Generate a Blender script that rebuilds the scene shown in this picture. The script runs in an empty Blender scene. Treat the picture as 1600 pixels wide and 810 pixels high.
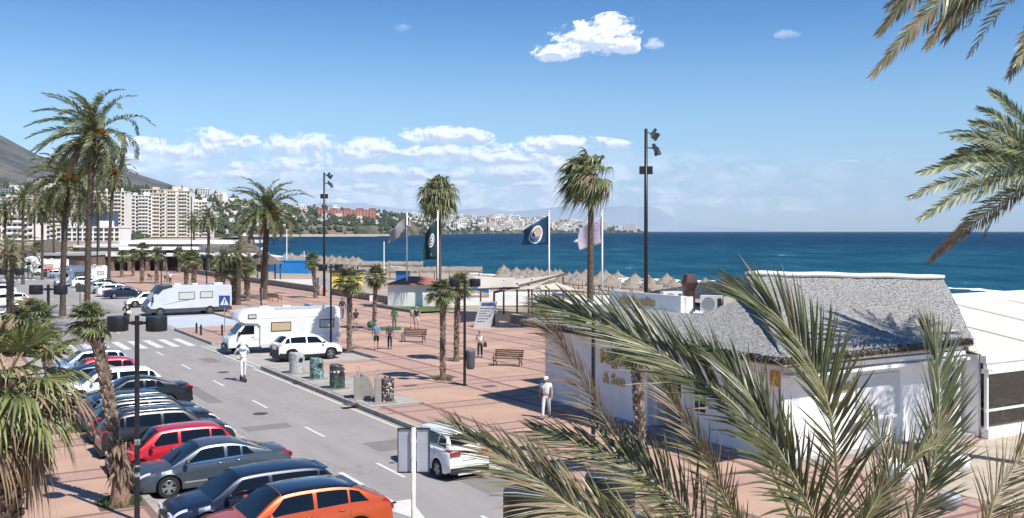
import bpy, bmesh, math, random
from mathutils import Vector, Matrix, noise as mnoise
R = math.radians
rnd = random.Random(11)
scene = bpy.context.scene
COL = scene.collection
# ------------------------------------------------------------------ camera
F = 1556.0; HC = 8.0
cam_d = bpy.data.cameras.new('camera'); cam = bpy.data.objects.new('camera', cam_d); COL.objects.link(cam)
cam.location = (0, 0, HC); cam.rotation_euler = (R(90), 0, 0)
cam_d.sensor_width = 36; cam_d.lens = 36*F/1600; cam_d.shift_y = -43/1600
cam_d.clip_start = 0.1; cam_d.clip_end = 80000
scene.camera = cam
# ------------------------------------------------------------------ world: sky with clouds (all by direction)
SUN_EL = R(54); sdx, sdy = 0.75, -0.66
n_ = math.hypot(sdx, sdy); sdx /= n_; sdy /= n_
sun_vec = Vector((sdx*math.cos(SUN_EL), sdy*math.cos(SUN_EL), math.sin(SUN_EL)))
world = bpy.data.worlds.new('World'); scene.world = world; world.use_nodes = True
wt = world.node_tree; wt.nodes.clear()
class NG:
    """tiny helper for node graphs"""
    def __init__(s, t): s.t = t
    def n(s, typ, **kw):
        x = s.t.nodes.new(typ)
        for k, v in kw.items(): setattr(x, k, v)
        return x
    def L(s, a, b): s.t.links.new(a, b)
    def m(s, op, a, b=None, c=None, clamp=False):
        x = s.t.nodes.new('ShaderNodeMath'); x.operation = op; x.use_clamp = clamp
        for i, q in enumerate((a, b, c)):
            if q is None: continue
            if isinstance(q, (int, float)): x.inputs[i].default_value = q
            else: s.L(q, x.inputs[i])
        return x.outputs[0]
    def sstep(s, v, lo, hi, a=0.0, b=1.0):
        x = s.t.nodes.new('ShaderNodeMapRange'); x.interpolation_type = 'SMOOTHSTEP'
        s.L(v, x.inputs[0])
        for i, q in enumerate((lo, hi, a, b)): x.inputs[i+1].default_value = q
        return x.outputs[0]
    def mix(s, f, a, b, mode='MIX'):
        x = s.t.nodes.new('ShaderNodeMix'); x.data_type = 'RGBA'; x.blend_type = mode
        for i, q in ((0, f), (6, a), (7, b)):
            if isinstance(q, (int, float)): x.inputs[i].default_value = q
            elif isinstance(q, (tuple, list)): x.inputs[i].default_value = (*q, 1)[:4]
            else: s.L(q, x.inputs[i])
        return x.outputs[2]
    def noise(s, vec, scale, detail=4, rough=.55, dist=0.0, dim='3D'):
        x = s.t.nodes.new('ShaderNodeTexNoise'); x.noise_dimensions = dim
        x.inputs['Scale'].default_value = scale; x.inputs['Detail'].default_value = detail
        x.inputs['Roughness'].default_value = rough; x.inputs['Distortion'].default_value = dist
        if vec is not None: s.L(vec, x.inputs['Vector'])
        return x.outputs[0]
g = NG(wt)
sky = g.n('ShaderNodeTexSky', sky_type='NISHITA', sun_disc=False, sun_elevation=SUN_EL,
          sun_rotation=math.atan2(sdx, sdy), altitude=10, air_density=1.0, dust_density=0.4, ozone_density=2.2)
tc = g.n('ShaderNodeTexCoord'); sp = g.n('ShaderNodeSeparateXYZ'); g.L(tc.outputs['Generated'], sp.inputs[0])
az = g.m('ARCTAN2', sp.outputs[0], sp.outputs[1])
hyp = g.m('SQRT', g.m('ADD', g.m('MULTIPLY', sp.outputs[0], sp.outputs[0]), g.m('MULTIPLY', sp.outputs[1], sp.outputs[1])))
el = g.m('DIVIDE', sp.outputs[2], g.m('MAXIMUM', hyp, 0.001))
def comb(x, y, z):
    c = g.n('ShaderNodeCombineXYZ')
    for i, q in enumerate((x, y, z)):
        if isinstance(q, (int, float)): c.inputs[i].default_value = q
        else: g.L(q, c.inputs[i])
    return c.outputs[0]
P0 = comb(az, g.m('MULTIPLY', el, 1.35), 0.3)
nz = g.noise(P0, 34, 10, .62, .35)
nzu = g.noise(comb(g.m('ADD', az, .0022), g.m('ADD', g.m('MULTIPLY', el, 1.35), .0050), 0.3), 34, 5, .60, .35)
nz2 = g.noise(comb(az, g.m('ADD', g.m('MULTIPLY', el, 1.6), .02), 5.0), 34, 6, .6, .2)
def azel(px, py):
    h = math.hypot(px-800, F); return math.atan2(px-800, F), (362-py)/h
BL = [(200,268,60,12,.8),(330,275,80,12,.75),(460,258,80,12,.7),(590,268,70,12,.7),(690,290,70,10,.7),(800,270,70,14,.75),(860,290,60,10,.7),(1010,300,70,9,.55),(1100,318,90,9,.5),(1220,330,60,7,.4),(560,296,60,9,.6),(925,66,76,36),(872,84,46,22),(958,46,48,28),(975,76,26,18),(1022,70,17,11,.58),(1230,55,20,9,.35),(630,45,15,8,.25),(345,226,70,28),(300,240,76,18,.95),
      (470,230,74,26),(578,236,50,26),(525,248,90,15),(688,216,88,20),(695,242,110,18,.95),(785,246,76,24),(865,230,130,19),(240,232,60,18,.85),
      (180,250,70,16,.7),(900,258,90,16,.8),(1355,253,50,5,.45),(430,262,160,10,.7),(740,275,200,14,.6)]
F_ = None; hs = None; ws_ = None; os_ = None
for b in BL:
    a0, e0 = azel(b[0], b[1]); ra, re = b[2]/F, b[3]/F; amp = b[4] if len(b) > 4 else 1.0
    da = g.m('MULTIPLY', g.m('SUBTRACT', az, a0), 1/ra)
    de = g.m('MULTIPLY', g.m('SUBTRACT', el, e0), 1/re)
    dneg = g.m('MULTIPLY', g.m('MINIMUM', de, 0.0), 1.5)      # flatter base
    d2 = g.m('ADD', g.m('MULTIPLY', da, da), g.m('MULTIPLY', g.m('ADD', g.m('MAXIMUM', de, 0.0), dneg), g.m('ADD', g.m('MAXIMUM', de, 0.0), dneg)))
    v = g.m('SUBTRACT', 1.0, d2) if amp > 1.5 else g.m('MULTIPLY', g.m('SUBTRACT', 1.0, d2), max(amp, .62))
    op = amp*.75 if amp < .6 else 1.0
    vp = g.m('MAXIMUM', v, 0.0)
    hh = g.m('MULTIPLY', vp, de)
    F_ = v if F_ is None else g.m('MAXIMUM', F_, v)
    ov = g.m('MULTIPLY', vp, op); os_ = ov if os_ is None else g.m('ADD', os_, ov)
    hs = hh if hs is None else g.m('ADD', hs, hh)
    ws_ = vp if ws_ is None else g.m('ADD', ws_, vp)
hrel = g.m('DIVIDE', hs, g.m('MAXIMUM', ws_, 0.02))
fld = g.m('ADD', g.m('MAXIMUM', F_, -1.0), g.m('MULTIPLY', g.m('SUBTRACT', nz, 0.5), 4.2))
fld = g.m('ADD', fld, g.m('MULTIPLY', g.m('SUBTRACT', g.noise(comb(az, g.m('MULTIPLY', el, 1.5), 2.3), 150, 6, .65, .4), .5), 2.0))
alpha = g.sstep(fld, -0.02, 0.75)
# the low, broken bank of cloud over the horizon
nb = g.noise(comb(az, g.m('MULTIPLY', el, 3.2), 9.1), 21, 9, .62, .4)
def ee(py): return (362-py)/F
band = g.m('MULTIPLY', g.sstep(el, ee(352), ee(320)), g.sstep(el, ee(285), ee(222), 1, 0))
bandaz = g.sstep(az, azel(900, 0)[0], azel(1420, 0)[0], 1, 0.0)
lowa = g.m('MULTIPLY', g.m('MULTIPLY', g.sstep(nb, .40, .54), band), g.m('ADD', g.m('MULTIPLY', bandaz, .62), .20))
veil = g.m('MULTIPLY', g.sstep(el, ee(345), ee(205), .16, 0), 1.0)
shade = g.sstep(g.m('ADD', g.m('ADD', g.m('MULTIPLY', hrel, 1.7), g.m('MULTIPLY', g.m('SUBTRACT', nz2, .5), 2.2)), g.m('MULTIPLY', g.m('SUBTRACT', nz, nzu), 7.0)), -.55, .75)
CW = (9.1, 9.2, 9.4); CG = (4.3, 5.0, 6.3)
ccol = g.mix(shade, CG, CW)
lcol = g.mix(g.sstep(nz2, .42, .62), (4.9, 5.8, 7.2), (8.2, 8.5, 8.9))
grad = g.mix(g.sstep(el, ee(330), ee(190)), (.64,.82,1.02), (.60,.82,.98))
grad = g.mix(g.sstep(el, ee(230), ee(-40)), grad, (.12,.445,.77))
tint = g.mix(1.0, sky.outputs[0], grad, 'MULTIPLY')
c1 = g.mix(veil, tint, (6.6, 7.6, 9.0))
c2 = g.mix(lowa, c1, lcol)
c3 = g.mix(g.m('MULTIPLY', g.m('MULTIPLY', alpha, .93), g.m('DIVIDE', os_, g.m('MAXIMUM', ws_, .001), clamp=True)), c2, ccol)
bg = g.n('ShaderNodeBackground'); bg.inputs[1].default_value = 0.10
g.L(c3, bg.inputs[0]); wo = g.n('ShaderNodeOutputWorld'); g.L(bg.outputs[0], wo.inputs[0])
# ------------------------------------------------------------------ sun and exposure
sd = bpy.data.lights.new('sun', 'SUN'); sd.energy = 4.2; sd.angle = R(.53); sd.color = (1.0, .94, .865)
so = bpy.data.objects.new('sun', sd); COL.objects.link(so)
so.rotation_euler = sun_vec.to_track_quat('Z', 'Y').to_euler(); so.location = (20, -20, 60)
vs = scene.view_settings
vs.view_transform = 'Standard'; vs.look = 'None'; vs.exposure = 0.72; vs.gamma = 1; vs.use_curve_mapping = False
scene.render.engine = 'CYCLES'
scene.cycles.max_bounces = 5; scene.cycles.transparent_max_bounces = 6; scene.cycles.volume_bounces = 0
# ------------------------------------------------------------------ road frame: s along the road, t towards the sea
RA = math.atan(928/F)
U = Vector((-math.sin(RA), math.cos(RA), 0)); V = Vector((math.cos(RA), math.sin(RA), 0))
def st(s, t, z=0.0): return U*s + V*t + Vector((0, 0, z))
def GP(px, py, z=0.0):
    Y = F*(HC-z)/(py-362); return Vector(((px-800)*Y/F, Y, z))
def PP(px, py, Y): return Vector(((px-800)*Y/F, Y, HC-(py-362)*Y/F))
def XT(px, t, z=0.0):
    """the ground point on the line t = const seen under bearing px"""
    k = (px-800)/F; Y = t/(V.x*k+V.y); return Vector((k*Y, Y, z))
# ------------------------------------------------------------------ materials
MT = {}
def mat(name, col, rough=.6, metal=0.0, col2=None, nscale=3.0, var=.18, bump=0.0, bscale=None, spec=.4, coat=0.0, trans=0.0, emis=None, streak=None):
    if name in MT: return MT[name]
    m = bpy.data.materials.new(name); m.use_nodes = True; MT[name] = m
    t = m.node_tree; q = NG(t); b = t.nodes['Principled BSDF']
    tcn = q.n('ShaderNodeTexCoord'); vec = tcn.outputs['Object']
    if streak:
        mp = q.n('ShaderNodeMapping'); mp.inputs['Scale'].default_value = streak; q.L(vec, mp.inputs[0]); vec = mp.outputs[0]
    nn = q.noise(vec, nscale, 5, .6)
    if col2 is None: col2 = tuple(c*(1-var) for c in col); cA = tuple(min(1, c*(1+var*.5)) for c in col)
    else: cA = col
    cc = q.mix(q.sstep(nn, .35, .65), cA, col2)
    q.L(cc, b.inputs['Base Color'])
    b.inputs['Roughness'].default_value = rough; b.inputs['Metallic'].default_value = metal
    b.inputs['Specular IOR Level'].default_value = spec
    if coat: b.inputs['Coat Weight'].default_value = coat; b.inputs['Coat Roughness'].default_value = .03
    if bump:
        bp = q.n('ShaderNodeBump'); bp.inputs['Strength'].default_value = bump; bp.inputs['Distance'].default_value = .05
        q.L(q.noise(vec, bscale or nscale*6, 4, .6), bp.inputs['Height']); q.L(bp.outputs[0], b.inputs['Normal'])
    if trans:
        out = t.nodes['Material Output']; tr = q.n('ShaderNodeBsdfTranslucent'); q.L(cc, tr.inputs[0])
        mx = q.n('ShaderNodeMixShader'); mx.inputs[0].default_value = trans
        q.L(b.outputs[0], mx.inputs[1]); q.L(tr.outputs[0], mx.inputs[2]); q.L(mx.outputs[0], out.inputs[0])
    return m
# ------------------------------------------------------------------ mesh builder
class MB:
    def __init__(s): s.v = []; s.f = []; s.mi = []
    def add(s, vs, fs, mi=0, M=None):
        o = len(s.v)
        for p in vs:
            p = Vector(p)
            s.v.append(M @ p if M else p)
        for f in fs: s.f.append(tuple(i+o for i in f)); s.mi.append(mi)
        return s
    def box(s, c, d, mi=0, rz=0.0, M=None, top=1.0):
        x, y, z = d[0]/2, d[1]/2, d[2]/2
        k = top
        vs = [(-x,-y,-z),(x,-y,-z),(x,y,-z),(-x,y,-z),(-x*k,-y*k,z),(x*k,-y*k,z),(x*k,y*k,z),(-x*k,y*k,z)]
        A = Matrix.Translation(c) @ Matrix.Rotation(rz, 4, 'Z')
        if M: A = M @ A
        return s.add(vs, [(3,2,1,0),(4,5,6,7),(0,1,5,4),(1,2,6,5),(2,3,7,6),(3,0,4,7)], mi, A)
    def tube(s, pts, rad, n=8, mi=0, cap=True, M=None, flat=1.0):
        pts = [Vector(p) for p in pts]
        if not isinstance(rad, (list, tuple)): rad = [rad]*len(pts)
        vs = []; fs = []
        prev = None
        for i, p in enumerate(pts):
            d = (pts[min(i+1, len(pts)-1)] - pts[max(i-1, 0)])
            d = d.normalized() if d.length > 1e-9 else Vector((0, 0, 1))
            if prev is None:
                a = Vector((1, 0, 0)) if abs(d.x) < .8 else Vector((0, 1, 0))
                x = (a - d*a.dot(d)).normalized()
            else:
                x = prev - d*prev.dot(d); x = x.normalized() if x.length > 1e-6 else prev
            prev = x; y = d.cross(x)
            for k in range(n):
                an = 2*math.pi*k/n
                vs.append(p + (x*math.cos(an) + y*math.sin(an)*flat)*rad[i])
        for i in range(len(pts)-1):
            for k in range(n):
                k2 = (k+1) % n
                fs.append((i*n+k, i*n+k2, (i+1)*n+k2, (i+1)*n+k))
        if cap:
            fs.append(tuple(range(n-1, -1, -1))); fs.append(tuple((len(pts)-1)*n+k for k in range(n)))
        return s.add(vs, fs, mi, M)
    def lathe(s, prof, n=16, c=(0,0,0), mi=0, M=None, axis='z', cap=True):
        vs = []; fs = []
        for r, z in prof:
            for k in range(n):
                an = 2*math.pi*k/n
                p = (r*math.cos(an), r*math.sin(an), z) if axis == 'z' else (r*math.cos(an), z, r*math.sin(an))
                vs.append(Vector(p)+Vector(c))
        for i in range(len(prof)-1):
            for k in range(n):
                k2 = (k+1) % n; fs.append((i*n+k, i*n+k2, (i+1)*n+k2, (i+1)*n+k))
        if cap: fs.append(tuple(range(n-1, -1, -1))); fs.append(tuple((len(prof)-1)*n+k for k in range(n)))
        return s.add(vs, fs, mi, M)
    def ball(s, c, r, n=8, mi=0, sc=(1,1,1)):
        prof = [(max(.02, math.sin(math.pi*i/n))*r, -math.cos(math.pi*i/n)*r) for i in range(n+1)]
        return s.lathe([(a, b) for a, b in prof], n+2, (0,0,0), mi, Matrix.Translation(c) @ Matrix.Diagonal((*sc, 1)))
    def prism(s, poly, z0, z1, mi=0, M=None):
        n = len(poly); vs = [(x, y, z0) for x, y in poly] + [(x, y, z1) for x, y in poly]
        fs = [tuple(range(n-1, -1, -1)), tuple(range(n, 2*n))] + [(i, (i+1) % n, n+(i+1) % n, n+i) for i in range(n)]
        return s.add(vs, fs, mi, M)
    def grid(s, fn, nu, nv, mi=0, M=None, flip=False):
        vs = [fn(i/nu, j/nv) for i in range(nu+1) for j in range(nv+1)]
        fs = []
        for i in range(nu):
            for j in range(nv):
                a = i*(nv+1)+j; q = (a, a+nv+1, a+nv+2, a+1)
                fs.append(q[::-1] if flip else q)
        return s.add(vs, fs, mi, M)
    def build(s, name, mats, parent=None, smooth=False, loc=None, rz=None, sharp=None):
        me = bpy.data.meshes.new(name); me.from_pydata([tuple(p) for p in s.v], [], s.f); me.validate()
        if not isinstance(mats, (list, tuple)): mats = [mats]
        for m in mats: me.materials.append(m)
        if len(mats) > 1 and len(me.polygons) == len(s.mi): me.polygons.foreach_set('material_index', s.mi)
        if smooth:
            me.polygons.foreach_set('use_smooth', [True]*len(me.polygons))
            if sharp: me.set_sharp_from_angle(angle=R(sharp))
        me.update()
        o = bpy.data.objects.new(name, me); COL.objects.link(o)
        if parent: o.parent = parent
        if loc is not None: o.location = loc
        if rz is not None: o.rotation_euler = (0, 0, rz)
        return o
def recalc(o):
    bm = bmesh.new(); bm.from_mesh(o.data); bmesh.ops.recalc_face_normals(bm, faces=bm.faces); bm.to_mesh(o.data); bm.free()
    return o
def tag(o, label=None, cat=None, group=None, kind=None):
    if label: o['label'] = label
    if cat: o['category'] = cat
    if group: o['group'] = group
    if kind: o['kind'] = kind
    return o
def thing(name, label, cat, loc=(0,0,0), rz=0.0, group=None):
    o = bpy.data.objects.new(name, None); COL.objects.link(o); o.empty_display_size = .2
    o.location = loc; o.rotation_euler = (0, 0, rz)
    return tag(o, label, cat, group)
KIDS = {}
def kids(o):
    return [c for c in COL.objects if c.parent == o]
def dup(root, loc, rz=0.0, label=None, group=None, scale=None, tree=None):
    """copy a thing with its parts and sub-parts; tree = cached child list"""
    r = root.copy(); COL.objects.link(r); r.location = loc; r.rotation_euler = (0, 0, rz)
    if scale: r.scale = (scale,)*3 if isinstance(scale, (int, float)) else scale
    if label: r['label'] = label
    if group: r['group'] = group
    for ch, subs in (tree if tree is not None else [(c, kids(c)) for c in kids(root)]):
        c = ch.copy(); COL.objects.link(c); c.parent = r
        for q in subs:
            d = q.copy(); COL.objects.link(d); d.parent = c
    return r
def tree_of(root): return [(c, kids(c)) for c in kids(root)]
def struct(o): o['kind'] = 'structure'; return o
# ------------------------------------------------------------------ common materials
white = mat('white_paint', (.80,.79,.77), .6, nscale=1.2, var=.05)
whitewall = mat('white_render', (.78,.77,.75), .8, nscale=.8, var=.09, bump=.15, bscale=30)
black = mat('black_metal', (.02,.021,.025), .42, var=.3, nscale=9)
dark = mat('dark_plastic', (.025,.025,.027), .55, var=.2)
glass = mat('dark_glass', (.006,.008,.010), .05, spec=.45, var=.1)
chrome = mat('chrome', (.65,.66,.68), .18, 1.0, var=.05)
tyre = mat('tyre_rubber', (.018,.018,.018), .8, var=.2)
alloy = mat('alloy_rim', (.42,.43,.45), .32, .8, var=.1)
redlamp = mat('red_lamp_lens', (.45,.01,.012), .12, spec=.6, var=.2)
clearlamp = mat('clear_lamp_lens', (.55,.58,.62), .08, spec=.9, var=.2)
platew = mat('plate_white', (.75,.75,.72), .4, var=.03)
wood = mat('bench_wood', (.17,.10,.06), .6, nscale=5, var=.4, streak=(1,8,8))
conc = mat('concrete', (.30,.28,.25), .85, nscale=1.5, var=.2, bump=.2)
# ================================================================== GROUND
def paving_mat():
    m = bpy.data.materials.new('plaza_paving'); m.use_nodes = True; t = m.node_tree; q = NG(t); b = t.nodes['Principled BSDF']
    tcn = q.n('ShaderNodeTexCoord'); spx = q.n('ShaderNodeSeparateXYZ'); q.L(tcn.outputs['Object'], spx.inputs[0])
    X, Y = spx.outputs[0], spx.outputs[1]
    def rib(c, per, off):           # distance to the middle of the repeating band
        f = q.m('FRACT', q.m('MULTIPLY', q.m('ADD', c, off), 1/per)); return q.m('MULTIPLY', q.m('ABSOLUTE', q.m('SUBTRACT', f, .5)), per)
    dy = rib(Y, 5.55, 1.55); dx = rib(X, 6.1, 2.6)
    pinky = q.m('LESS_THAN', dy, .55); pinkx = q.m('LESS_THAN', dx, .85)
    edge = q.m('MAXIMUM', q.m('LESS_THAN', q.m('ABSOLUTE', q.m('SUBTRACT', dy, .62)), .10), q.m('LESS_THAN', q.m('ABSOLUTE', q.m('SUBTRACT', dx, .95)), .13))
    n1 = q.noise(tcn.outputs['Object'], .35, 5, .6); n2 = q.noise(tcn.outputs['Object'], 5, 4, .7)
    peach = q.mix(q.sstep(n1, .35, .65), (.50,.335,.245), (.43,.28,.21))
    pink = q.mix(q.sstep(n2, .35, .65), (.45,.295,.24), (.39,.25,.205))
    c = q.mix(q.m('MAXIMUM', pinky, pinkx), peach, pink)
    c = q.mix(edge, c, (.22,.14,.12))
    br = q.n('ShaderNodeTexBrick'); q.L(tcn.outputs['Object'], br.inputs[0]); br.inputs['Scale'].default_value = 5.0
    br.inputs['Mortar Size'].default_value = .018; br.inputs['Color1'].default_value = (1,1,1,1); br.inputs['Color2'].default_value = (.90,.90,.90,1); br.inputs['Mortar'].default_value = (.74,.72,.70,1)
    c = q.mix(.6, c, br.outputs[0], 'MULTIPLY')
    n3 = q.noise(tcn.outputs['Object'], 1.1, 7, .65)
    c = q.mix(q.sstep(n3, .58, .75, 0, .35), c, (.20,.15,.12))
    n4 = q.noise(tcn.outputs['Object'], 22, 3, .6)
    c = q.mix(q.sstep(n4, .68, .74, 0, .30), c, (.12,.10,.09))
    q.L(c, b.inputs['Base Color']); b.inputs['Roughness'].default_value = .75; b.inputs['Specular IOR Level'].default_value = .25
    return m
paving = paving_mat()
def asphalt_mat(name, a, b_, red=0):
    m = bpy.data.materials.new(name); m.use_nodes = True; t = m.node_tree; q = NG(t); b = t.nodes['Principled BSDF']
    tcn = q.n('ShaderNodeTexCoord'); o = tcn.outputs['Object']
    mp = q.n('ShaderNodeMapping'); mp.inputs['Scale'].default_value = (1, .16, 1); q.L(o, mp.inputs[0])
    n1 = q.noise(mp.outputs[0], .9, 6, .65); n2 = q.noise(o, 60, 3, .7); n3 = q.noise(o, .6, 8, .7, .6)
    c = q.mix(q.sstep(n1, .3, .7), a, b_)
    c = q.mix(q.sstep(n2, .4, .62, 0, .5), c, tuple(x*.82 for x in b_))
    c = q.mix(q.sstep(n3, .56, .70, 0, .42), c, tuple(x*.60 for x in b_))        # oil and tyre stains
    vo = q.n('ShaderNodeTexVoronoi', feature='DISTANCE_TO_EDGE'); vo.inputs['Scale'].default_value = .17
    dd = q.n('ShaderNodeVectorMath', operation='ADD'); q.L(o, dd.inputs[0])
    nv = q.n('ShaderNodeTexNoise'); nv.inputs['Scale'].default_value = .8; q.L(o, nv.inputs['Vector'])
    sc = q.n('ShaderNodeVectorMath', operation='SCALE'); sc.inputs['Scale'].default_value = 1.6; q.L(nv.outputs['Color'], sc.inputs[0]); q.L(sc.outputs[0], dd.inputs[1])
    q.L(dd.outputs[0], vo.inputs['Vector'])
    c = q.mix(q.sstep(vo.outputs['Distance'], .0015, .006, .35, 0), c, tuple(x*.5 for x in b_))   # cracks
    q.L(c, b.inputs['Base Color']); b.inputs['Roughness'].default_value = .85; b.inputs['Specular IOR Level'].default_value = .25
    bp = q.n('ShaderNodeBump'); bp.inputs['Strength'].default_value = .3; bp.inputs['Distance'].default_value = .01
    q.L(n2, bp.inputs['Height']); q.L(bp.outputs[0], b.inputs['Normal'])
    return m
asphalt = asphalt_mat('worn_asphalt', (.33,.305,.290), (.275,.255,.243))
bayconc = asphalt_mat('parking_concrete', (.42,.39,.36), (.35,.325,.30))
marking = mat('road_marking', (.64,.63,.58), .6, nscale=3, col2=(.56,.55,.51))
yellowm = mat('faded_yellow_marking', (.60,.52,.33), .6, nscale=2.5, col2=(.62,.60,.52))
kerbm = mat('kerb_stone', (.36,.33,.30), .8, nscale=2.5, var=.25)
kerbface = mat('kerb_side_stone', (.16,.14,.12), .85, nscale=2.5, var=.3)
def stsheet(name, s0, s1, t0, t1, z, m, th=None, kerbt=None):
    """block or sheet in road coordinates; object local axes: x = t, y = s"""
    b = MB(); h = th or .0
    if th: b.prism([(t0,s0),(t1,s0),(t1,s1),(t0,s1)], z-th, z)
    else: b.add([(t0,s0,z),(t1,s0,z),(t1,s1,z),(t0,s1,z)], [(0,1,2,3)])
    o = b.build(name, m, rz=RA); return o
# the land, one sheet: flat behind, sloping through the beach into the sea
def interp_(tab, x):
    if x <= tab[0][0]: return tab[0][1]
    for (a, b), (c, d) in zip(tab, tab[1:]):
        if x <= c: return b+(d-b)*(x-a)/(c-a)
    return tab[-1][1]
def shore(s):
    """t of the waterline"""
    if s < 350: return interp_([(0,126),(120,124),(150,112),(180,106),(230,108),(300,112),(350,115)], s) + .8*math.sin(s*.05)
    return 115 + (s-350)**1.25*.042
sandm = bpy.data.materials.new('sand'); sandm.use_nodes = True
q = NG(sandm.node_tree); b_ = sandm.node_tree.nodes['Principled BSDF']; tcn = q.n('ShaderNodeTexCoord')
n1 = q.noise(tcn.outputs['Object'], .12, 6, .6); n2 = q.noise(tcn.outputs['Object'], 2.5, 5, .65)
cs = q.mix(q.sstep(n1, .35, .65), (.40,.33,.25), (.33,.265,.20)); cs = q.mix(q.sstep(n2, .45, .65, 0, .5), cs, (.25,.20,.15))
q.L(cs, b_.inputs['Base Color']); b_.inputs['Roughness'].default_value = .95
bp = q.n('ShaderNodeBump'); bp.inputs['Strength'].default_value = .5; bp.inputs['Distance'].default_value = .15; q.L(n2, bp.inputs['Height']); q.L(bp.outputs[0], b_.inputs['Normal'])
b = MB()
svals = [-200,-100,-40,0,40,80,100,120,140,160,180,200,220,240,260,280,300,330,360,400,450,500,600,700,800,950,1100,1400]
vs_ = []
for s in svals:
    T = shore(s)
    for t, z in ((-700,-.06),(-200,-.06),(0,-.06),(44,-.06),(52,-.1),(44+(T-44)*.5,-.5),(44+(T-44)*.82,-1.0),(T,-1.5),(T+8,-2.2),(T+60,-5),(T+300,-14)):
        vs_.append(tuple(st(s, t, z)))
nc = 11; fs_ = []
for i in range(len(svals)-1):
    for j in range(nc-1):
        a = i*nc+j; fs_.append((a, a+1, a+nc+1, a+nc))
b.add(vs_, fs_); struct(b.build('ground', sandm, smooth=True))
# sea
seam = bpy.data.materials.new('sea_water'); seam.use_nodes = True
q = NG(seam.node_tree); b_ = seam.node_tree.nodes['Principled BSDF']; tcn = q.n('ShaderNodeTexCoord'); o = tcn.outputs['Object']
spx = q.n('ShaderNodeSeparateXYZ'); q.L(o, spx.inputs[0])
tt = q.m('ADD', q.m('MULTIPLY', spx.outputs[0], V.x), q.m('MULTIPLY', spx.outputs[1], V.y))      # distance offshore
mp = q.n('ShaderNodeMapping'); mp.inputs['Rotation'].default_value = (0,0,-RA); mp.inputs['Scale'].default_value = (1,.35,1); q.L(o, mp.inputs[0])
big = q.noise(mp.outputs[0], .006, 5, .6); mid = q.noise(mp.outputs[0], .05, 6, .65); sm = q.noise(mp.outputs[0], .45, 5, .65)
deep = q.mix(q.sstep(big, .35, .65), (.0002,.022,.060), (.0004,.030,.074))
near = q.mix(q.sstep(mid, .4, .6), (.004,.058,.100), (.008,.072,.115))
dist = q.n('ShaderNodeVectorMath', operation='LENGTH'); q.L(o, dist.inputs[0])
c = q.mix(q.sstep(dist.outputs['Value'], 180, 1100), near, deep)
c = q.mix(q.sstep(q.m('ADD', q.m('MULTIPLY', mid, .6), q.m('MULTIPLY', sm, .4)), .50, .62, 0, .6), c, (.02,.10,.145))
foam = q.m('MULTIPLY', q.sstep(q.m('ADD', q.m('MULTIPLY', sm, .5), q.m('MULTIPLY', mid, .5)), .635, .665), .7)
trough_shade = q.sstep(q.m('ADD', q.m('MULTIPLY', mid, .5), q.m('MULTIPLY', sm, .5)), .50, .38, 0, .55)  # wave shade painted into the colour: low parts darkened to bring out ripples
c = q.mix(trough_shade, c, (.0005,.022,.05))
c = q.mix(foam, c, (.55,.62,.65))
q.L(c, b_.inputs['Base Color']); b_.inputs['Roughness'].default_value = .55; b_.inputs['Specular IOR Level'].default_value = .06
bp = q.n('ShaderNodeBump'); bp.inputs['Strength'].default_value = .8; bp.inputs['Distance'].default_value = .8
q.L(q.m('ADD', sm, q.m('MULTIPLY', mid, 3.0)), bp.inputs['Height']); q.L(bp.outputs[0], b_.inputs['Normal'])
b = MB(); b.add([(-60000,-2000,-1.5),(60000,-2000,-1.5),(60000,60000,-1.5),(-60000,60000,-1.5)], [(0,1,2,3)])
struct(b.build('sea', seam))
# surf lines
surfm = mat('surf_foam', (.82,.84,.85), .7, var=.05)
def ribbon(name, pts, wfn, z, seed):
    b = MB(); r = random.Random(seed); vs = []; fs = []
    for i, p in enumerate(pts):
        d = (pts[min(i+1,len(pts)-1)]-pts[max(0,i-1)]).normalized(); nrm = Vector((-d.y, d.x, 0))
        w = wfn(i/len(pts))*(.35+r.random()*.9); sh = r.uniform(-1,1)*w*.4
        vs += [tuple(p+nrm*(w/2+sh)+Vector((0,0,z))), tuple(p+nrm*sh+Vector((0,0,z+.25*min(1,w/3)))), tuple(p+nrm*(-w/2+sh)+Vector((0,0,z)))]
    for i in range(len(pts)-1):
        a = i*3; fs += [(a,a+1,a+4,a+3),(a+1,a+2,a+5,a+4)]
    b.add(vs, fs); return struct(b.build(name, surfm, smooth=True))
ribbon('surf', [st(s, shore(s)+1.0) for s in range(60, 420, 2)], lambda u: 3.0, -1.47, 1)
ribbon('surf', [st(s, shore(s)+13+3*math.sin(s*.11)) for s in range(118, 170, 1)], lambda u: 6.0*math.sin(math.pi*u)**.5+.2, -1.45, 2)
ribbon('surf', [st(s, shore(s)+22+2*math.sin(s*.2)) for s in range(80, 122, 1)], lambda u: 2.8*math.sin(math.pi*u)**.5+.1, -1.45, 5)
ribbon('surf', [PP(x, 369.6+.3*math.sin(x*.1), 0) if 0 else Vector(((x-800)/F*Y, Y, 0)) for x, Y in [(360+k*5, 1750+28*math.sin(k*.7)+k*3) for k in range(46)]], lambda u: 55*math.sin(math.pi*u)**.6+3, -1.0, 3)
# road and parking surface
struct(stsheet('road', -60, 620, 5.9, 24.6, 0.0, asphalt))
struct(stsheet('parking_surface', -60, 70.2, 5.95, 10.9, .004, bayconc))
struct(stsheet('parking_surface', 84, 180, 18.3, 24.5, .004, bayconc))
struct(stsheet('parking_surface', 57.2, 70.5, 17.4, 24.5, .004, bayconc))
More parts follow.
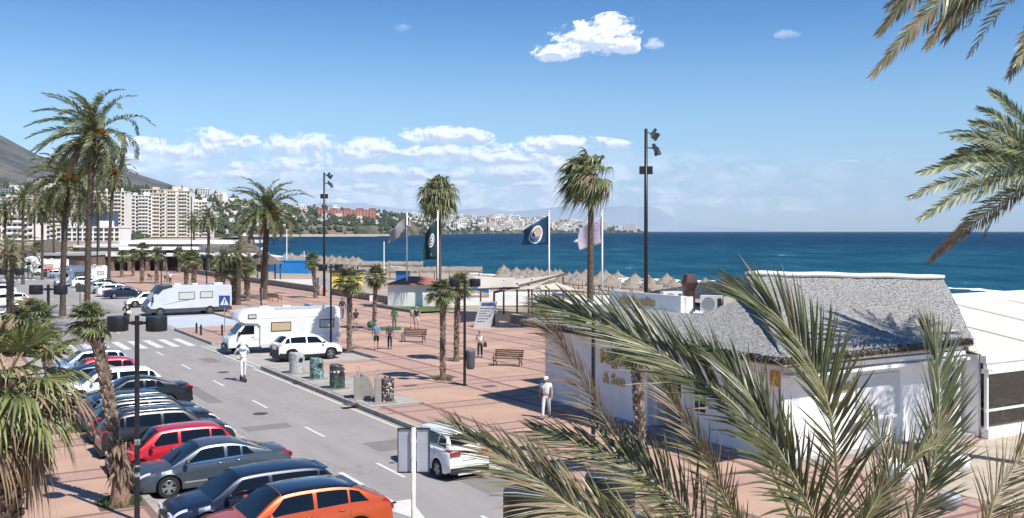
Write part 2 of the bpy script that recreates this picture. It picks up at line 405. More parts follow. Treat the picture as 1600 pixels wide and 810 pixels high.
# sidewalks and plaza
KH = .17
def kerbline(name, poly_t0, s0, s1, side):
    b = MB(); w = .22
    t0 = poly_t0; t1 = t0+w*side
    a, c = min(t0,t1), max(t0,t1)
    b.prism([(a,s0),(c,s0),(c,s1),(a,s1)], -.05, KH+.012, 0)
    o = b.build(name, [kerbm], rz=RA); return struct(o)
struct(stsheet('left_sidewalk', -60, 620, -60, 5.68, KH, paving, th=.2)); kerbline('kerb', 5.9, -60, 620, -1)
struct(stsheet('plaza', -60, 57.0, 17.32, 44, KH, paving, th=.2)); kerbline('kerb', 17.1, -60, 57.0, 1)
struct(stsheet('plaza', 57.0, 620, 24.82, 44, KH, paving, th=.2)); kerbline('kerb', 24.6, 57.2, 620, 1)
struct(stsheet('plaza_bulb', 71.4, 83, 18.0, 24.6, KH, paving, th=.2))
kerbline('kerb', 17.78, 71.2, 83.2, 1)
for s0 in (71.2, 83.0, 57.0):
    b = MB(); b.prism([(17.1 if s0==57.0 else 18.0, s0),(24.6, s0),(24.6, s0+.2),(17.1 if s0==57.0 else 18.0, s0+.2)], -.05, KH+.012); struct(b.build('kerb', kerbm, rz=RA))
padm = mat('container_pad_concrete', (.36,.335,.30), .85, nscale=1.2, var=.18)
struct(stsheet('terrace_apron', -10, 23.0, 26.6, 62, KH+.012, mat('apron_beige_paving', (.47,.40,.31), .85, nscale=.8, col2=(.38,.32,.25), bump=.2)))
struct(stsheet('concrete_pad', 41.2, 56.8, 17.36, 19.9, KH+.016, padm))
bluep = mat('faded_blue_paint', (.36,.43,.52), .6, nscale=.8, col2=(.52,.53,.54), streak=(.4,2,1))
struct(stsheet('painted_parking', 84.0, 96.2, 18.4, 24.4, .010, bluep))
# painted markings
bm_ = MB()
def mrect(s0, s1, t0, t1, z=.008): bm_.add([(t0,s0,z),(t1,s0,z),(t1,s1,z),(t0,s1,z)], [(0,1,2,3)])
s = 23.3-14.8
while s < 70: mrect(s-1.15, s+1.15, 13.53, 13.66); s += 7.42
s = 84
while s < 400: mrect(s-1.15, s+1.15, 13.53, 13.66); s += 7.42
t = 6.6
while t < 17.3: mrect(71.2, 76.6, t, t+.52, .0085); mrect(181, 186, t, t+.52, .0085); t += 1.07
for s in range(84, 400, 2): mrect(s, s+1.6, 18.0, 18.1)
mrect(58, 71, 16.95, 17.07); mrect(58, 71, 17.35, 17.45)
for s in (22.8,25.5,28.2,30.4,33.1,35.9,38.6,41.2,43.8,46.3,48.9,51.6,54.4,57.1,59.8): mrect(s-.05, s+.05, 6.3, 10.9, .0085)
for s in (88.5,92.5,96.6,103,106,109,112.2,115.2,118.2): mrect(s-.05, s+.05, 18.4, 24.2, .014)
mrect(62.2, 62.32, 17.6, 24.2, .012)
# repaired patches in the asphalt
patchm = asphalt_mat('asphalt_patch', (.23,.215,.205), (.19,.178,.168))
for (s0,s1,t0,t1) in ((33.5,35.2,14.4,16.4),(47,52.5,11.6,12.3),(61.5,64,15.1,16.0),(86,93,12.0,12.7),(39.6,40.6,11.3,13.2),(104,109,14.6,16.8),(26.2,28.2,14.9,16.2)):
    struct(stsheet('asphalt_patch', s0, s1, t0, t1, .0035, patchm))
drain = mat('drain_iron', (.06,.055,.05), .7)
for s_ in (36.0, 50.5, 66.3, 92.0): struct(stsheet('road_drain', s_, s_+.55, 16.86, 17.09, .006, drain))
for s_, t_ in ((43.2,12.9),(57.0,14.9),(75.5,11.2)): 
    o_ = MB().lathe([(.33,0),(.33,.006)], 20).build('road_manhole', drain, loc=st(s_,t_,.001)); struct(o_)
# straight-ahead arrow for the near lane
z = .0088
mrect(26.9, 31.3, 11.93, 12.12, z); bm_.add([(12.02,24.6,z),(12.62,27.1,z),(11.42,27.1,z)], [(0,1,2)])
tag(bm_.build('road_markings', marking, rz=RA), kind='structure')
bm_ = MB(); mrect(-60, 57.5, 16.72, 16.86); tag(bm_.build('road_edge_line', yellowm, rz=RA), kind='structure')
# low promenade wall between paving and beach
stone = mat('promenade_stone', (.30,.25,.20), .85, nscale=3, var=.3, bump=.3)
def wall_thing(s0, s1, t0, w, h, label, m=stone, capm=conc, name='low_wall', t1=None, z=0):
    L = s1-s0; e = thing(name, label, 'wall', st((s0+s1)/2, t0, z), RA)
    if t1 is not None: e.rotation_euler = (0,0,RA - math.atan2(t1-t0, s1-s0)); e.location = st((s0+s1)/2, (t0+t1)/2, z)
    MB().box((0,0,h/2),(w,L,h)).build('wall_body', m, e)
    MB().box((0,0,h+.04),(w+.1,L+.02,.08)).build('coping', capm, e); return e
wall_thing(99, 420, 44.3, .4, .85, 'long low stone wall between the promenade paving and the beach')
wall_thing(66, 74, 43.2, .5, .8, 'rough stone wall with a bench ledge beside the shade sails', t1=44.2)
wall_thing(56, 65.6, 41.2, .6, .95, 'rubble stone wall running to the white restaurant corner', t1=43.0)
# lawn bed by the kiosk
grassm = mat('lawn_grass', (.07,.13,.03), .9, nscale=6, col2=(.12,.17,.05), bump=.5)
struct(stsheet('lawn', 86, 95, 41, 46, .35, grassm))
wall_thing(85.8, 95.2, 40.9, .25, .42, 'low kerb wall round the small lawn with flagpoles')
# ================================================================== PALMS
lf_g = mat('palm_leaf_green', (.165,.195,.075), .42, nscale=2.5, col2=(.105,.14,.052), trans=.22, spec=.5)
lf_b = mat('palm_leaf_bluegreen', (.18,.21,.115), .40, nscale=2.5, col2=(.07,.10,.05), trans=.20, spec=.5)
lf_y = mat('palm_leaf_pale', (.30,.31,.12), .45, nscale=2.5, col2=(.20,.22,.09), trans=.25, spec=.4)
lf_d = mat('palm_leaf_dead', (.33,.25,.16), .7, nscale=3, col2=(.22,.15,.09), trans=.15, spec=.2)
rach = mat('palm_rachis', (.30,.27,.13), .5, nscale=2, var=.2)
bark_p = mat('date_palm_bark', (.15,.115,.085), .9, nscale=7, col2=(.075,.055,.04), bump=.9, bscale=16)
bark_w = mat('fan_palm_bark', (.22,.16,.12), .9, nscale=6, col2=(.12,.085,.06), bump=.5)
boot_l = mat('leaf_base_pale', (.44,.35,.27), .8, nscale=8, col2=(.25,.18,.13))
boot_d = mat('leaf_base_dark', (.10,.07,.05), .85, nscale=8, col2=(.17,.12,.09))
fruitm = mat('orange_fruit_stalk', (.55,.24,.03), .6, nscale=9, col2=(.40,.16,.03))
LM = [lf_g, lf_b, lf_y, lf_d, rach]
def cat(pts, n):
    P = [Vector(p) for p in pts]; P = [P[0]*2-P[1]] + P + [P[-1]*2-P[-2]]; out = []
    m = len(P)-3
    for i in range(n+1):
        x = i/n*m; k = min(int(x), m-1); u = x-k
        a, b, c, d = P[k:k+4]
        out.append(.5*((2*b)+(c-a)*u+(2*a-5*b+4*c-d)*u*u+(3*b-a-3*c+d)*u**3))
    return out
def frond(mb, pts, n, Lmax, wd, up, r, near=False, pal=(0,1,2), brown=0.0, drp=.25, wind=Vector((0,0,0)), vang=28, start=.10, rr=.018, a0=68, a1=22, asym=(1,1), vj=14):
    S = cat(pts, n); up = Vector(up).normalized()
    mb.tube(S[::3] if not near else S, [rr*(1-.85*i/(len(S[::3] if not near else S)-1)) for i in range(len(S[::3] if not near else S))], 4 if not near else 6, 4, M=None)
    for i in range(int(n*start), n+1):
        u = i/n; T = (S[min(i+1,n)]-S[max(i-1,0)]).normalized()
        sd = T.cross(up); sd = sd.normalized() if sd.length > 1e-4 else Vector((1,0,0)); nr = sd.cross(T)
        for sg in (1, -1):
            if r.random() < .04: continue
            env = math.sin(math.pi*min(1, .16+u*.80))**.75
            if near and u > .45: env = max(env, .80-.55*max(0,(u-.8)/.2))
            L = Lmax*(.22+.78*env)*r.uniform(.82, 1.1)*asym[0 if sg > 0 else 1]
            a = R(a0+(a1-a0)*u**1.1 + r.uniform(-9, 9)); va = R(vang + r.uniform(-vj, vj))
            d = T*math.cos(a) + (sd*sg*math.cos(va)+nr*math.sin(va))*math.sin(a)
            wv = d.cross(nr*math.cos(va)-sd*sg*math.sin(va))
            wv = wv.normalized() if wv.length > 1e-4 else sd
            tw = r.uniform(-.5, .5); wv = (wv*math.cos(tw)+d.cross(wv)*math.sin(tw)).normalized()
            cn = d.cross(wv)
            w = wd*r.uniform(.8, 1.2)*(.55+.45*env)
            dp = Vector((0,0,-1))*drp*L*r.uniform(.5,1.4) + wind*L
            mi = pal[0] if r.random() < .55 else (pal[1] if r.random() < .7 else pal[2])
            if r.random() < brown*(.3+1.4*u): mi = 3
            b0 = S[i] + T*r.uniform(-.3,.3)*Lmax*.03
            if near:
                ks = (0, .22, .55, .82, 1.0); ws = (.35, 1.0, .85, .45, .0)
                vs = []
                for k, q in zip(ks, ws):
                    c = b0 + d*L*k + dp*k*k
                    if q == 0: vs.append(c)
                    else: vs += [c+wv*w*q*.5+cn*w*q*.22, c, c-wv*w*q*.5+cn*w*q*.22]
                fs = []
                for j in range(3):
                    a_ = j*3; fs += [(a_,a_+1,a_+4,a_+3),(a_+1,a_+2,a_+5,a_+4)]
                fs += [(9,10,12),(10,11,12)]
                mb.add(vs, fs, mi)
            else:
                c1 = b0+d*L*.5+dp*.25; c2 = b0+d*L+dp
                mb.add([b0+wv*w*.25, b0-wv*w*.25, c1-wv*w*.5, c1+wv*w*.5, c2], [(0,1,2,3),(3,2,4)], mi)
def arc(c, azm, e0, L, curl, wind, k=5):
    """frond path starting at c, azimuth azm, start elevation e0, bending down by curl over its length"""
    p = Vector(c); out = [p.copy()]
    for i in range(k):
        u = (i+.5)/k; e = e0 - curl*u**1.2
        d = Vector((math.cos(azm)*math.cos(e), math.sin(azm)*math.cos(e), math.sin(e))) + wind*u
        p = p + d.normalized()*L/k; out.append(p.copy())
    return out
def date_crown(seed, nf=46, L=3.6, leaf=.42, nl=34, wd=.035, wind=Vector((-.28,.05,0)), brown=.06, emin=-50, pal=(0,1,2)):
    r = random.Random(seed); mb = MB()
    for k in range(nf):
        f = (k+.5)/nf; azm = k*2.39996+r.uniform(-.2,.2); e0 = R(84 - (84-emin+12)*f**.95 + r.uniform(-6,6)) if f < .9 else R(emin+r.uniform(-20,10))
        l = L*(.72+.38*math.sin(math.pi*min(1,.25+f*.7)))*r.uniform(.88,1.1)
        pts = arc((0,0,.12*(1-f)), azm, e0+R(14), l, R(78+r.uniform(-15,25)), wind*(.6+.6*r.random()))
        frond(mb, pts, nl, leaf, wd, (0,0,1), r, pal=pal, brown=brown+(.55 if f > .9 else 0), drp=.30, wind=wind*.4, vang=30, vj=34, a0=62, a1=26)
    return mb
def date_trunk(h, r0, seed, lean=(0,0)):
    r = random.Random(seed); mb = MB(); n = max(12, int(h*3)); pts = []; rad = []
    for i in range(n+1):
        u = i/n; pts.append((lean[0]*u*u, lean[1]*u*u, h*u)); rad.append(r0*(1.25-.35*min(1,u*6))*(1+.06*r.uniform(-1,1))*(1+ .35*max(0,(u-.93)/.07)))
    mb.tube(pts, rad, 10)
    rows = int(h/.16)
    for j in range(rows):
        u = (j+.5)/rows; c = Vector((lean[0]*u*u, lean[1]*u*u, h*u)); rr = r0*.9*(1+.35*max(0,(u-.93)/.07))
        for k in range(7):
            an = 2*math.pi*(k+.5*(j%2))/7+r.uniform(-.1,.1); d = Vector((math.cos(an), math.sin(an), 0)); s_ = Vector((-d.y, d.x, 0))
            p = c+d*rr; mb.add([p-s_*.075, p+s_*.075, p+s_*.03+d*.045+Vector((0,0,.11)), p-s_*.03+d*.045+Vector((0,0,.11)), p+Vector((0,0,.16))-d*.02], [(0,1,2,3),(3,2,4)], 0)
    return mb
def fruit(seed, L=1.25, n=12):
    r = random.Random(seed); mb = MB()
    for k in range(n):
        an = r.uniform(0, 6.28); e = R(r.uniform(20,60)); d = Vector((math.cos(an)*math.cos(e), math.sin(an)*math.cos(e), math.sin(e)))
        for j in range(9):
            dd = (d + Vector((r.uniform(-.25,.25), r.uniform(-.25,.25), r.uniform(-.25,.25)))).normalized()
            mb.tube([d*.2, d*.2+dd*L*.5, d*.2+dd*L*.85+Vector((0,0,-.25))], [.03,.05,.03], 4)
    return mb
def fan_leaf(mb, c, d, up, petl, fl, r, pal, brown=0.0, seg=20, droop=.35, wind=Vector((0,0,0)), near=False, spread=118):
    d = d.normalized(); sd = d.cross(up); sd = sd.normalized() if sd.length > 1e-3 else Vector((1,0,0)); nr = sd.cross(d)
    tip = c + d*petl + Vector((0,0,-.12*petl)) + wind*petl*.3
    d2 = (d + Vector((0,0,-.28)) + wind*.5).normalized(); sd = d2.cross(up); sd = sd.normalized() if sd.length > 1e-3 else sd; nr = sd.cross(d2)
    mb.tube([c, c+(tip-c)*.5+Vector((0,0,.04)), tip], [.022,.018,.012], 4, 4)
    dead = r.random() < brown
    for k in range(seg):
        a = R(-spread + 2*spread*(k+.5)/seg + r.uniform(-3,3)); L = fl*(.72+.28*math.cos(a*.7))*r.uniform(.9,1.08)
        fold = .22*abs(math.sin(a))
        dd = (d2*math.cos(a) + sd*math.sin(a) + nr*fold).normalized()
        ww = L*.55*math.tan(R(spread/seg))*1.08
        wv = dd.cross(nr).normalized(); dn = Vector((0,0,-1))*droop*L*r.uniform(.6,1.5) + wind*L*.8
        mi = 3 if dead or r.random() < brown*.5 else (pal[0] if r.random() < .6 else (pal[1] if r.random() < .6 else pal[2]))
        m1 = tip+dd*L*.55+dn*.12; m2 = tip+dd*L*.8+dn*.5; e = tip+dd*L*.95+dn
        rs = nr*ww*.45
        mb.add([tip, m1-wv*ww+rs, m1-rs*.6, m1+wv*ww+rs, m2-wv*ww*.4, m2+wv*ww*.4, e], [(0,1,2),(0,2,3),(1,4,2),(2,5,3),(2,4,5),(4,6,5)], mi)
def fan_crown(seed, nf=30, pet=.75, fl=.85, wind=Vector((-.2,.05,0)), brown=.05, skirt=8, seg=18, pal=(0,2,1), emin=-35, droop=.35):
    r = random.Random(seed); mb = MB()
    for k in range(nf+skirt):
        f = (k+.5)/nf; azm = k*2.39996+r.uniform(-.25,.25)
        if k < nf: e = R(82-(82-emin)*f+r.uniform(-8,8)); br = brown
        else: e = R(-62+r.uniform(-14,14)); br = 1.0
        d = Vector((math.cos(azm)*math.cos(e), math.sin(azm)*math.cos(e), math.sin(e))) + wind*.5
        sc = r.uniform(.85,1.12)*(.62 if br == 1 else 1)
        fan_leaf(mb, Vector((0,0,.15*(1-f))), d, Vector((0,0,1)), pet*sc, fl*sc, r, pal, br, seg, droop*(1.7 if br==1 else 1), wind)
    return mb
def fan_trunk(h, r0, seed, lean=(0,0), boots=True, bulb=1.5, dens=.13, r1=None):
    r = random.Random(seed); mb = MB(); n = 14; r1 = r1 or r0
    def cen(u): return Vector((lean[0]*u**1.6, lean[1]*u**1.6, h*u))
    def rd(u): return (r0+(r1-r0)*u)*(1+(bulb-1)*max(0, 1-u*h/.7)**1.5)
    mb.tube([cen(i/n) for i in range(n+1)], [rd(i/n)*.92 for i in range(n+1)], 10, 0)
    if boots:
        rows = int(h/dens)
        for j in range(int(.5/dens), rows):
            u = (j+.5)/rows; c = cen(u); rr = rd(u)*.9
            for k in range(8):
                if r.random() < .08: continue
                an = 2*math.pi*(k+.5*(j%2))/8+r.uniform(-.14,.14); d = Vector((math.cos(an), math.sin(an), 0)); s_ = Vector((-d.y, d.x, 0))
                w = rr*.40; out = rr*r.uniform(.28,.60); hh = dens*r.uniform(1.0,1.6); lz = r.uniform(-.03,.03)
                p = c+d*rr+Vector((0,0,lz))
                A = [p-s_*w, p+s_*w, p+s_*w*.5+d*out+Vector((0,0,hh)), p-s_*w*.5+d*out+Vector((0,0,hh)), p+s_*w*.55+Vector((0,0,hh*.95))-d*.01, p-s_*w*.55+Vector((0,0,hh*.95))-d*.01]
                mb.add(A, [(0,1,2,3),(0,3,5),(1,4,2)], 2 if r.random() < .38 else 1); mb.add([A[2],A[3],A[5],A[4]], [(0,1,2,3)], 2 if r.random() < .85 else 1)
    return mb
def shag(h0, h1, r0, seed, n=70, lean=(0,0)):
    r = random.Random(seed); mb = MB()
    for k in range(n):
        an = r.uniform(0,6.283); z = r.uniform(h0,h1); d = Vector((math.cos(an), math.sin(an), 0)); s_ = Vector((-d.y,d.x,0)); p = Vector((0,0,z))+d*r0
        L = r.uniform(.25,.6); w = r.uniform(.03,.08)
        q_ = p+d*r.uniform(.05,.22)+s_*r.uniform(-.15,.15)+Vector((0,0,-L*.4)); e = q_+d*r.uniform(-.05,.15)+Vector((0,0,-L*.6))+s_*r.uniform(-.1,.1)
        mb.add([p-s_*w, p+s_*w, q_+s_*w, q_-s_*w, e], [(0,1,2,3),(3,2,4)], 0 if r.random() < .6 else 1)
    return mb
TB = [bark_w, boot_l, boot_d]
WIND = Vector((-.30,.06,0))
GD = 'date palms along the seafront road'; GF = 'fan palms of the seafront'
# shared crowns (meshes reused by every palm of the kind)
def mesh_of(mb, mats): 
    o = mb.build('tmp', mats); me = o.data; bpy.data.objects.remove(o); return me
def inst(me, name, parent, loc=(0,0,0), rz=0.0, sc=1.0):
    o = bpy.data.objects.new(name, me); COL.objects.link(o); o.parent = parent; o.location = loc; o.rotation_euler = (0,0,rz); o.scale = (sc,)*3; return o
DC = [mesh_of(date_crown(101, 54, 4.3, .72, 58, .080, wind=Vector((-.60,.05,0.03))), LM), mesh_of(date_crown(202, 52, 4.0, .70, 54, .085, wind=Vector((-.3,.05,0)), brown=.12), LM),
      mesh_of(date_crown(303, 34, 3.3, .46, 34, .09, brown=.1), LM)]
DC.append(mesh_of(date_crown(505, 50, 4.4, .66, 56, .080, wind=Vector((-.25,.03,.05)), emin=-28), LM))
DCF = [mesh_of(date_crown(400+k, 40, 3.6, .55, 26, .14, brown=.1, pal=(0,1,2)), LM) for k in range(2)]
FC = [mesh_of(fan_crown(500+k, 30, .62, .72, wind=WIND*.6, skirt=9), LM) for k in range(3)]
FCT = [mesh_of(fan_crown(610+k, 44, 1.0, 1.10, wind=Vector((-.50,.03,.02)) if k == 0 else Vector((-.12,.03,-.05)), skirt=10, seg=20, brown=.10, emin=-60, droop=.75), LM) for k in range(2)]
def date_palm(p, h, r0, crown, label, lean=(0,0), sc=1.0, fr=True, seed=0, rz=0.0, name='date_palm', group=None):
    e = thing(name, label, 'palm tree', p, 0, group)
    date_trunk(h, r0, seed, lean).build('trunk', bark_p, e, smooth=False)
    inst(crown, 'crown', e, (lean[0], lean[1], h), rz, sc)
    if fr: fruit(seed).build('fruit_stalk', fruitm, e, loc=(lean[0], lean[1], h-.1))
    return e
def fan_palm(p, h, r0, crown, label, lean=(0,0), sc=1.0, seed=0, rz=0.0, boots=True, bulb=1.5, dens=.13, r1=None, group=None):
    e = thing('fan_palm', label, 'palm tree', p, 0, group)
    fan_trunk(h, r0, seed, lean, boots, bulb, dens, r1).build('trunk', TB, e)
    inst(crown, 'crown', e, (lean[0], lean[1], h), rz, sc)
    return e
def hz(py, Y): return HC-(py-362)*Y/F
# ---- tall date palms on the left
def tallpalm(px, Y, pyc, crown, label, r0=.24, sc=1.0, fr=True, seed=1, cx=None, z0=KH, rz=0.0, group=GD):
    X = (px-800)/F*Y; h = hz(pyc, Y)-z0; lx = ((cx-px)/F*Y) if cx is not None else 0
    return date_palm((X, Y, z0), h, r0, crown, label, (lx, 0), sc, fr, seed, rz, group=group)
tallpalm(136, 77, 214, DC[0], 'tallest date palm, its big windblown crown over the left road edge', .24, 1.02, True, 3, cx=146)
tallpalm(98, 92, 284, DC[1], 'date palm with brownish fronds and thick trunk just left of the tallest palm', .27, .98, True, 4, cx=106)
tallpalm(170, 140, 272, DCF[0], 'slender date palm right behind the tallest palm, before the hillside', .24, 1.0, True, 5, cx=178)
tallpalm(413, 115, 335, DC[3], 'date palm with spiky crown and orange fruit stalks beside the beach wall', .36, 1.18, True, 6, cx=418, rz=1.2)
tallpalm(326, 190, 342, DCF[1], 'date palm with tilted crown rising behind the beach restaurant', .3, 1.0, False, 7)
tallpalm(303, 215, 348, DCF[0], 'thin palm beside the black pole behind the beach restaurant', .24, .8, False, 8)
for i, (px, Y, py, lab) in enumerate([(36,150,312,'date palm at the far left with a dark trunk among the seafront palms'),
     (8,190,330,'date palm cut by the left edge of the picture in the distance'),(66,165,322,'date palm leaning inward behind the road, third from the left'),
     (84,190,318,'slim date palm half hidden behind the thick trunked palm'),(97,215,330,'small far palm in the gap between two thick trunks'),
     (154,200,318,'distant palm between the tallest palm and the slender one'),(54,240,335,'farthest palm of the left cluster above the thatched roof'),(122,250,338,'far palm before the blue glazed building')]):
    tallpalm(px, Y, py, DCF[i % 2], lab, .22, .9+.1*(i%3), False, 20+i, z0=0, rz=i*1.3)
for i, (px, Y, py, lab) in enumerate([(16,75,400,'young date palm with stiff upright fronds at the left edge of the road'),(348,112,404,'short date palm with arching fronds behind the grey motorhome'),
     (372,106,396,'short palm with split crown beside the pedestrian crossing sign')]):
    tallpalm(px, Y, py, DC[2], lab, .3, .62 if i else .78, False, 40+i, rz=i*2.1)
# ---- fan palms
P_ = fan_palm(st(30.4, 5.0, KH), 5.15, .155, FC[0], 'shaggy fan palm leaning over the grey saloon car on the left sidewalk', (-.95, .3), .60, 1, 0.4, bulb=1.5, r1=.17)
shag(.9, 1.8, .19, 9, 80).build('dead_leaf_skirt', [lf_d, boot_d], P_)
MB().lathe([(.30,.0),(.26,.3),(.22,.7),(.19,.85)], 12).build('bare_trunk_base', mat('cut_fan_trunk', (.30,.18,.12), .9, nscale=8, var=.3, bump=.5), P_)
fan_palm(st(42.6, 4.7, KH), 4.15, .17, FC[1], 'fan palm with drooping tan leaves behind the big fronds on the left', (-.9,.1), 1.05, 2)
fan_palm(st(51.5, 1.5, KH), 3.4, .22, FC[2], 'fan palm at the left picture edge above the parked cars', (-.2,.1), 1.25, 3, 2.0)
fan_palm(GP(546,548,KH), 4.5, .155, FC[1], 'fan palm with a pale ringed trunk beside the white camper', (.0,.1), .95, 4, 1.0)
fan_palm(GP(585,515,KH), 4.1, .15, FC[2], 'fan palm behind the strolling couple on the plaza', (.1,.1), .95, 5, 2.2)
fan_palm(GP(692,594,KH), 4.5, .14, FC[0], 'nearer of the two fan palms beside the double lamp post', (0,0), .78, 6, .5)
fan_palm(GP(713,565,KH), 4.5, .15, FC[1], 'farther fan palm right behind the double lamp post', (.1,.1), .85, 7, 3.3)
fan_palm(GP(493,466,KH), 4.2, .22, FC[2], 'curved fan palm in front of the yellow beach hut', (-.4,.1), 1.0, 8, 1.5)
P_ = fan_palm(XT(1000, 19.5, KH), 4.1, .16, FC[0], 'fan palm with a dark serrated trunk before the white restaurant wall', (-.1,.1), .72, 9, .2, bulb=1.3)
shag(.1, .6, .24, 19, 60).build('dead_leaf_skirt', [lf_d, boot_d], P_)
P_ = thing('fan_palm', 'tall windswept fan palm with its crown blown left beside the white flag', 'palm tree', (.0784*77.7, 77.7, KH))
fan_trunk(12.2, .30, 70, (.1,0), False, 1.2, r1=.22).build('trunk', bark_p, P_); inst(FCT[0], 'crown', P_, (.1,0,12.2), .0, 1.25)
P_ = thing('fan_palm', 'tall fan palm with drooping crown behind the dark green flag', 'palm tree', (-.0735*100, 100, KH))
fan_trunk(11.6, .30, 71, (0,0), False, 1.2, r1=.22).build('trunk', bark_p, P_); inst(FCT[1], 'crown', P_, (0,0,11.6), 1.3, 1.25)
fl_ = [(365,107,425,'short fan palm right of the short date palm by the crossing sign'),(386,112,418,'short fan palm left of the spiky crowned date palm'),
   (208,175,400,'fan palm at the left end of the restaurant row of short palms'),(222,150,392,'short fan palm standing before the brown restaurant front'),(245,150,398,'short fan palm beside the thin black lamp by the restaurant'),
   (291,140,408,'tousled fan palm at the middle of the restaurant terrace'),(303,128,405,'leafy fan palm behind the roof of the grey motorhome'),(128,230,390,'far fan palm between the two thick date palm trunks'),
   (118,225,394,'far fan palm left of its twin between the two thick trunks'),(190,170,402,'small fan palm at the far end of the parked cars'),(340,135,412,'small fan palm before the pointed thatched roof'),
   (280,190,396,'small far fan palm under the white restaurant awning'),(60,230,386,'distant fan palm above the parked vans on the left')]
for i, (px, Y, py, lab) in enumerate(fl_):
    z0 = KH; X = (px-800)/F*Y; fan_palm((X, Y, z0), hz(py, Y)-z0, .28 if Y < 160 else .24, FC[i % 3], lab, (0,0), 1.15, 80+i, i*1.1, dens=.2 if Y > 140 else .15)
# big fan palm at the left edge, close to the camera
r = random.Random(77); e = thing('fan_palm', 'big fan palm with broad drooping leaves filling the lower left edge', 'palm tree', (-10.75, 21.2, KH))
fan_trunk(4.6, .26, 90, (0,0), True, 1.3).build('trunk', TB, e)
mb = MB()
for k in range(30):
    f = k/30; azm = k*2.39996; el_ = R(66-112*f+r.uniform(-8,8)); d = Vector((math.cos(azm)*math.cos(el_), math.sin(azm)*math.cos(el_), math.sin(el_)))
    fan_leaf(mb, Vector((0,0,4.65)), d, Vector((0,0,1)), r.uniform(.75,1.15), r.uniform(1.0,1.25), r, (2,0,2) if k % 2 else (0,2,2), .05+.22*f*f, 30, .22+.35*f, Vector((-.06,0,0)), spread=105)
for k in range(16):
    azm = r.uniform(0,6.28); el_ = R(-65+r.uniform(-12,20)); d = Vector((math.cos(azm)*math.cos(el_), math.sin(azm)*math.cos(el_), math.sin(el_)))
    fan_leaf(mb, Vector((0,0,4.5)), d, Vector((0,0,1)), r.uniform(.8,1.2), 1.0, r, (3,2,2), .55, 30, .9, spread=95)
mb.build('crown', LM, e)
# ---- the close date palm below the camera (right foreground): every frond is a part
nb_g = mat('near_leaf_green', (.105,.115,.040), .40, nscale=2.5, col2=(.062,.074,.026), trans=.2, spec=.55)
nb_b = mat('near_leaf_bluegreen', (.155,.175,.085), .38, nscale=2.5, col2=(.10,.12,.055), trans=.2, spec=.55)
nb_y = mat('near_leaf_pale', (.34,.32,.16), .42, nscale=2.5, col2=(.24,.23,.11), trans=.25, spec=.5)
LMN = [nb_g, nb_b, nb_y, lf_d, rach]
NB = Vector((2.45, 7.6, 5.0))
e = thing('date_palm', 'close date palm whose long fronds sweep across the lower right foreground', 'palm tree', (NB.x, NB.y, KH))
date_trunk(NB.z-KH-.3, .3, 55).build('trunk', bark_p, e)
def nf(ctrl, up, L=.52, wd=.030, n=64, brown=.03, seed=0, pal=(0,1,2), drp=.1, vang=25, a0=62, a1=20, start=.06, asym=(1,1), rr=.017):
    r = random.Random(seed); mb = MB()
    pts = [PP(x, y, Y)-Vector((NB.x, NB.y, KH)) for x, y, Y in ctrl]
    frond(mb, pts, int(n*1.6), L*.98, wd*.58, up, r, True, pal, brown, drp, Vector((-.06,0,0)), vang, start, rr, a0*.86, a1*.85, asym)
    return mb.build('frond', LMN, e)
nf([(1325,960,7.6),(1312,800,7.3),(1298,655,7.1),(1268,570,7.1),(1215,495,7.2),(1150,452,7.4)], (.35,-1,.25), .66, .036, 66, .02, 1, drp=.06, a0=52, a1=14, asym=(1.0,1.0))
nf([(1300,950,7.6),(1235,800,7.0),(1165,655,6.8),(1085,588,6.8),(990,530,7.0),(905,495,7.3),(850,476,7.6)], (.1,-.75,.65), .62, .034, 84, .05, 2, drp=.10, a0=55, a1=16)
nf([(1290,960,7.4),(1130,900,6.6),(1000,850,6.3),(900,797,6.3),(842,752,6.4),(768,706,6.6),(705,662,6.9)], (.1,-.75,.65), .56, .028, 88, .22, 3, drp=.16, pal=(0,2,2), a0=58, a1=18)
nf([(1290,950,7.5),(1150,880,6.9),(1068,795,6.8),(1025,757,6.8),(975,722,6.9),(900,694,7.1),(835,674,7.3)], (.0,-.7,.7), .50, .029, 74, .05, 4, drp=.12)
nf([(1290,950,7.8),(1120,860,8.6),(1010,760,9.0),(942,650,9.2),(898,575,9.3),(862,515,9.4),(838,470,9.6)], (-.5,-.8,.3), .50, .020, 72, .85, 5, (3,3,2), drp=.25, a0=48, a1=20)
nf([(1290,950,7.7),(1200,900,8.0),(1150,815,8.0),(1112,735,8.0),(1078,670,8.0),(1040,606,8.1),(1012,545,8.2)], (-.3,-.9,.3), .42, .022, 66, .40, 6, (0,2,3), drp=.15, a0=48, a1=16)
nf([(1350,950,7.6),(1428,810,7.4),(1456,735,7.3),(1466,655,7.3),(1466,580,7.4),(1452,525,7.5)], (.5,-1,.2), .62, .034, 70, .08, 7, (1,1,1), drp=.05, a0=56, a1=16, asym=(.9,1.0))
nf([(1330,960,7.5),(1350,830,6.9),(1385,770,6.7),(1430,715,6.6),(1475,692,6.6)], (-.4,-.8,.5), .42, .022, 44, .02, 8, (2,0,2), drp=.05, a0=50, a1=22, asym=(.25,1))
nf([(1370,980,7.4),(1520,850,6.9),(1558,770,6.9),(1605,700,7.0),(1660,640,7.1)], (.3,-1,.2), .48, .022, 54, .45, 9, (0,2,3), drp=.1)
nf([(1360,980,7.2),(1520,900,6.3),(1640,830,6.0),(1760,770,6.0)], (0,-.5,1), .50, .024, 54, .35, 10, (0,2,3), drp=.1)
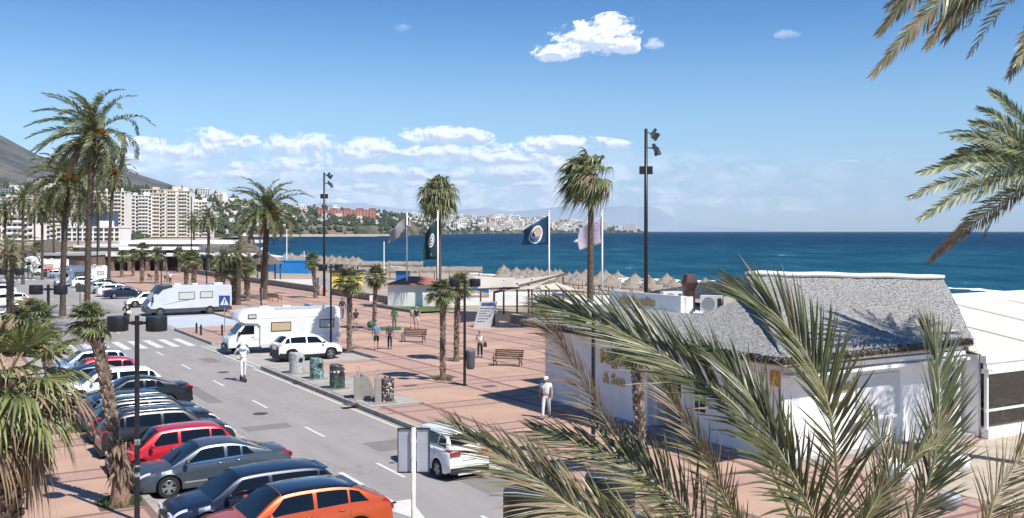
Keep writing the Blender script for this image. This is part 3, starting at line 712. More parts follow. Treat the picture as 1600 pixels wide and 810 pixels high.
nf([(1300,980,7.2),(1290,880,6.6),(1262,790,6.3),(1215,700,6.3),(1165,610,6.5),(1100,545,6.8)], (.2,-.9,.35), .55, .032, 60, .03, 11, (0,0,1), drp=.1, a0=48, a1=16)
0 and nf([(1290,990,7.2),(1200,930,6.4),(1080,880,6.1),(980,850,6.1),(880,800,6.3)], (0,-.6,.8), .46, .026, 54, .3, 12, (0,2,2), drp=.15)
nf([(1340,970,7.9),(1380,860,8.3),(1392,780,8.6),(1380,700,8.8),(1352,640,9.0)], (.2,-1,.2), .44, .025, 46, .1, 13, (0,1,2), drp=.1)
nf([(1345,990,7.7),(1440,900,8.2),(1510,850,8.6),(1590,800,8.9),(1660,740,9.0)], (.2,-.8,.5), .44, .02, 46, .7, 14, (3,3,2), drp=.3)
nf([(1310,990,8.0),(1230,910,8.6),(1180,860,8.8),(1140,800,9.0),(1105,720,9.2)], (-.2,-.9,.3), .40, .02, 50, .5, 15, (0,2,3), drp=.2)
nf([(1310,990,7.0),(1330,900,6.2),(1345,830,5.9),(1375,770,5.9)], (.2,-.9,.3), .42, .024, 44, .1, 16, (0,2,2), drp=.1)
# ---- date palm entering from the right edge
Cx, Cy, Cz = 17.9, 33.0, 9.75
e = thing('date_palm', 'date palm whose fronds reach in from the right edge above the white terrace', 'palm tree', (Cx, Cy, KH))
date_trunk(Cz-KH, .3, 56).build('trunk', bark_p, e)
r = random.Random(5); mb = MB()
for k, (x, y) in enumerate([(1438,342),(1422,308),(1437,270),(1490,215),(1518,192),(1548,142),(1452,408),(1476,250),(1500,235),(1530,170)]):
    tip = PP(x, y, Cy-1.2+.35*k) - Vector((Cx, Cy, KH)); c = Vector((0,0,Cz-KH)); mid = c.lerp(tip, .5)+Vector((0,0,.42 if y < 400 else .30))
    frond(mb, [c, c.lerp(mid,.5)+Vector((0,0,.18)), mid, mid.lerp(tip,.55)+Vector((0,0,.10)), tip], 96, .56, .050, (.1,-1,.35), r, False, (0,1,2), .06 if y < 400 else .7, .15, Vector((-.1,0,0)), 24, a0=58, a1=22, rr=.025)
for k in range(30):
    azm = -1.9+ (k*2.39996) % 4.2; f = k/30; pts = arc((0,0,Cz-KH), azm, R(75-90*f), 4.2, R(60), Vector((-.1,0,0)))
    frond(mb, pts, 44, .50, .06, (0,-.5,.8), r, False, (0,1,2), .05, .2, Vector((-.1,0,0)), vj=25)
mb.build('crown', LM, e)
# ---- date palm overhead in the upper right corner
Cx, Cy, Cz = PP(1722, -70, 18.5)
e = thing('date_palm', 'tall date palm whose frond tips hang into the upper right corner', 'palm tree', (Cx, Cy, KH))
date_trunk(Cz-KH, .3, 57).build('trunk', bark_p, e)
r = random.Random(6); mb = MB()
for k, (x, y, dy, mx, my) in enumerate([(1364,116,-.6,1500,-20),(1374,50,.2,1480,-55),(1390,8,.9,1530,-90),(1478,60,1.4,1560,-50),(1578,118,-1.0,1640,20),(1450,70,-.2,1540,-35),(1590,98,-1.8,1650,30)]):
    tip = PP(x, y, Cy+dy) - Vector((Cx, Cy, KH)); mid = PP(mx, my, Cy+dy*.5) - Vector((Cx, Cy, KH)); c = Vector((0,0,Cz-KH))
    frond(mb, [c, c.lerp(mid,.5)+Vector((0,0,.12)), mid, mid.lerp(tip,.5)+Vector((0,0,.10)), tip], 110, .46, .040, (.15,-1,.25), r, False, (0,1,3), .25, .22, Vector((-.1,0,0)), 14, a0=55, a1=18, rr=.022)
for k in range(24):
    azm = -1.9+(k*2.39996) % 3.6; f = k/24; pts = arc((0,0,Cz-KH), azm, R(80-80*f), 4.2, R(60), Vector((-.1,0,0)))
    frond(mb, pts, 40, .46, .05, (0,0,1), r, False, (0,1,2), .05, .2)
mb.build('crown', LM, e)
# other low greenery: weeds round the tree pits
weedm = mat('weed_leaf', (.07,.14,.03), .6, nscale=9, col2=(.12,.18,.05), trans=.2)
def weeds(p, rad, n, seed):
    r = random.Random(seed); mb = MB()
    for k in range(n):
        a = r.uniform(0,6.28); d = rad*r.uniform(.5,1); b0 = Vector((math.cos(a)*d, math.sin(a)*d, 0))
        for j in range(6):
            aa = r.uniform(0,6.28); h = r.uniform(.06,.2); dd = Vector((math.cos(aa),math.sin(aa),0)); s_ = Vector((-dd.y,dd.x,0))*.015
            mb.add([b0-s_, b0+s_, b0+dd*.05+Vector((0,0,h))], [(0,1,2)])
    return tag(mb.build('weeds', weedm, loc=p), kind='stuff')
weeds(st(30.5,5.0,KH+.01), .6, 90, 1); weeds(GP(692,594,KH+.01), .5, 50, 2); weeds(st(42.6,4.7,KH+.01), .6, 70, 3)
soil = mat('tree_pit_soil', (.13,.10,.07), .95, nscale=8, var=.4, bump=.6)
for k, p in enumerate([st(30.4,5.0), st(42.6,4.7), GP(546,548), GP(585,515), GP(692,594), GP(713,565), XT(1000,19.5)]):
    b = MB(); b.prism([(-.62,-.62),(.62,-.62),(.62,.62),(-.62,.62)], -.02, .006); struct(b.build('tree_pit', soil, loc=(p.x,p.y,KH+.004), rz=RA))
# ================================================================== VEHICLES
def lerp(a, b, u): return a+(b-a)*u
def interp(tab, x):
    if x <= tab[0][0]: return tab[0][1]
    for i in range(len(tab)-1):
        if x <= tab[i+1][0]:
            u = (x-tab[i][0])/(tab[i+1][0]-tab[i][0]); return lerp(tab[i][1], tab[i+1][1], u)
    return tab[-1][1]
def sinterp(tab, x):
    """smooth (Catmull) interpolation of a table"""
    if x <= tab[0][0]: return tab[0][1]
    if x >= tab[-1][0]: return tab[-1][1]
    for i in range(len(tab)-1):
        if x <= tab[i+1][0]:
            x0, y0 = tab[i]; x1, y1 = tab[i+1]; h = x1-x0; u = (x-x0)/h
            m0 = (y1-tab[i-1][1])/(x1-tab[i-1][0]) if i > 0 else (y1-y0)/h
            m1 = (tab[i+2][1]-y0)/(tab[i+2][0]-x0) if i+2 < len(tab) else (y1-y0)/h
            d = (y1-y0)/h
            if abs(d) < 1e-6: m0 = m1 = 0
            else:
                m0 = max(-3*abs(d), min(3*abs(d), m0)) if m0*d > 0 else 0; m1 = max(-3*abs(d), min(3*abs(d), m1)) if m1*d > 0 else 0
            u2, u3 = u*u, u*u*u
            return (2*u3-3*u2+1)*y0+(u3-2*u2+u)*h*m0+(-2*u3+3*u2)*y1+(u3-u2)*h*m1
def paint(name, c, metal=.25):
    return mat('paint_'+name, c, .34, metal, var=.04, nscale=1.5, spec=.4, coat=.45 if max(c) < .2 else .8)
KIND = {
 # L, W, H, wheelbase, r, front overhang, top profile (x,z) nose->tail as fraction handled below, glasshouse xs: ws0, ws1, rw1, rw0
 'sedan': dict(L=4.75, W=1.82, H=1.46, wb=2.72, r=.33, fo=.93, top=[(-2.375,.80),(-2.30,.98),(-2.1,1.03),(-1.55,1.06),(-1.1,1.04),(0,.97),(.95,.94),(1.35,.90),(2.0,.80),(2.25,.70),(2.375,.55)], ws0=1.35, ws1=.45, rw1=-.75, rw0=-1.72),
 'hatch': dict(L=3.95, W=1.70, H=1.50, wb=2.45, r=.31, fo=.78, top=[(-1.975,.78),(-1.93,.98),(-1.7,1.03),(-.6,1.00),(0,.96),(.9,.92),(1.25,.88),(1.65,.80),(1.86,.70),(1.975,.55)], ws0=1.2, ws1=.50, rw1=-1.45, rw0=-1.88),
 'estate': dict(L=4.7, W=1.84, H=1.52, wb=2.75, r=.34, fo=.92, top=[(-2.35,.78),(-2.30,.98),(-2.1,1.06),(-1.0,1.03),(0,.99),(.95,.96),(1.35,.92),(2.0,.82),(2.22,.72),(2.35,.55)], ws0=1.32, ws1=.50, rw1=-1.72, rw0=-2.22),
 'suv': dict(L=4.6, W=1.88, H=1.68, wb=2.70, r=.37, fo=.90, top=[(-2.3,.80),(-2.26,1.06),(-2.1,1.16),(-1.0,1.13),(0,1.09),(.9,1.07),(1.3,1.03),(1.9,.95),(2.15,.84),(2.3,.62)], ws0=1.28, ws1=.50, rw1=-1.62, rw0=-2.18),
 'coupe_suv': dict(L=4.75, W=1.93, H=1.60, wb=2.82, r=.38, fo=.93, top=[(-2.375,.82),(-2.33,1.02),(-2.15,1.12),(-1.6,1.12),(-1.0,1.09),(0,1.04),(.9,1.01),(1.35,.98),(1.95,.90),(2.22,.78),(2.375,.58)], ws0=1.35, ws1=.52, rw1=-1.25, rw0=-2.12),
 'compact_suv': dict(L=4.2, W=1.78, H=1.60, wb=2.56, r=.35, fo=.82, top=[(-2.1,.80),(-2.06,1.04),(-1.9,1.11),(-1.0,1.08),(0,1.03),(.85,1.01),(1.2,.98),(1.75,.90),(1.97,.80),(2.1,.60)], ws0=1.2, ws1=.45, rw1=-1.45, rw0=-1.98),
}
CARM = {}
def car(kind, label, col, s, t, face, clad=False, rails=None, roofdark=False, spoiler=False, silver=False, detail=True, wcol=None, name='parked_car', cat='car', z=0.0, rot=0.0, glasscol=None, group='cars parked along the seafront road', plates=True):
    """face: heading angle inside the road frame, 0 = nose to the sea (+t), 180 = nose to the left sidewalk"""
    K = KIND[kind]; L, W, H, wb, r = K['L'], K['W'], K['H'], K['wb'], K['r']; hw = W/2
    e = thing(name, label, cat, st(s, t, z), RA+R(face)+R(rot), group)
    if not label: pass
    xf = L/2-K['fo']; xr = xf-wb; top = K['top']; ws0, ws1, rw1, rw0 = K['ws0'], K['ws1'], K['rw1'], K['rw0']
    def hwid(x):
        u = abs(x)/(L/2); k = 1-.16*max(0, (u-.62)/.38)**2.4
        return hw*k
    def zt(x): return sinterp(top, x)
    def zbot(x):
        b0 = .24 if abs(x) < L/2-.12 else .30; ar = r+.055
        for xw in (xf, xr):
            d = x-xw
            if abs(d) < ar: b0 = max(b0, r+math.sqrt(ar*ar-d*d)*.98)
        return b0
    def sect(x):
        w = hwid(x); zb = zbot(x); z1 = zt(x); zs = max(zb+.03, z1-.17)
        return [Vector((x,0,.2)), Vector((x,w-.30,.2)), Vector((x,w-.30,zb)), Vector((x,w-.025,zb)), Vector((x,w-.005,zb+.03)), Vector((x,w+.002,lerp(zb,zs,.45))), Vector((x,w-.012,zs)), Vector((x,w-.045,z1-.06)), Vector((x,w-.12,z1-.008)), Vector((x,w*.5,z1+.022)), Vector((x,0,z1+.03))]
    xs = set([-L/2, -L/2+.04, -L/2+.1, L/2, L/2-.04, L/2-.1, L/2-.2])
    x = -L/2+.2
    while x < L/2-.15: xs.add(round(x,3)); x += .16
    for xw in (xf, xr):
        ar = r+.055
        for k in range(-8, 9): xs.add(round(xw+ar*math.sin(k/8*math.pi/2)*1.0, 4))
        xs.add(round(xw-ar-.005,4)); xs.add(round(xw+ar+.005,4))
    xs = sorted(xs)
    mb = MB(); N = 11; rowm = {}
    vs = []
    for x in xs:
        S_ = sect(x); vs += S_[::-1]
        vs += [Vector((p.x,-p.y,p.z)) for p in S_[1:]]
    M_ = 2*N-1
    fs = []; mi = []
    for i in range(len(xs)-1):
        for j in range(M_-1):
            a = i*M_+j; fs.append((a, a+1, a+M_+1, a+M_))
            jj = j if j < N-1 else M_-2-j          # 0 = top centre ... 9 = floor
            m = 0
            if jj in (7,8,9): m = 1
            if jj == 6: m = 1 if clad else 0
            if jj == 5 and clad: m = 1
            if jj == 6 and not clad: m = 0
            mi.append(m)
    # end caps
    for base, rev in ((0, False), ((len(xs)-1)*M_, True)):
        f = tuple(range(base, base+M_)); fs.append(f if rev else f[::-1]); mi.append(1 if clad else 0)
    o0 = len(mb.v); mb.v += vs; mb.f += fs; mb.mi += mi
    body = mb.build('body', [col, dark], e, smooth=True, sharp=38); recalc(body)
    body.data.set_sharp_from_angle(angle=R(38))
    # glasshouse
    def zroof(x):
        return sinterp([(rw0, zt(rw0)+.01), (rw1, H-.065), (lerp(rw1,ws1,.45), H), (ws1, H-.05), (ws0, zt(ws0)+.01)], x)
    def gs(x, k):
        """k 0..1 side (belt to roof edge), 1..2 roof edge to centre"""
        zb = zt(x)-.02; zr = max(zroof(x), zb+.005); wbt = hwid(x)-.10; hgt = zr-zb
        tz = min(1, hgt/.5); wr = wbt-.34*hgt-.02
        zedge = zr-.05*tz
        if k <= 1: return Vector((x, lerp(wbt, wr+.02, k)+.02*math.sin(math.pi*k)*tz, lerp(zb, zedge, k)))
        u = k-1; cr = .035*tz
        if u < .12: v = u/.12; return Vector((x, lerp(wr+.02, wr*.93, v), lerp(zedge, zr-.012*tz, v**.6)))
        v = (u-.12)/.88; return Vector((x, wr*.93*(1-v), zr-.012*tz+cr*(1-(1-v)**2)))
    ks = [0,.2,.4,.6,.8,1.0,1.04,1.08,1.12,1.35,1.6,2.0]
    gx = [lerp(rw0, ws0, i/34) for i in range(35)]
    vs = []
    for x in gx:
        P = [gs(x,k) for k in ks]; vs += P + [Vector((p.x,-p.y,p.z)) for p in P[:-1][::-1]]
    m2 = 2*len(ks)-1; fs = []; mi = []
    for i in range(len(gx)-1):
        for j in range(m2-1):
            a = i*m2+j; fs.append((a, a+m2, a+m2+1, a+1)); jj = j if j < len(ks)-1 else m2-2-j
            xm = (gx[i]+gx[i+1])/2
            mi.append(1 if (roofdark and jj >= 5 and rw1-.1 < xm < ws1+.05) else 0)
    g_ = MB(); g_.v = vs; g_.f = fs; g_.mi = mi
    g_.build('roof', [col, mat('gloss_black_roof', (.012,.013,.016), .12, .2, coat=.9)], e, smooth=True, sharp=50)
    def panel(fn, x0, x1, k0, k1, off, nm, m, parent=e, nx=8, nk=4, side=1, slantf=0, slantr=0, smooth=True):
        """patch of a surface, lifted by off along its normal"""
        def P(u, v):
            k = lerp(k0, k1, v); xx = lerp(x0 + slantr*v, x1 - slantf*v, u)
            p = fn(xx, k); pa = fn(xx+.01, k); pb = fn(xx, k+.01 if k < 1.98 else k-.01)
            nrm = (pa-p).cross(pb-p)
            if k >= 1.98: nrm = -nrm
            if nrm.y < 0 and abs(nrm.y) > abs(nrm.z)*.2: nrm = -nrm
            elif nrm.z < 0 and abs(nrm.z) >= abs(nrm.y)*.2: nrm = -nrm
            nrm = nrm.normalized() if nrm.length > 1e-9 else Vector((0,1,0))
            p = p+nrm*off; return Vector((p.x, p.y*side, p.z))
        q_ = MB(); q_.grid(P, nx, nk, flip=(side < 0)); return q_.build(nm, m, parent, smooth=smooth)
    gm = glass
    # side windows follow the glasshouse; pillars remain body colour
    p0 = lerp(rw1, rw0, .45) if kind != 'sedan' else lerp(rw1, rw0, .38)
    cB = -.28 if kind != 'hatch' else -.12; cC = rw1+.02 if kind != 'sedan' else rw1-.08
    for sd_ in (1, -1):
        for (x0, x1, sl, sr) in ((cB+.05, ws0-.34, (ws0-ws1)*.60, 0.0), (cC+.10 if kind != 'hatch' else rw1+.35, cB-.05, 0, .0), (p0-.05, (cC+.04 if kind != 'hatch' else rw1+.29), 0, (rw1-p0)*.6 if rw1 > p0 else 0)):
            if x1-x0 < .12: continue
            panel(gs, x0, x1, .16, .88, .006, 'window', gm, side=sd_, slantf=sl, slantr=sr)
    def full(a, b, k0, nm, off=.006):
        def P(u, v):
            x = lerp(a, b, u); y = lerp(-1, 1, v); k = k0+(1-abs(y))*(2-k0); p = gs(x, k)
            return Vector((p.x+ (.003 if b > 0 else -.003), p.y*(1 if y > 0 else -1) if abs(y) > 1e-6 else 0, p.z+off))
        q_ = MB(); q_.grid(P, 8, 10); return q_.build(nm, gm, e, smooth=True)
    full(ws1+.03, ws0-.04, 1.10, 'windscreen')
    full(rw0+.08, rw1-.06, 1.16, 'rear_window')
    if roofdark:
        pass
    def bs(x, k):
        """k: 0 sill .. 1 shoulder .. 2 top centre line"""
        S_ = sect(x); P = S_[4:]; 
        f = k/2*(len(P)-1); i = min(int(f), len(P)-2); return P[i].lerp(P[i+1], f-i)
    if detail:
        # doors: thin raised skins with a dark shut line behind
        dz = .003
        doorx = [(cB+.0, ws0-.22), (max(xr+r*.62, cC-.02), cB)]
        for sd_ in (1, -1):
            for x0, x1 in doorx:
                panel(bs, x0-.012, x1+.012, .18, 1.02, .0012, 'shut_line', dark, side=sd_, nx=10)
                d_ = panel(bs, x0+.004, x1-.004, .20, 1.0, dz, 'door', col, side=sd_, nx=10)
                hx = x0+.12; p = bs(hx+.08, .93)
                MB().tube([(hx, sd_*(p.y+.012), p.z), (hx+.08, sd_*(p.y+.03), p.z+.006), (hx+.17, sd_*(p.y+.012), p.z)], [.012,.016,.012], 6).build('handle', chrome if silver else col, d_, smooth=True)
            if silver:
                panel(gs, rw1-.05, ws0-.30, .02, .12, .008, 'window_trim', chrome, side=sd_, nx=12, nk=1)
                panel(bs, xr+r+.15, xf-r-.12, .22, .30, .010, 'side_trim', chrome, side=sd_, nx=8, nk=1)
            # mirror
            my = hwid(ws0-.3); MB().ball((ws0-.42, sd_*(my+.10), zt(0)+.09), .10, 8, 0, (.75,1.05,.75)).tube([(ws0-.40, sd_*(my-.06), zt(0)+.03), (ws0-.42, sd_*(my+.08), zt(0)+.07)], .025, 6).build('mirror', col if not clad else dark, e, smooth=True)
            # lamps
            panel(bs, L/2-.42, L/2-.03, 1.02 if kind != 'hatch' else .95, 1.34, .008, 'headlight', clearlamp, side=sd_, nx=6, nk=3)
            panel(bs, -L/2+.02, -L/2+.30, 1.0, 1.36, .008, 'taillight', redlamp, side=sd_, nx=6, nk=3)
            if rails: MB().tube([(rw1+.05, sd_*gs(rw1+.05,1.05).y, gs(rw1+.05,1.1).z-.01)]+[(x_, sd_*gs(x_,1.05).y, gs(x_,1.1).z+.045) for x_ in (rw1+.18, rw1+.5, 0, ws1-.4, ws1-.15)]+[(ws1-.02, sd_*gs(ws1-.02,1.05).y, gs(ws1-.02,1.1).z-.01)], .018, 6).build('roof_rail', rails, e, smooth=True)
        # rear and front faces
        zf = .52
        q_ = MB(); q_.box((L/2+.004, 0, .56), (.03, .9, .14)).box((L/2-.0, 0, .36), (.05, 1.1, .12)); q_.build('grille', dark, e)
        if plates:
            MB().box((L/2+.02, 0, .47), (.02, .50, .11)).build('licence_plate', platew, e)
            MB().box((-L/2-.012, 0, .72 if kind in ('hatch','sedan') else .80), (.02, .50, .11)).build('licence_plate', platew, e)
        for sd_ in (1, -1):
            MB().box((-L/2-.005, sd_*(hwid(-L/2)-.20), .88), (.05, .34, .13)).build('taillight', redlamp, e)
            MB().box((L/2-.02, sd_*(hwid(L/2)-.20), .66), (.06, .32, .11)).build('headlight', clearlamp, e)
        MB().box((-L/2-.0, 0, .36), (.05, W*.82, .16)).build('rear_bumper', dark, e)
        if spoiler:
            p = gs(rw1-.16, 2.0); MB().box((rw1-.12, 0, p.z+.012), (.26, W*.56, .03)).build('spoiler', mat('gloss_black_roof', (.012,.013,.016), .12, .2, coat=.9), e)
        if kind == 'sedan' and spoiler is None: pass
    # wheels
    key = (round(r,2), wcol)
    if key not in CARM:
        tb = MB(); w2 = .105
        tb.lathe([(r*.62,-w2),(r*.93,-w2),(r*.985,-w2*.75),(r,-w2*.3),(r,w2*.3),(r*.985,w2*.75),(r*.93,w2),(r*.64,w2),(r*.64,.02),(.01,.02)], 28, axis='y')
        rb = MB(); rr = r*.66
        rb.lathe([(rr,.10),(rr*.93,.108),(rr*.90,.07),(rr*.90,.03)], 24, axis='y', cap=False)
        for k in range(10):
            a = 2*math.pi*k/10+ (.12 if k % 2 else -.12)
            d = Vector((math.cos(a),0,math.sin(a))); n2 = Vector((-math.sin(a),0,math.cos(a)))
            w_ = .024
            A = [d*.04-n2*w_, d*.04+n2*w_, d*rr*.92+n2*w_*.8, d*rr*.92-n2*w_*.8]
            rb.add([p+Vector((0,.098,0)) for p in A]+[p+Vector((0,.06,0)) for p in A], [(0,1,2,3),(0,4,5,1),(2,6,7,3),(1,5,6,2),(3,7,4,0)])
        rb.lathe([(.055,.07),(.055,.102),(.04,.108),(.01,.108)], 12, axis='y')
        hb = MB(); hb.lathe([(rr*.9,.0),(rr*.9,.035),(.02,.035)], 20, axis='y')
        def mk(mb_, nm, m):
            o_ = mb_.build(nm, m, smooth=True, sharp=40); recalc(o_); o_.data.set_sharp_from_angle(angle=R(40)); me = o_.data; bpy.data.objects.remove(o_); return me
        CARM[key] = (mk(tb, 'tyre', tyre), mk(rb, 'rim', wcol or alloy), mk(hb, 'hub', dark))
    tm, rm, hm = CARM[key]
    for xw in (xf, xr):
        for sd_ in (1, -1):
            wo_ = bpy.data.objects.new('wheel', tm); COL.objects.link(wo_); wo_.parent = e
            wo_.location = (xw, sd_*(hwid(xw)-.125), r); wo_.rotation_euler = (0,0,0 if sd_ > 0 else math.pi)
            for me, nm in ((rm,'rim'),(hm,'brake_disc')):
                o_ = bpy.data.objects.new(nm, me); COL.objects.link(o_); o_.parent = wo_
    return e
C_orange = paint('orange', (.55,.085,.018), .35); C_navy = paint('navy', (.012,.020,.045)); C_grey = paint('slate_grey', (.085,.105,.13), .5)
C_red = paint('red', (.50,.012,.02), .15); C_dgrey = paint('dark_grey', (.030,.032,.035), .3); C_blk = paint('black', (.014,.016,.022)); C_dblue = paint('dark_blue', (.02,.045,.085), .3)
C_white = paint('white', (.80,.80,.79), 0); C_silver = paint('silver', (.42,.45,.48), .7); C_lblue = paint('pale_blue', (.35,.43,.55), .5); C_green = paint('pale_green', (.38,.47,.44), .5); C_beige = paint('beige', (.45,.42,.36), .4)
silverm = mat('satin_rail', (.5,.5,.5), .3, .9, var=.05)
G1 = 'cars parked along the left sidewalk'; G2 = 'vehicles parked on the plaza side of the road'
car('coupe_suv', 'orange sporty car with dark glass roof, nearest of the parked row', C_orange, 24.55, 8.2, 180, roofdark=True, spoiler=True, group=G1)
car('estate', 'glossy navy hatchback between the orange car and the grey saloon', C_navy, 27.15, 7.9, 180, silver=False, spoiler=True, group=G1)
car('sedan', 'slate grey saloon with chrome side strip and spoked wheels', C_grey, 31.75, 7.9, 180, silver=True, group=G1)
car('hatch', 'small red hatchback between the grey saloon and a dark sports utility car', C_red, 34.55, 7.3, 180, group=G1)
car('suv', 'dark grey sports utility car with silver roof rails, tail towards the sidewalk', C_dgrey, 37.3, 7.7, 0, rails=silverm, group=G1)
car('suv', 'black sports utility car with roof rails right behind the grey one', C_blk, 40.0, 7.8, 0, rails=silverm, group=G1)
car('estate', 'dark blue estate car with roof rails in the middle of the row', C_dblue, 42.6, 7.8, 0, rails=dark, group=G1)
car('sedan', 'black saloon with a chrome window line, tail towards the road', C_blk, 47.3, 8.4, 180, silver=True, group=G1)
car('estate', 'white estate car with a black tailgate in the parked row', C_white, 50.3, 7.8, 180, silver=False, group=G1)
car('hatch', 'bright red car with a black rear spoiler beyond the white estate', C_red, 55.0, 7.9, 180, spoiler=True, group=G1)
car('sedan', 'dark blue car seen only by its roof before the bright red car', C_dblue, 52.7, 7.3, 180, group=G1)
car('compact_suv', 'pale blue hatchback, last car of the row before the zebra crossing', C_lblue, 58.2, 8.0, 180, group=G1)
car('compact_suv', 'white compact car parked beside the camper, nose to the plaza', C_white, 60.2, 20.9, 4, clad=True, spoiler=False, group=G2)
car('hatch', 'white car half hidden by the near palm frond, driving away on the road', C_white, 30.2, 15.25, 90, name='car', group='vehicles on the road')
car('compact_suv', 'white car with black nose next to the grey motorhome', C_white, 110.6, 20.8, 180, clad=True, group=G2)
car('sedan', 'navy blue saloon at the far parking bays, tail to the road', C_navy, 126.0, 21.2, 0, group=G2)
car('estate', 'white car squeezed between the navy saloon and a pale green one', C_white, 131.0, 21.2, 0, group=G2, detail=False)
car('hatch', 'pale green hatchback with a white wheel in the far bays', C_green, 137.5, 20.8, 0, group=G2)
car('sedan', 'dark saloon behind the pale green hatchback', C_dblue, 148.0, 22.5, 0, group=G2, detail=False)
car('compact_suv', 'white compact car in front of the far cab-over camper', C_white, 153.0, 20.7, 0, group=G2, detail=False)
far = [(186,C_silver,'hatch','silver car just beyond the far camper'),(190,C_dgrey,'sedan','dark grey car two bays past the far camper'),(194,C_red,'hatch','dark red car between pale vans in the distance'),
       (207,C_blk,'suv','black car at the distant end of the plaza bays'),(211,C_white,'estate','white car before the distant white van'),(228,C_silver,'hatch','silver car at the far end of the road')]
for s_, c_, k_, l_ in far: car(k_, l_, c_, s_, 20.8, 0, group=G2, detail=False)
for s_, c_, k_, l_ in [(98,C_blk,'hatch','dark car behind the thick palm trunk on the left of the road'),(101,C_silver,'estate','silver car just beyond the zebra crossing on the left'),(118,C_white,'estate','white car at the left edge under the young palm'),(122,C_silver,'hatch','silver car beside the white one at the left edge'),
                       (134,C_white,'suv','white tall car farther along the left kerb'),(139,C_blk,'sedan','black car on the far left kerb')]: car(k_, l_, c_, s_, 7.9, 180, group=G1, detail=False)
# ------------------------------------------------------------------ motorhomes
rvwhite = paint('camper_white', (.80,.80,.78), 0); rvgrey = paint('camper_grey', (.58,.62,.64), .1); rvdark = paint('camper_dark', (.035,.045,.06), .2)
blind = mat('window_blind', (.48,.36,.22), .7, var=.1, nscale=6, streak=(10,1,1)); blindg = mat('window_pale_blind', (.52,.53,.50), .5, var=.2, nscale=6, streak=(10,1,1))
def shell(poly, w, rnd_=.07, mi=0):
    """side profile (x,z) spread across y with rounded edges"""
    mb = MB(); n = len(poly); cx = sum(p[0] for p in poly)/n; cz = sum(p[1] for p in poly)/n
    lv = [(-w/2, rnd_), (-w/2+rnd_*.3, rnd_*.3), (-w/2+rnd_, 0), (w/2-rnd_, 0), (w/2-rnd_*.3, rnd_*.3), (w/2, rnd_)]
    vs = []
    for y, inn in lv:
        for x, z in poly:
            dx, dz = cx-x, cz-z; l = math.hypot(dx, dz); vs.append((x+dx/l*inn, y, z+dz/l*inn))
    fs = [tuple(range(n)), tuple(range(5*n, 6*n))[::-1]]
    for i in range(5):
        for j in range(n): fs.append((i*n+j, i*n+(j+1)%n, (i+1)*n+(j+1)%n, (i+1)*n+j))
    mb.add(vs, fs, mi); return mb
def rwheel(e, x, y, r, rimm, side):
    wo_ = MB().lathe([(r*.6,-.11),(r*.93,-.11),(r,-.05),(r,.05),(r*.93,.11),(r*.6,.11)], 26, axis='y').build('wheel', tyre, e, smooth=True, sharp=40, loc=(x,y,r)); recalc(wo_)
    rb = MB().lathe([(r*.66,.105),(r*.58,.115),(r*.52,.08),(.03,.10)], 22, axis='y', cap=False)
    for k in range(8):
        a = 2*math.pi*k/8; rb.tube([(math.cos(a)*.05,.11,math.sin(a)*.05),(math.cos(a)*r*.56,.105,math.sin(a)*r*.56)], .02, 4)
    ro = rb.build('rim', rimm, wo_); recalc(ro)
    if side < 0: wo_.rotation_euler = (0,0,math.pi)
def wframe(e, x, z, w, h, yside, W, pane, nm='window', fr=dark):
    y = yside*(W/2+.012)
    f = MB(); t_ = .05
    f.box((x,y,z+h/2-t_/2),(w,.03,t_)).box((x,y,z-h/2+t_/2),(w,.03,t_)).box((x-w/2+t_/2,y,z),(t_,.03,h-2*t_)).box((x+w/2-t_/2,y,z),(t_,.03,h-2*t_))
    f = f.build(nm, fr, e); MB().box((x,y,z),(w-2*t_,.018,h-2*t_)).build('pane', pane, f); return f
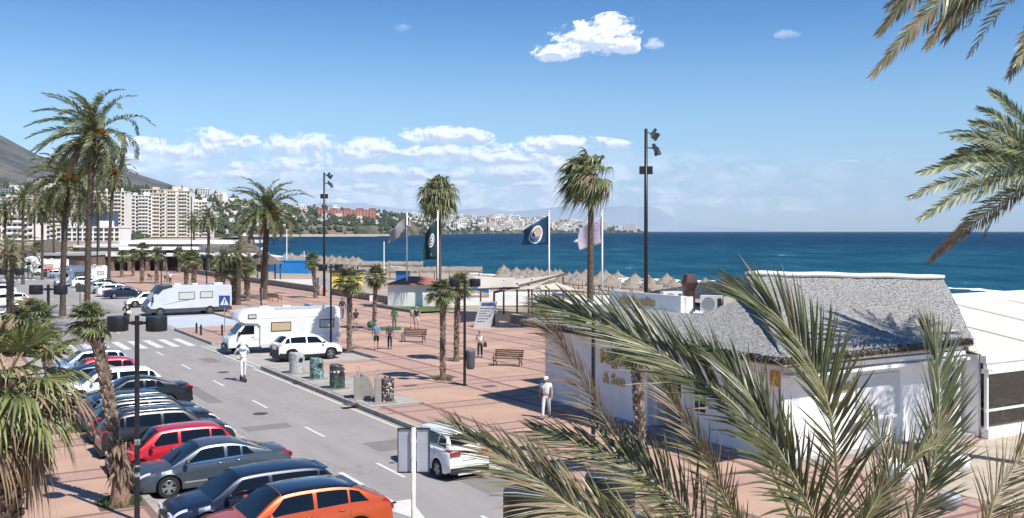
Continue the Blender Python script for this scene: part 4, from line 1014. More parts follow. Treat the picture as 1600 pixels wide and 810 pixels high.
def camper(label, loc, rz, L=6.9, W=2.25, group=G2, name='motorhome'):
    """van-cab camper with overcab bed; nose at +x"""
    e = thing(name, label, 'camper', loc, rz, group); hx = L/2
    # living box with overcab nose
    poly = [(-hx,.50),(-hx-.03,1.2),(-hx,2.75),(-hx+.12,2.92),(hx-2.6,2.98),(hx-1.5,2.96),(hx-.95,2.84),(hx-.62,2.62),(hx-.50,2.35),(hx-.62,2.14),(hx-.95,2.02),(hx-1.75,1.98),(hx-1.95,1.80),(hx-1.97,.50)]
    recalc(shell(poly, W, .09).build('living_box', rvwhite, e, smooth=True, sharp=35))
    cabW = 1.98
    poly = [(hx-1.96,.42),(hx-1.96,1.99),(hx-1.10,2.01),(hx-.92,1.93),(hx-.42,1.28),(hx-.12,1.14),(hx+.02,.98),(hx+.06,.70),(hx+.06,.42)]
    recalc(shell(poly, cabW, .10).build('cab', rvwhite, e, smooth=True, sharp=35))
    recalc(MB().box((hx-.02,0,.42),(.28,cabW-.06,.38)).box((hx-.0,0,.66),(.20,1.1,.10)).build('bumper', mat('bumper_plastic', (.045,.045,.048), .6), e))
    MB().box((hx+.145,0,.50),(.02,.52,.11)).build('licence_plate', platew, e)
    # windscreen, on the slope from (hx-.42,1.28) to (hx-.92,1.93)
    d = Vector((-.5,0,.65)).normalized(); n2 = Vector((d.z,0,-d.x)); a = Vector((hx-.45,0,1.32))+n2*.02; b2 = Vector((hx-.89,0,1.89))+n2*.02
    w1, w2 = cabW/2-.10, cabW/2-.20
    MB().add([a+Vector((0,-w1,0)), a+Vector((0,w1,0)), b2+Vector((0,w2,0)), b2+Vector((0,-w2,0))], [(0,1,2,3)]).build('windscreen', glass, e)
    for sd_ in (1,-1):
        y = sd_*(cabW/2+.008)
        P = [(hx-1.62,y,1.28),(hx-.62,y,1.28),(hx-1.02,y,1.86),(hx-1.62,y,1.86)]
        dr = MB().add([(hx-1.72,y-.003*sd_,.55),(hx-.85,y-.003*sd_,.55),(hx-.62,y-.003*sd_,1.22),(hx-1.0,y-.003*sd_,1.92),(hx-1.72,y-.003*sd_,1.92)], [(0,1,2,3,4)]).build('door', rvwhite, e)
        MB().add(P, [(0,1,2,3)]).build('window', glass, dr)
        MB().box((hx-1.55,y+.01*sd_,1.10),(.16,.03,.035)).build('handle', dark, dr)
        MB().box((hx-.62,sd_*(cabW/2+.16),1.35),(.10,.22,.30)).tube([(hx-.62,sd_*(cabW/2-.02),1.28),(hx-.62,sd_*(cabW/2+.12),1.32)], .025, 6).build('mirror', dark, e)
        MB().box((hx-.05,sd_*(cabW/2-.26),.96),(.16,.38,.20)).build('headlight', clearlamp, e)
        for xw in (hx-.85, -hx+1.35): MB().lathe([(.40,-.01),(.40,.012),(.02,.012)], 24, (xw, sd_*((cabW if xw > 0 else W)/2-.005), .36), 0, None, 'y').build('wheel_arch', dark, e)
        for xw in (hx-.85, -hx+1.35): rwheel(e, xw, sd_*((cabW if xw > 0 else W)/2-.08), .34, alloy, sd_)
        MB().box((-.55,sd_*(W/2-.02),.50),(L-3.0,.05,.22)).build('skirt', rvgrey, e)
        MB().box((-hx-.03,sd_*(W/2-.20),1.0),(.04,.16,.42)).build('taillight', redlamp, e)
        MB().box((-.4,sd_*(W/2+.004),2.30),(L-2.3,.012,.035)).build('trim_strip', rvgrey, e); MB().box((-.4,sd_*(W/2+.004),1.12),(L-2.3,.012,.02)).build('trim_strip', rvgrey, e)
        for hx_, hz_, w_, h_ in ((-hx+.5,.85,.55,.40),(-hx+1.9,.95,.35,.28),(-.6,.95,.60,.35)): MB().box((hx_,sd_*(W/2+.006),hz_),(w_,.014,h_)).build('service_hatch', mat('hatch_plastic', (.70,.70,.68), .5, var=.05), e)
        MB().box((-1.05,sd_*(W/2+.006),1.55),(.62,.016,1.75)).build('side_door', mat('hatch_plastic', (.70,.70,.68), .5, var=.05), e) if sd_ > 0 else None
        wframe(e, .35, 1.72, 1.35, .62, sd_, W, blind); wframe(e, -hx+.95, 1.80, 1.00, .58, sd_, W, blindg)
        wframe(e, hx-1.45, 2.45, .55, .30, sd_, W, blindg)
    r_ = MB().box((-.2,.3,3.0),(.5,.5,.10)).box((-1.9,-.3,2.98),(.45,.45,.12)).box((1.2,0,3.0),(.7,.6,.06)).build('roof_hatch', mat('hatch_plastic', (.70,.70,.68), .5, var=.05), e)
    MB().box((-.9,W/2-.06,2.93),(3.4,.16,.12)).build('awning_case', rvgrey, e)
    return e
nose = 180
camper('white cab-over camper van parked beside the kiosk plaza, largest vehicle', st(65.4, 21.0, .004), RA+R(nose)+R(-3), 7.4)
camper('distant white cab-over camper behind the tallest palm trunk', st(160, 20.8, .0), RA+R(nose), 7.0)
camper('far white camper among the parked cars near the vanishing road', st(200, 20.8, .0), RA+R(nose), 6.0)
camper('farthest white van at the end of the parked line', st(221, 20.8, .0), RA+R(nose), 6.2)
def aclass(label, loc, rz, L=8.2, W=2.3):
    e = thing('motorhome', label, 'camper', loc, rz, G2); hx = L/2
    poly = [(-hx,.62),(-hx-.03,1.4),(-hx,2.68),(-hx+.1,2.80),(hx-2.0,2.86),(hx-1.35,2.84),(hx-.80,2.25),(hx-.42,1.55),(hx-.12,1.12),(hx+.0,.95),(hx,.62)]
    recalc(shell(poly, W, .10).build('body', rvgrey, e, smooth=True, sharp=35))
    low = [(-hx,.34),(-hx-.01,.72),(hx-2.6,.66),(hx-.35,.72),(hx-.10,1.02),(hx+.03,.98),(hx+.06,.60),(hx+.02,.34)]
    recalc(shell(low, W+.03, .06).build('skirt', mat('camper_skirt', (.055,.060,.068), .4, var=.05), e, smooth=True, sharp=35))
    MB().add([(hx-.36,-1.12,1.50),(hx-.36,1.12,1.50),(hx-.06,1.10,1.12),(hx+.035,1.10,.95),(hx+.035,-1.10,.95),(hx-.06,-1.10,1.12)], [(0,1,2,5),(5,2,3,4)]).build('front_mask', rvdark, e)
    cap = [(hx-2.35,2.90),(hx-1.34,2.895),(hx-.78,2.28),(hx-.70,2.10),(hx-1.05,2.00),(hx-1.55,2.45),(hx-2.45,2.72)]
    recalc(shell(cap, W+.03, .07).build('roof_cap', rvdark, e, smooth=True, sharp=35))
    a = Vector((hx-.42,0,1.57)); b2 = Vector((hx-.76,0,2.20)); n2 = Vector((.63,0,.34)).normalized()*.03; a += n2; b2 += n2
    MB().add([a+Vector((0,-1.02,0)),a+Vector((0,1.02,0)),b2+Vector((0,.95,0)),b2+Vector((0,-.95,0))], [(0,1,2,3)]).build('windscreen', mat('pale_screen_cover', (.55,.58,.60), .3, var=.1), e)
    for sd_ in (1,-1):
        y = sd_*(W/2+.01)
        dr = MB().add([(hx-1.75,y,.75),(hx-.95,y,.75),(hx-.85,y,1.35),(hx-1.25,y,2.15),(hx-1.75,y,2.15)], [(0,1,2,3,4)]).build('door', rvgrey, e)
        MB().add([(hx-1.65,y+.008*sd_,1.40),(hx-1.05,y+.008*sd_,1.40),(hx-1.30,y+.008*sd_,2.05),(hx-1.65,y+.008*sd_,2.05)], [(0,1,2,3)]).build('window', mat('pale_screen_cover', (.55,.58,.60), .3), dr)
        wframe(e, .3, 1.85, 1.5, .72, sd_, W, blindg); wframe(e, -1.55, 1.90, 1.2, .62, sd_, W, blindg)
        MB().box((hx-.55,sd_*(W/2+.18),1.55),(.12,.16,.55)).tube([(hx-.6,sd_*(W/2-.02),1.9),(hx-.55,sd_*(W/2+.16),1.8)], .025, 6).build('mirror', dark, e)
        MB().box((hx-.02,sd_*(W/2-.32),.86),(.14,.42,.18)).build('headlight', clearlamp, e)
        for xw in (hx-1.25, -hx+2.1): MB().lathe([(.44,-.01),(.44,.012),(.02,.012)], 24, (xw, sd_*(W/2+.012), .38), 0, None, 'y').build('wheel_arch', dark, e)
        for xw in (hx-1.25, -hx+2.1): rwheel(e, xw, sd_*(W/2-.06), .36, alloy, sd_)
        MB().tube([(2.4,y,1.05),(1.2,y,1.35),(.2,y,1.45),(-.6,y,1.65)], [.01,.05,.04,.01], 4, flat=.2).build('swoosh_decal', mat('decal_grey', (.40,.42,.43), .4), e)
    MB().box((-2.9,0,2.9),(.8,.8,.16)).box((-.6,.4,2.92),(.5,.5,.12)).box((.9,-.3,2.92),(.6,.5,.12)).build('roof_hatch', mat('hatch_plastic', (.70,.70,.68), .5), e)
    return e
aclass('pale grey motorhome with a dark nose parked past the blue painted bay', st(99.0, 22.4, .0), RA+R(180), 8.0)
# ------------------------------------------------------------------ motorcycle
def motorbike(p, rz):
    e = thing('motorcycle', 'black motor scooter with a white rear box riding away on the road', 'motorcycle', p, rz)
    for x in (.62,-.62):
        w_ = MB().lathe([(.18,-.05),(.27,-.055),(.30,0),(.27,.055),(.18,.05)], 20, axis='y').build('wheel', tyre, e, smooth=True, loc=(x,0,.30)); MB().lathe([(.17,-.03),(.17,.03)], 14, axis='y').build('rim', alloy, w_)
    MB().tube([(-.75,0,.62),(-.45,0,.68),(-.1,0,.62),(.15,0,.42),(.45,0,.55),(.6,0,.85)], [.10,.17,.17,.12,.15,.10], 8).build('body', black, e, smooth=True)
    MB().tube([(-.6,0,.80),(-.2,0,.82),(.1,0,.76)], [.12,.15,.08], 8, flat=.5).build('seat', dark, e, smooth=True)
    MB().tube([(.62,0,.3),(.55,0,.8),(.45,0,1.05)], .035, 6).tube([(.42,-.33,1.08),(.48,0,1.06),(.42,.33,1.08)], .02, 6).build('handlebar', black, e)
    MB().ball((-.86,0,.98), .22, 8, 0, (.8,1,.8)).build('rear_box', white, e, smooth=True)
    MB().box((-.86,0,.66),(.05,.16,.06)).build('taillight', redlamp, e)
    for y in (.36,-.36): MB().ball((.46,y*.8,1.22), .06, 6).build('mirror', dark, e)
    return e
motorbike(st(92.0, 15.7, 0), RA+R(90))
# ================================================================== THE WHITE RESTAURANT
thatch = bpy.data.materials.new('grey_thatch'); thatch.use_nodes = True
q = NG(thatch.node_tree); b_ = thatch.node_tree.nodes['Principled BSDF']; tcn = q.n('ShaderNodeTexCoord'); o = tcn.outputs['Object']
n1 = q.noise(o, 13, 4, .75); n2 = q.noise(o, .7, 5, .6); n3 = q.noise(o, 34, 2, .6)
c = q.mix(q.sstep(n1, .36, .62), (.10,.098,.095), (.55,.54,.52)); c = q.mix(q.sstep(n2, .4, .65, 0, .35), c, (.30,.28,.25)); c = q.mix(q.sstep(n3, .55, .70, 0, .55), c, (.09,.085,.08))
q.L(c, b_.inputs['Base Color']); b_.inputs['Roughness'].default_value = .95; b_.inputs['Specular IOR Level'].default_value = .1
bp = q.n('ShaderNodeBump'); bp.inputs['Strength'].default_value = .9; bp.inputs['Distance'].default_value = .12; q.L(n1, bp.inputs['Height']); q.L(bp.outputs[0], b_.inputs['Normal'])
straw = mat('parasol_straw', (.32,.275,.225), .95, nscale=7, col2=(.20,.165,.13), bump=.8, bscale=20)
bld = thing('restaurant', 'white beach restaurant with shaggy grey thatched roof behind the near palm fronds', 'restaurant', (0,0,0), RA)
def stl(s, t, z=0): return Vector((t, s, z))         # local of RA-rotated empties
def w2l(p):                                          # world -> (t,s) local
    return Vector((p[0]*V.x+p[1]*V.y, p[0]*U.x+p[1]*U.y, p[2]))
wb = MB()
H1 = 3.72
def wbox(mb, s0, s1, t0, t1, z0, z1, mi=0): mb.box(((t0+t1)/2,(s0+s1)/2,(z0+z1)/2),(t1-t0,s1-s0,z1-z0),mi)
# left facade (t = 24.8) with a door alcove
wbox(wb, 31.05, 38.6, 24.8, 25.1, KH, H1); wbox(wb, 24.0, 29.0, 24.8, 25.1, KH, H1); wbox(wb, 29.0, 31.05, 24.8, 25.1, 2.55, H1)
wbox(wb, 29.0, 29.15, 25.1, 26.2, KH, H1); wbox(wb, 30.9, 31.05, 25.1, 26.2, KH, H1); wbox(wb, 29.15, 30.9, 26.1, 26.3, KH, H1)
wbox(wb, 38.3, 38.6, 25.1, 36, KH, H1); wbox(wb, 24.0, 24.3, 25.1, 34.4, KH, H1); wbox(wb, 24.3, 40, 34.2, 34.5, KH, 4.2); wbox(wb, 38.6, 40, 34.2, 34.5, KH, 4.0)
wb.build('wall', whitewall, bld)
MB().box((24.78, 31.12, 1.5),(.10,.16,2.7)).box((24.78, 28.93, 1.5),(.10,.16,2.7)).box((24.78,30.02,2.66),(.10,2.4,.16)).build('door_surround', white, bld)
dr = MB().box((26.06, 30.0, 1.30),(.06,1.5,2.3)).build('door', mat('brown_door', (.16,.11,.08), .5), bld); MB().box((26.0,30.5,1.2),(.06,.04,.3)).build('handle', chrome, dr)
ww = MB().box((24.77,28.0,1.9),(.05,.5,1.1)).build('window', dark, bld); MB().box((24.74,28.0,1.9),(.03,.04,1.1)).box((24.74,28.0,1.9),(.03,.5,.04)).build('grille', white, ww)
MB().box((25.05,31.3,.22),(.9,14.6,.20)).box((29.7,23.75,.22),(10,.5,.2)).build('plinth', mat('plinth_grey', (.33,.31,.29), .8), bld)
# roof facets
RL=Vector((9.85,42,6.14)); RR=Vector((18.65,43,5.93)); FC=Vector((8.7,32,3.95)); FR=Vector((17.6,38,3.95)); BR=Vector((20.7,47,3.95))
E1=st(29.8,23.9,3.92); E2=st(39.2,23.9,3.92); T1=st(31.6,28.4,4.5); T2=st(39.4,28.4,4.45); E3=st(41.5,33,4.0)
V1=Vector((7.9,40.3,4.78)); V2=Vector((9.9,41.7,5.35)); P1_=Vector((8.3,51.5,4.45)); Q1=Vector((7.5,55.7,4.62)); BK=Vector((17,60,3.9))
facets = [[FC,FR,RR,RL],[FR,BR,RR],[FC,RL,V2,V1,E1],[E1,V1,T1],[E1,T1,T2,E2],[E2,T2,E3],[V2,RL,Q1,P1_],[RL,RR,BK,Q1],[RR,BR,BK]]
bm = bmesh.new()
for fc in facets:
    vs = [bm.verts.new(w2l(p)) for p in fc]; bm.faces.new(vs)
bmesh.ops.remove_doubles(bm, verts=bm.verts, dist=.01); bmesh.ops.triangulate(bm, faces=bm.faces)
bmesh.ops.recalc_face_normals(bm, faces=bm.faces)
for k in range(5): bmesh.ops.subdivide_edges(bm, edges=bm.edges, cuts=1, use_grid_fill=True)
bm.normal_update()
for v in bm.verts:
    n_v = v.normal if v.normal.z >= 0 else -v.normal
    v.co += n_v*(mnoise.noise(v.co*.7)*.035+mnoise.noise(v.co*3.1)*.03+mnoise.noise(v.co*9)*.03)
me = bpy.data.meshes.new('roof'); bm.to_mesh(me); bm.free(); me.materials.append(thatch)
for p in me.polygons: p.use_smooth = True
rf = bpy.data.objects.new('roof', me); COL.objects.link(rf); rf.parent = bld
# thick shaggy eaves: dark underside and straw ends
r = random.Random(3); fr = MB(); fd = MB()
for a, b2, out in ((FC,FR,-U),(E1,FC,-V),(E2,E1,-V),(FR,BR,Vector((.7,-.7,0))),(E2,E3,U)):
    L = (b2-a).length; n = int(L*52)
    la, lb = w2l(a), w2l(b2)
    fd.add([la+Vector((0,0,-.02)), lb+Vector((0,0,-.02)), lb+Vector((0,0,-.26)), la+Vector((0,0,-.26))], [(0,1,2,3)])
    lo = w2l(out); 
    for k in range(n):
        p = la.lerp(lb, r.random()) + Vector((0,0,r.uniform(-.22,.06))); d = (lo + Vector((r.uniform(-.5,.5),r.uniform(-.5,.5),r.uniform(-.9,-.1)))).normalized(); l_ = r.uniform(.10,.26); s_ = (lb-la).normalized()*.02
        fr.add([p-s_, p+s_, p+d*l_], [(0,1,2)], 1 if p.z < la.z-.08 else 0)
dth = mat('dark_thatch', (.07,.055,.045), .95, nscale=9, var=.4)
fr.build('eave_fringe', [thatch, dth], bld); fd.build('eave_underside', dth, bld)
# soffit so nothing shows through
MB().prism([(w2l(p).x, w2l(p).y) for p in (FC,FR,BR,BK,st(43,33),E3,E2,E1)], 3.64, 3.70).build('soffit', mat('soffit_beige', (.40,.34,.27), .8), bld)
rk = MB(); pts = [w2l(RL.lerp(RR, u))+Vector((0,0,.10+.02*math.sin(u*20))) for u in [i/14 for i in range(15)]]
rk.tube(pts, [.10]+[.16]*13+[.10], 8, flat=.7); rk.build('ridge_cap', white, bld, smooth=True)
MB().prism([(28.2,31.5),(34.2,32.5),(34.2,42.0),(28.2,42.0)], 4.25, 4.37).build('flat_roof', mat('flat_roof_white', (.62,.64,.62), .8, var=.12), bld)
fa = MB(); fa.box((29.4,23.72,3.42),(9.3,.30,.14)).box((29.4,23.66,3.20),(9.5,.42,.10)).box((29.6,23.80,3.60),(9.0,.20,.14)); fa.build('fascia', whitewall, bld)
# closed shutter niche and ledge on the sunny facade
sh = MB().box((29.6,23.96,2.15),(2.3,.06,1.5)).build('shutter', mat('shutter_grey', (.55,.56,.58), .6, var=.06, nscale=2, streak=(1,1,14)), bld)
MB().box((29.2,23.88,1.36),(2.2,.30,.08)).build('ledge', white, bld)
MB().box((24.74,26.3,1.35),(.10,.22,.36)).build('letter_box', dark, bld)
MB().box((24.75,31.75,2.0),(.06,.26,.85),0).build('menu_board', mat('menu_dark', (.10,.09,.09), .4, nscale=14, col2=(.30,.28,.26)), bld)
MB().box((24.765,24.25,3.05),(.05,.42,.50)).build('sticker_plate', mat('sticker_orange', (.65,.38,.06), .5, nscale=9, col2=(.30,.14,.04)), bld)
gold = mat('gilded_letters', (.50,.38,.16), .4, .3, var=.2, nscale=8)
def text_mesh(txt, size, ext=.02, bold=.0, shear=0):
    cu = bpy.data.curves.new('txt', 'FONT'); cu.body = txt; cu.size = size; cu.extrude = ext; cu.offset = bold; cu.align_x = 'CENTER'; cu.align_y = 'CENTER'; cu.shear = shear; cu.resolution_u = 3
    o = bpy.data.objects.new('txt', cu); COL.objects.link(o); bpy.context.view_layer.update()
    me = bpy.data.meshes.new_from_object(o.evaluated_get(bpy.context.evaluated_depsgraph_get())); bpy.data.objects.remove(o); bpy.data.curves.remove(cu); return me
def text(txt, size, m, parent, loc, xdir, nrm, name='lettering', **kw):
    me = text_mesh(txt, size, **kw); me.materials.clear(); me.materials.append(m); o = bpy.data.objects.new(name, me); COL.objects.link(o); o.parent = parent
    X = Vector(xdir).normalized(); Z = Vector(nrm).normalized(); Y = Z.cross(X)
    o.matrix_local = Matrix(((X.x,Y.x,Z.x,loc[0]),(X.y,Y.y,Z.y,loc[1]),(X.z,Y.z,Z.z,loc[2]),(0,0,0,1))); return o
text('Miguel', .82, gold, bld, (24.76,33.2,2.72), (0,-1,0), (-1,0,0), bold=.012)
text('& Son', .62, gold, bld, (24.76,33.3,1.85), (0,-1,0), (-1,0,0), bold=.010)
text('Miguel', .62, gold, bld, (27.6,23.96,2.62), (1,0,0), (0,-1,0), bold=.010); text('& Son', .42, gold, bld, (27.4,23.96,2.02), (1,0,0), (0,-1,0), bold=.008)
# rooftop things
e = thing('roof_sign', 'white box sign with gold lettering standing on the thatched restaurant roof', 'sign', st(36.45, 29.0, 4.4), RA)
MB().box((0,0,.36),(.30,5.3,.76)).box((-.17,0,.36),(.05,5.3,.80)).build('sign_panel', white, e); MB().box((.25,-2.58,.34),(.50,.14,.74)).box((.25,2.58,.34),(.5,.14,.74)).box((.42,0,.34),(.10,5.1,.6)).build('sign_end', white, e)
text('chiringuito', .62, gold, e, (-.215,.45,.36), (0,-1,0), (-1,0,0), bold=.02)
brown = mat('rusty_brown_steel', (.10,.055,.045), .38, .5, nscale=3, col2=(.16,.09,.07))
e = thing('chimney', 'brown metal chimney with flared cowl on the restaurant roof', 'chimney', (8.05,45.2,4.36), .3)
c_ = MB().lathe([(.27,0),(.25,.85),(.24,.95)], 14).build('flue', brown, e, smooth=True, sharp=30); MB().lathe([(.22,.90),(.40,1.30),(.40,1.36),(.26,1.68),(.24,1.70)], 8).build('cowl', brown, e)
acm = mat('ac_casing', (.72,.71,.68), .5, var=.06)
def acunit(label, loc, rz):
    e = thing('air_conditioner', label, 'air conditioner', loc, rz)
    MB().box((0,0,.42),(.95,.36,.72)).build('casing', acm, e)
    MB().lathe([(.29,-.20),(.29,-.185),(.26,-.185)], 20, (-.12,0,.42), 0, None, 'y').build('fan_grille', mat('ac_grille', (.30,.30,.29), .5, nscale=20), e)
    MB().box((.36,-.186,.42),(.16,.02,.5)).build('vent', dark, e); MB().box((-.3,0,.03),(.08,.4,.06)).box((.3,0,.03),(.08,.4,.06)).build('foot', dark, e)
acunit('white air conditioner on the roof left of the brown chimney', (7.45,46.6,4.42), .25); acunit('grey white air conditioner with dark fan right of the brown chimney', (8.75,43.6,4.42), -.35)
# terrace with awning
ter = thing('terrace', 'glazed restaurant terrace with cream awning and white frame at the right edge', 'terrace', (0,0,0), RA)
awn = mat('cream_awning', (.76,.71,.62), .7, var=.04, trans=.22)
MB().add([(34.6,23.3,3.34),(62,23.3,3.34),(62,30.2,4.60),(34.6,30.2,4.60),(34.6,23.3,3.30),(62,23.3,3.30),(62,30.2,4.56),(34.6,30.2,4.56)], [(0,1,2,3),(7,6,5,4),(0,4,5,1)]).build('awning', awn, ter)
pr = MB(); wbox(pr, 30.2, 30.6, 34.0, 62, 4.4, 4.98); wbox(pr, 23.1, 23.35, 34.6, 62, 3.02, 3.30); wbox(pr, 23.0, 23.3, 34.6, 62, 2.62, 2.80); wbox(pr, 23.16, 23.22, 34.6, 62, 2.80, 3.02); wbox(pr, 23.0, 23.3, 34.6, 62, KH, .55); wbox(pr, 23.1, 23.2, 34.6, 62, 1.18, 1.26)
for t_ in (34.7, 38.6, 42.5, 46.4, 50.3): wbox(pr, 23.1, 23.22, t_-.05, t_+.05, .5, 3.0)
for t_ in (38.8, 43.5, 48.2, 53): pass
pr.build('frame', white, ter)
rbm = MB()
for t_ in (38.9, 43.4, 47.9): rbm.add([(t_,23.3,3.37),(t_+.10,23.3,3.37),(t_+.10-1.2,30.2,4.63),(t_-1.2,30.2,4.63)], [(0,1,2,3)])
rbm.build('awning_rib', mat('rib_grey', (.20,.20,.20), .5), ter)
gl2 = bpy.data.materials.new('clear_pane'); gl2.use_nodes = True; t_n = gl2.node_tree; q = NG(t_n)
tr = q.n('ShaderNodeBsdfTransparent'); gs_ = q.n('ShaderNodeBsdfGlossy'); gs_.inputs['Roughness'].default_value = .03; mx = q.n('ShaderNodeMixShader'); mx.inputs[0].default_value = .10
tr.inputs[0].default_value = (.8,.82,.82,1); q.L(tr.outputs[0], mx.inputs[1]); q.L(gs_.outputs[0], mx.inputs[2]); q.L(mx.outputs[0], t_n.nodes['Material Output'].inputs[0])
for k in range(4): MB().box((36.65+3.9*k,23.14,1.6),(3.7,.012,2.0)).build('glass_panel', gl2, ter)
fl = MB(); wbox(fl, 23.3, 30.2, 34.6, 62, KH, KH+.02); fl.build('floor', mat('terrace_floor', (.20,.15,.11), .6, var=.2), ter)
b2_ = MB(); wbox(b2_, 23.4, 30.2, 34.55, 34.7, KH, 3.3); b2_.build('side_wall', whitewall, ter)
bk = MB(); wbox(bk, 30.2, 30.4, 34.6, 62, KH, 4.4); bk.build('back_wall', mat('terrace_brown', (.20,.15,.12), .6, nscale=2, var=.4), ter)
chm = mat('chair_frame_brown', (.14,.09,.06), .6); tblm = mat('table_top_pale', (.45,.38,.31), .5)
def dining_table(p, label, cloth=False):
    e = thing('dining_table', label, 'table', p, RA, 'tables on the terrace')
    MB().box((0,0,.74),(.8,.8,.04)).build('table_top', white if cloth else tblm, e); MB().tube([(0,0,0),(0,0,.72)], .035, 8).lathe([(.26,0),(.24,.03)], 14).build('leg', white, e)
    if cloth: MB().box((0,0,.56),(.82,.82,.30),0,top=.98).build('cloth_drop', white, e)
    return e
def dining_chair(p, rz, label, m=chm):
    e = thing('dining_chair', label, 'chair', p, rz, 'chairs on the terrace')
    MB().box((0,0,.45),(.42,.42,.05)).build('seat', m, e); MB().box((-.20,0,.78),(.04,.42,.32)).build('backrest', m, e)
    for x in (-.18,.18):
        for y in (-.18,.18): MB().tube([(x,y,0),(x,y,.45 if x > 0 else .95)], .018, 5).build('leg', m, e)
tl = ['dining table nearest the glass at the left of the terrace','dining table in the middle of the terrace','dining table with a white cloth near the right edge of the terrace','dining table in the back row on the left','dining table in the back row behind the clothed one']
ct_n = ['table nearest the glass','middle table','table with the white cloth','back left table','table behind the clothed one']
ct = [(24.9,36.3),(25.2,38.9),(25.5,41.4),(27.9,37.5),(28.2,40.6)]
for i, (s_, t_) in enumerate(ct):
    dining_table(st(s_, t_, KH+.02), tl[i], i == 2)
    for j, (a_, w_) in enumerate(((0,'left'),(180,'right'))):
        off = -.72 if a_ == 0 else .72
        dining_chair(st(s_, t_+off, KH+.02), RA+R(a_), 'brown chair %s of the terrace %s' % (w_, ct_n[i]))
# low white planters in front of the terrace
for (px, py, sc_, lab) in ((1404,752,1.0,'round white planter in front of the sunny restaurant wall'),(1497,735,.8,'small round white planter near the terrace kerb'),(1483,795,.7,'grey round planter at the bottom right corner')):
    p = GP(px, py, KH); e = thing('planter', lab, 'planter', p, 0)
    MB().lathe([(.30*sc_,0),(.46*sc_,.25*sc_),(.48*sc_,.45*sc_),(.40*sc_,.62*sc_),(.33*sc_,.64*sc_),(.30*sc_,.52*sc_)], 20).build('pot', white if 'white' in lab else mat('planter_grey', (.30,.32,.36), .5), e, smooth=True, sharp=50)
    MB().lathe([(.30*sc_,.50*sc_),(.02,.54*sc_)], 16).build('soil', soil, e)
# ================================================================== PLAZA STRUCTURES
# shade sails
ss = thing('shade_structure', 'pair of cream shade sails on brown posts beside the beach entrance', 'shade sail', (0,0,0), 0)
postm = mat('brown_post', (.11,.075,.055), .6)
for px, Y in ((751,104),(772,83),(787,96),(808,92),(826,90),(831,96),(853,88),(880,96)):
    X = (px-800)/F*Y; MB().tube([(X,Y,0),(X,Y,{751:3.1,772:2.95,787:3.3,808:3.25,826:3.2,831:3.4,853:3.2,880:3.6}[px])], .09, 8).build('post', postm, ss)
sailm = mat('sail_cloth', (.72,.66,.56), .7, var=.05, trans=.3)
def sail(corners, sag=.3, n=10):
    A, B, C_, D = [Vector(c) for c in corners]
    def fn(u, v):
        uu = u+ (0.12*math.sin(math.pi*v))*(.5-u)*2*.6; vv = v+(.12*math.sin(math.pi*u))*(.5-v)*2*.6
        p = A.lerp(B, uu).lerp(D.lerp(C_, uu), vv); return p+Vector((0,0,-sag*math.sin(math.pi*u)*math.sin(math.pi*v)))
    mb = MB(); mb.grid(fn, n, n); return mb
def pz(px, Y, z): return Vector(((px-800)/F*Y, Y, z))
def pq(px, py, Y): return PP(px, py, Y)
sail([pq(738,431,100),pq(806,434,100),pq(812,449,84),pq(747,451,84)]).build('sail', sailm, ss, smooth=True)
sail([pq(806,436,101),pq(885,427,98),pq(832,452,86),pq(773,456,83)], .15).build('sail', sailm, ss, smooth=True)
sail([pq(832,438,95),pq(860,437,99),pq(912,455,92),pq(845,453,84)], .1).build('sail', sailm, ss, smooth=True)
bmz = MB(); bmz.tube([pq(773,457,83), pq(885,428,98)], .11, 6).tube([pq(747,452,84), pq(812,450,84)], .08, 6).tube([pq(845,454,84), pq(912,456,92)], .08, 6); bmz.build('beam', postm, ss)
# information board
e = thing('information_board', 'leaning grey information board with a blue header and lines of text', 'sign', GP(757,512,KH), 0)
brd = MB().add([(-.9,0,0),(.5,0,0),(1.05,.1,2.1),(-.35,.1,2.1),(-.9,.22,0),(.5,.22,0),(1.05,.30,2.1),(-.35,.30,2.1)], [(0,1,2,3),(7,6,5,4),(0,4,5,1),(1,5,6,2),(2,6,7,3),(3,7,4,0)]).build('panel', mat('board_grey', (.50,.51,.52), .5, var=.05), e)
q_ = MB()
for k, z in enumerate((1.55,1.35,1.15,.95,.72,.5)): q_.add([(-.75+z*.26,-.012+z*.048,z-.04),(.30+z*.26-(.2*(k%3)),-.012+z*.048,z-.04),(.30+z*.26-(.2*(k%3)),-.012+z*.048,z+.02),(-.75+z*.26,-.012+z*.048,z+.02)], [(0,1,2,3)])
q_.build('text_lines', mat('ink_grey', (.12,.13,.15), .6), e)
MB().add([(-.75+1.85*.26,.078,1.75),(.35+1.85*.26,.078,1.75),(.38+1.95*.26,.086,2.0),(-.72+1.95*.26,.086,2.0)], [(0,1,2,3)]).build('header', mat('header_blue', (.06,.10,.22), .5), e)
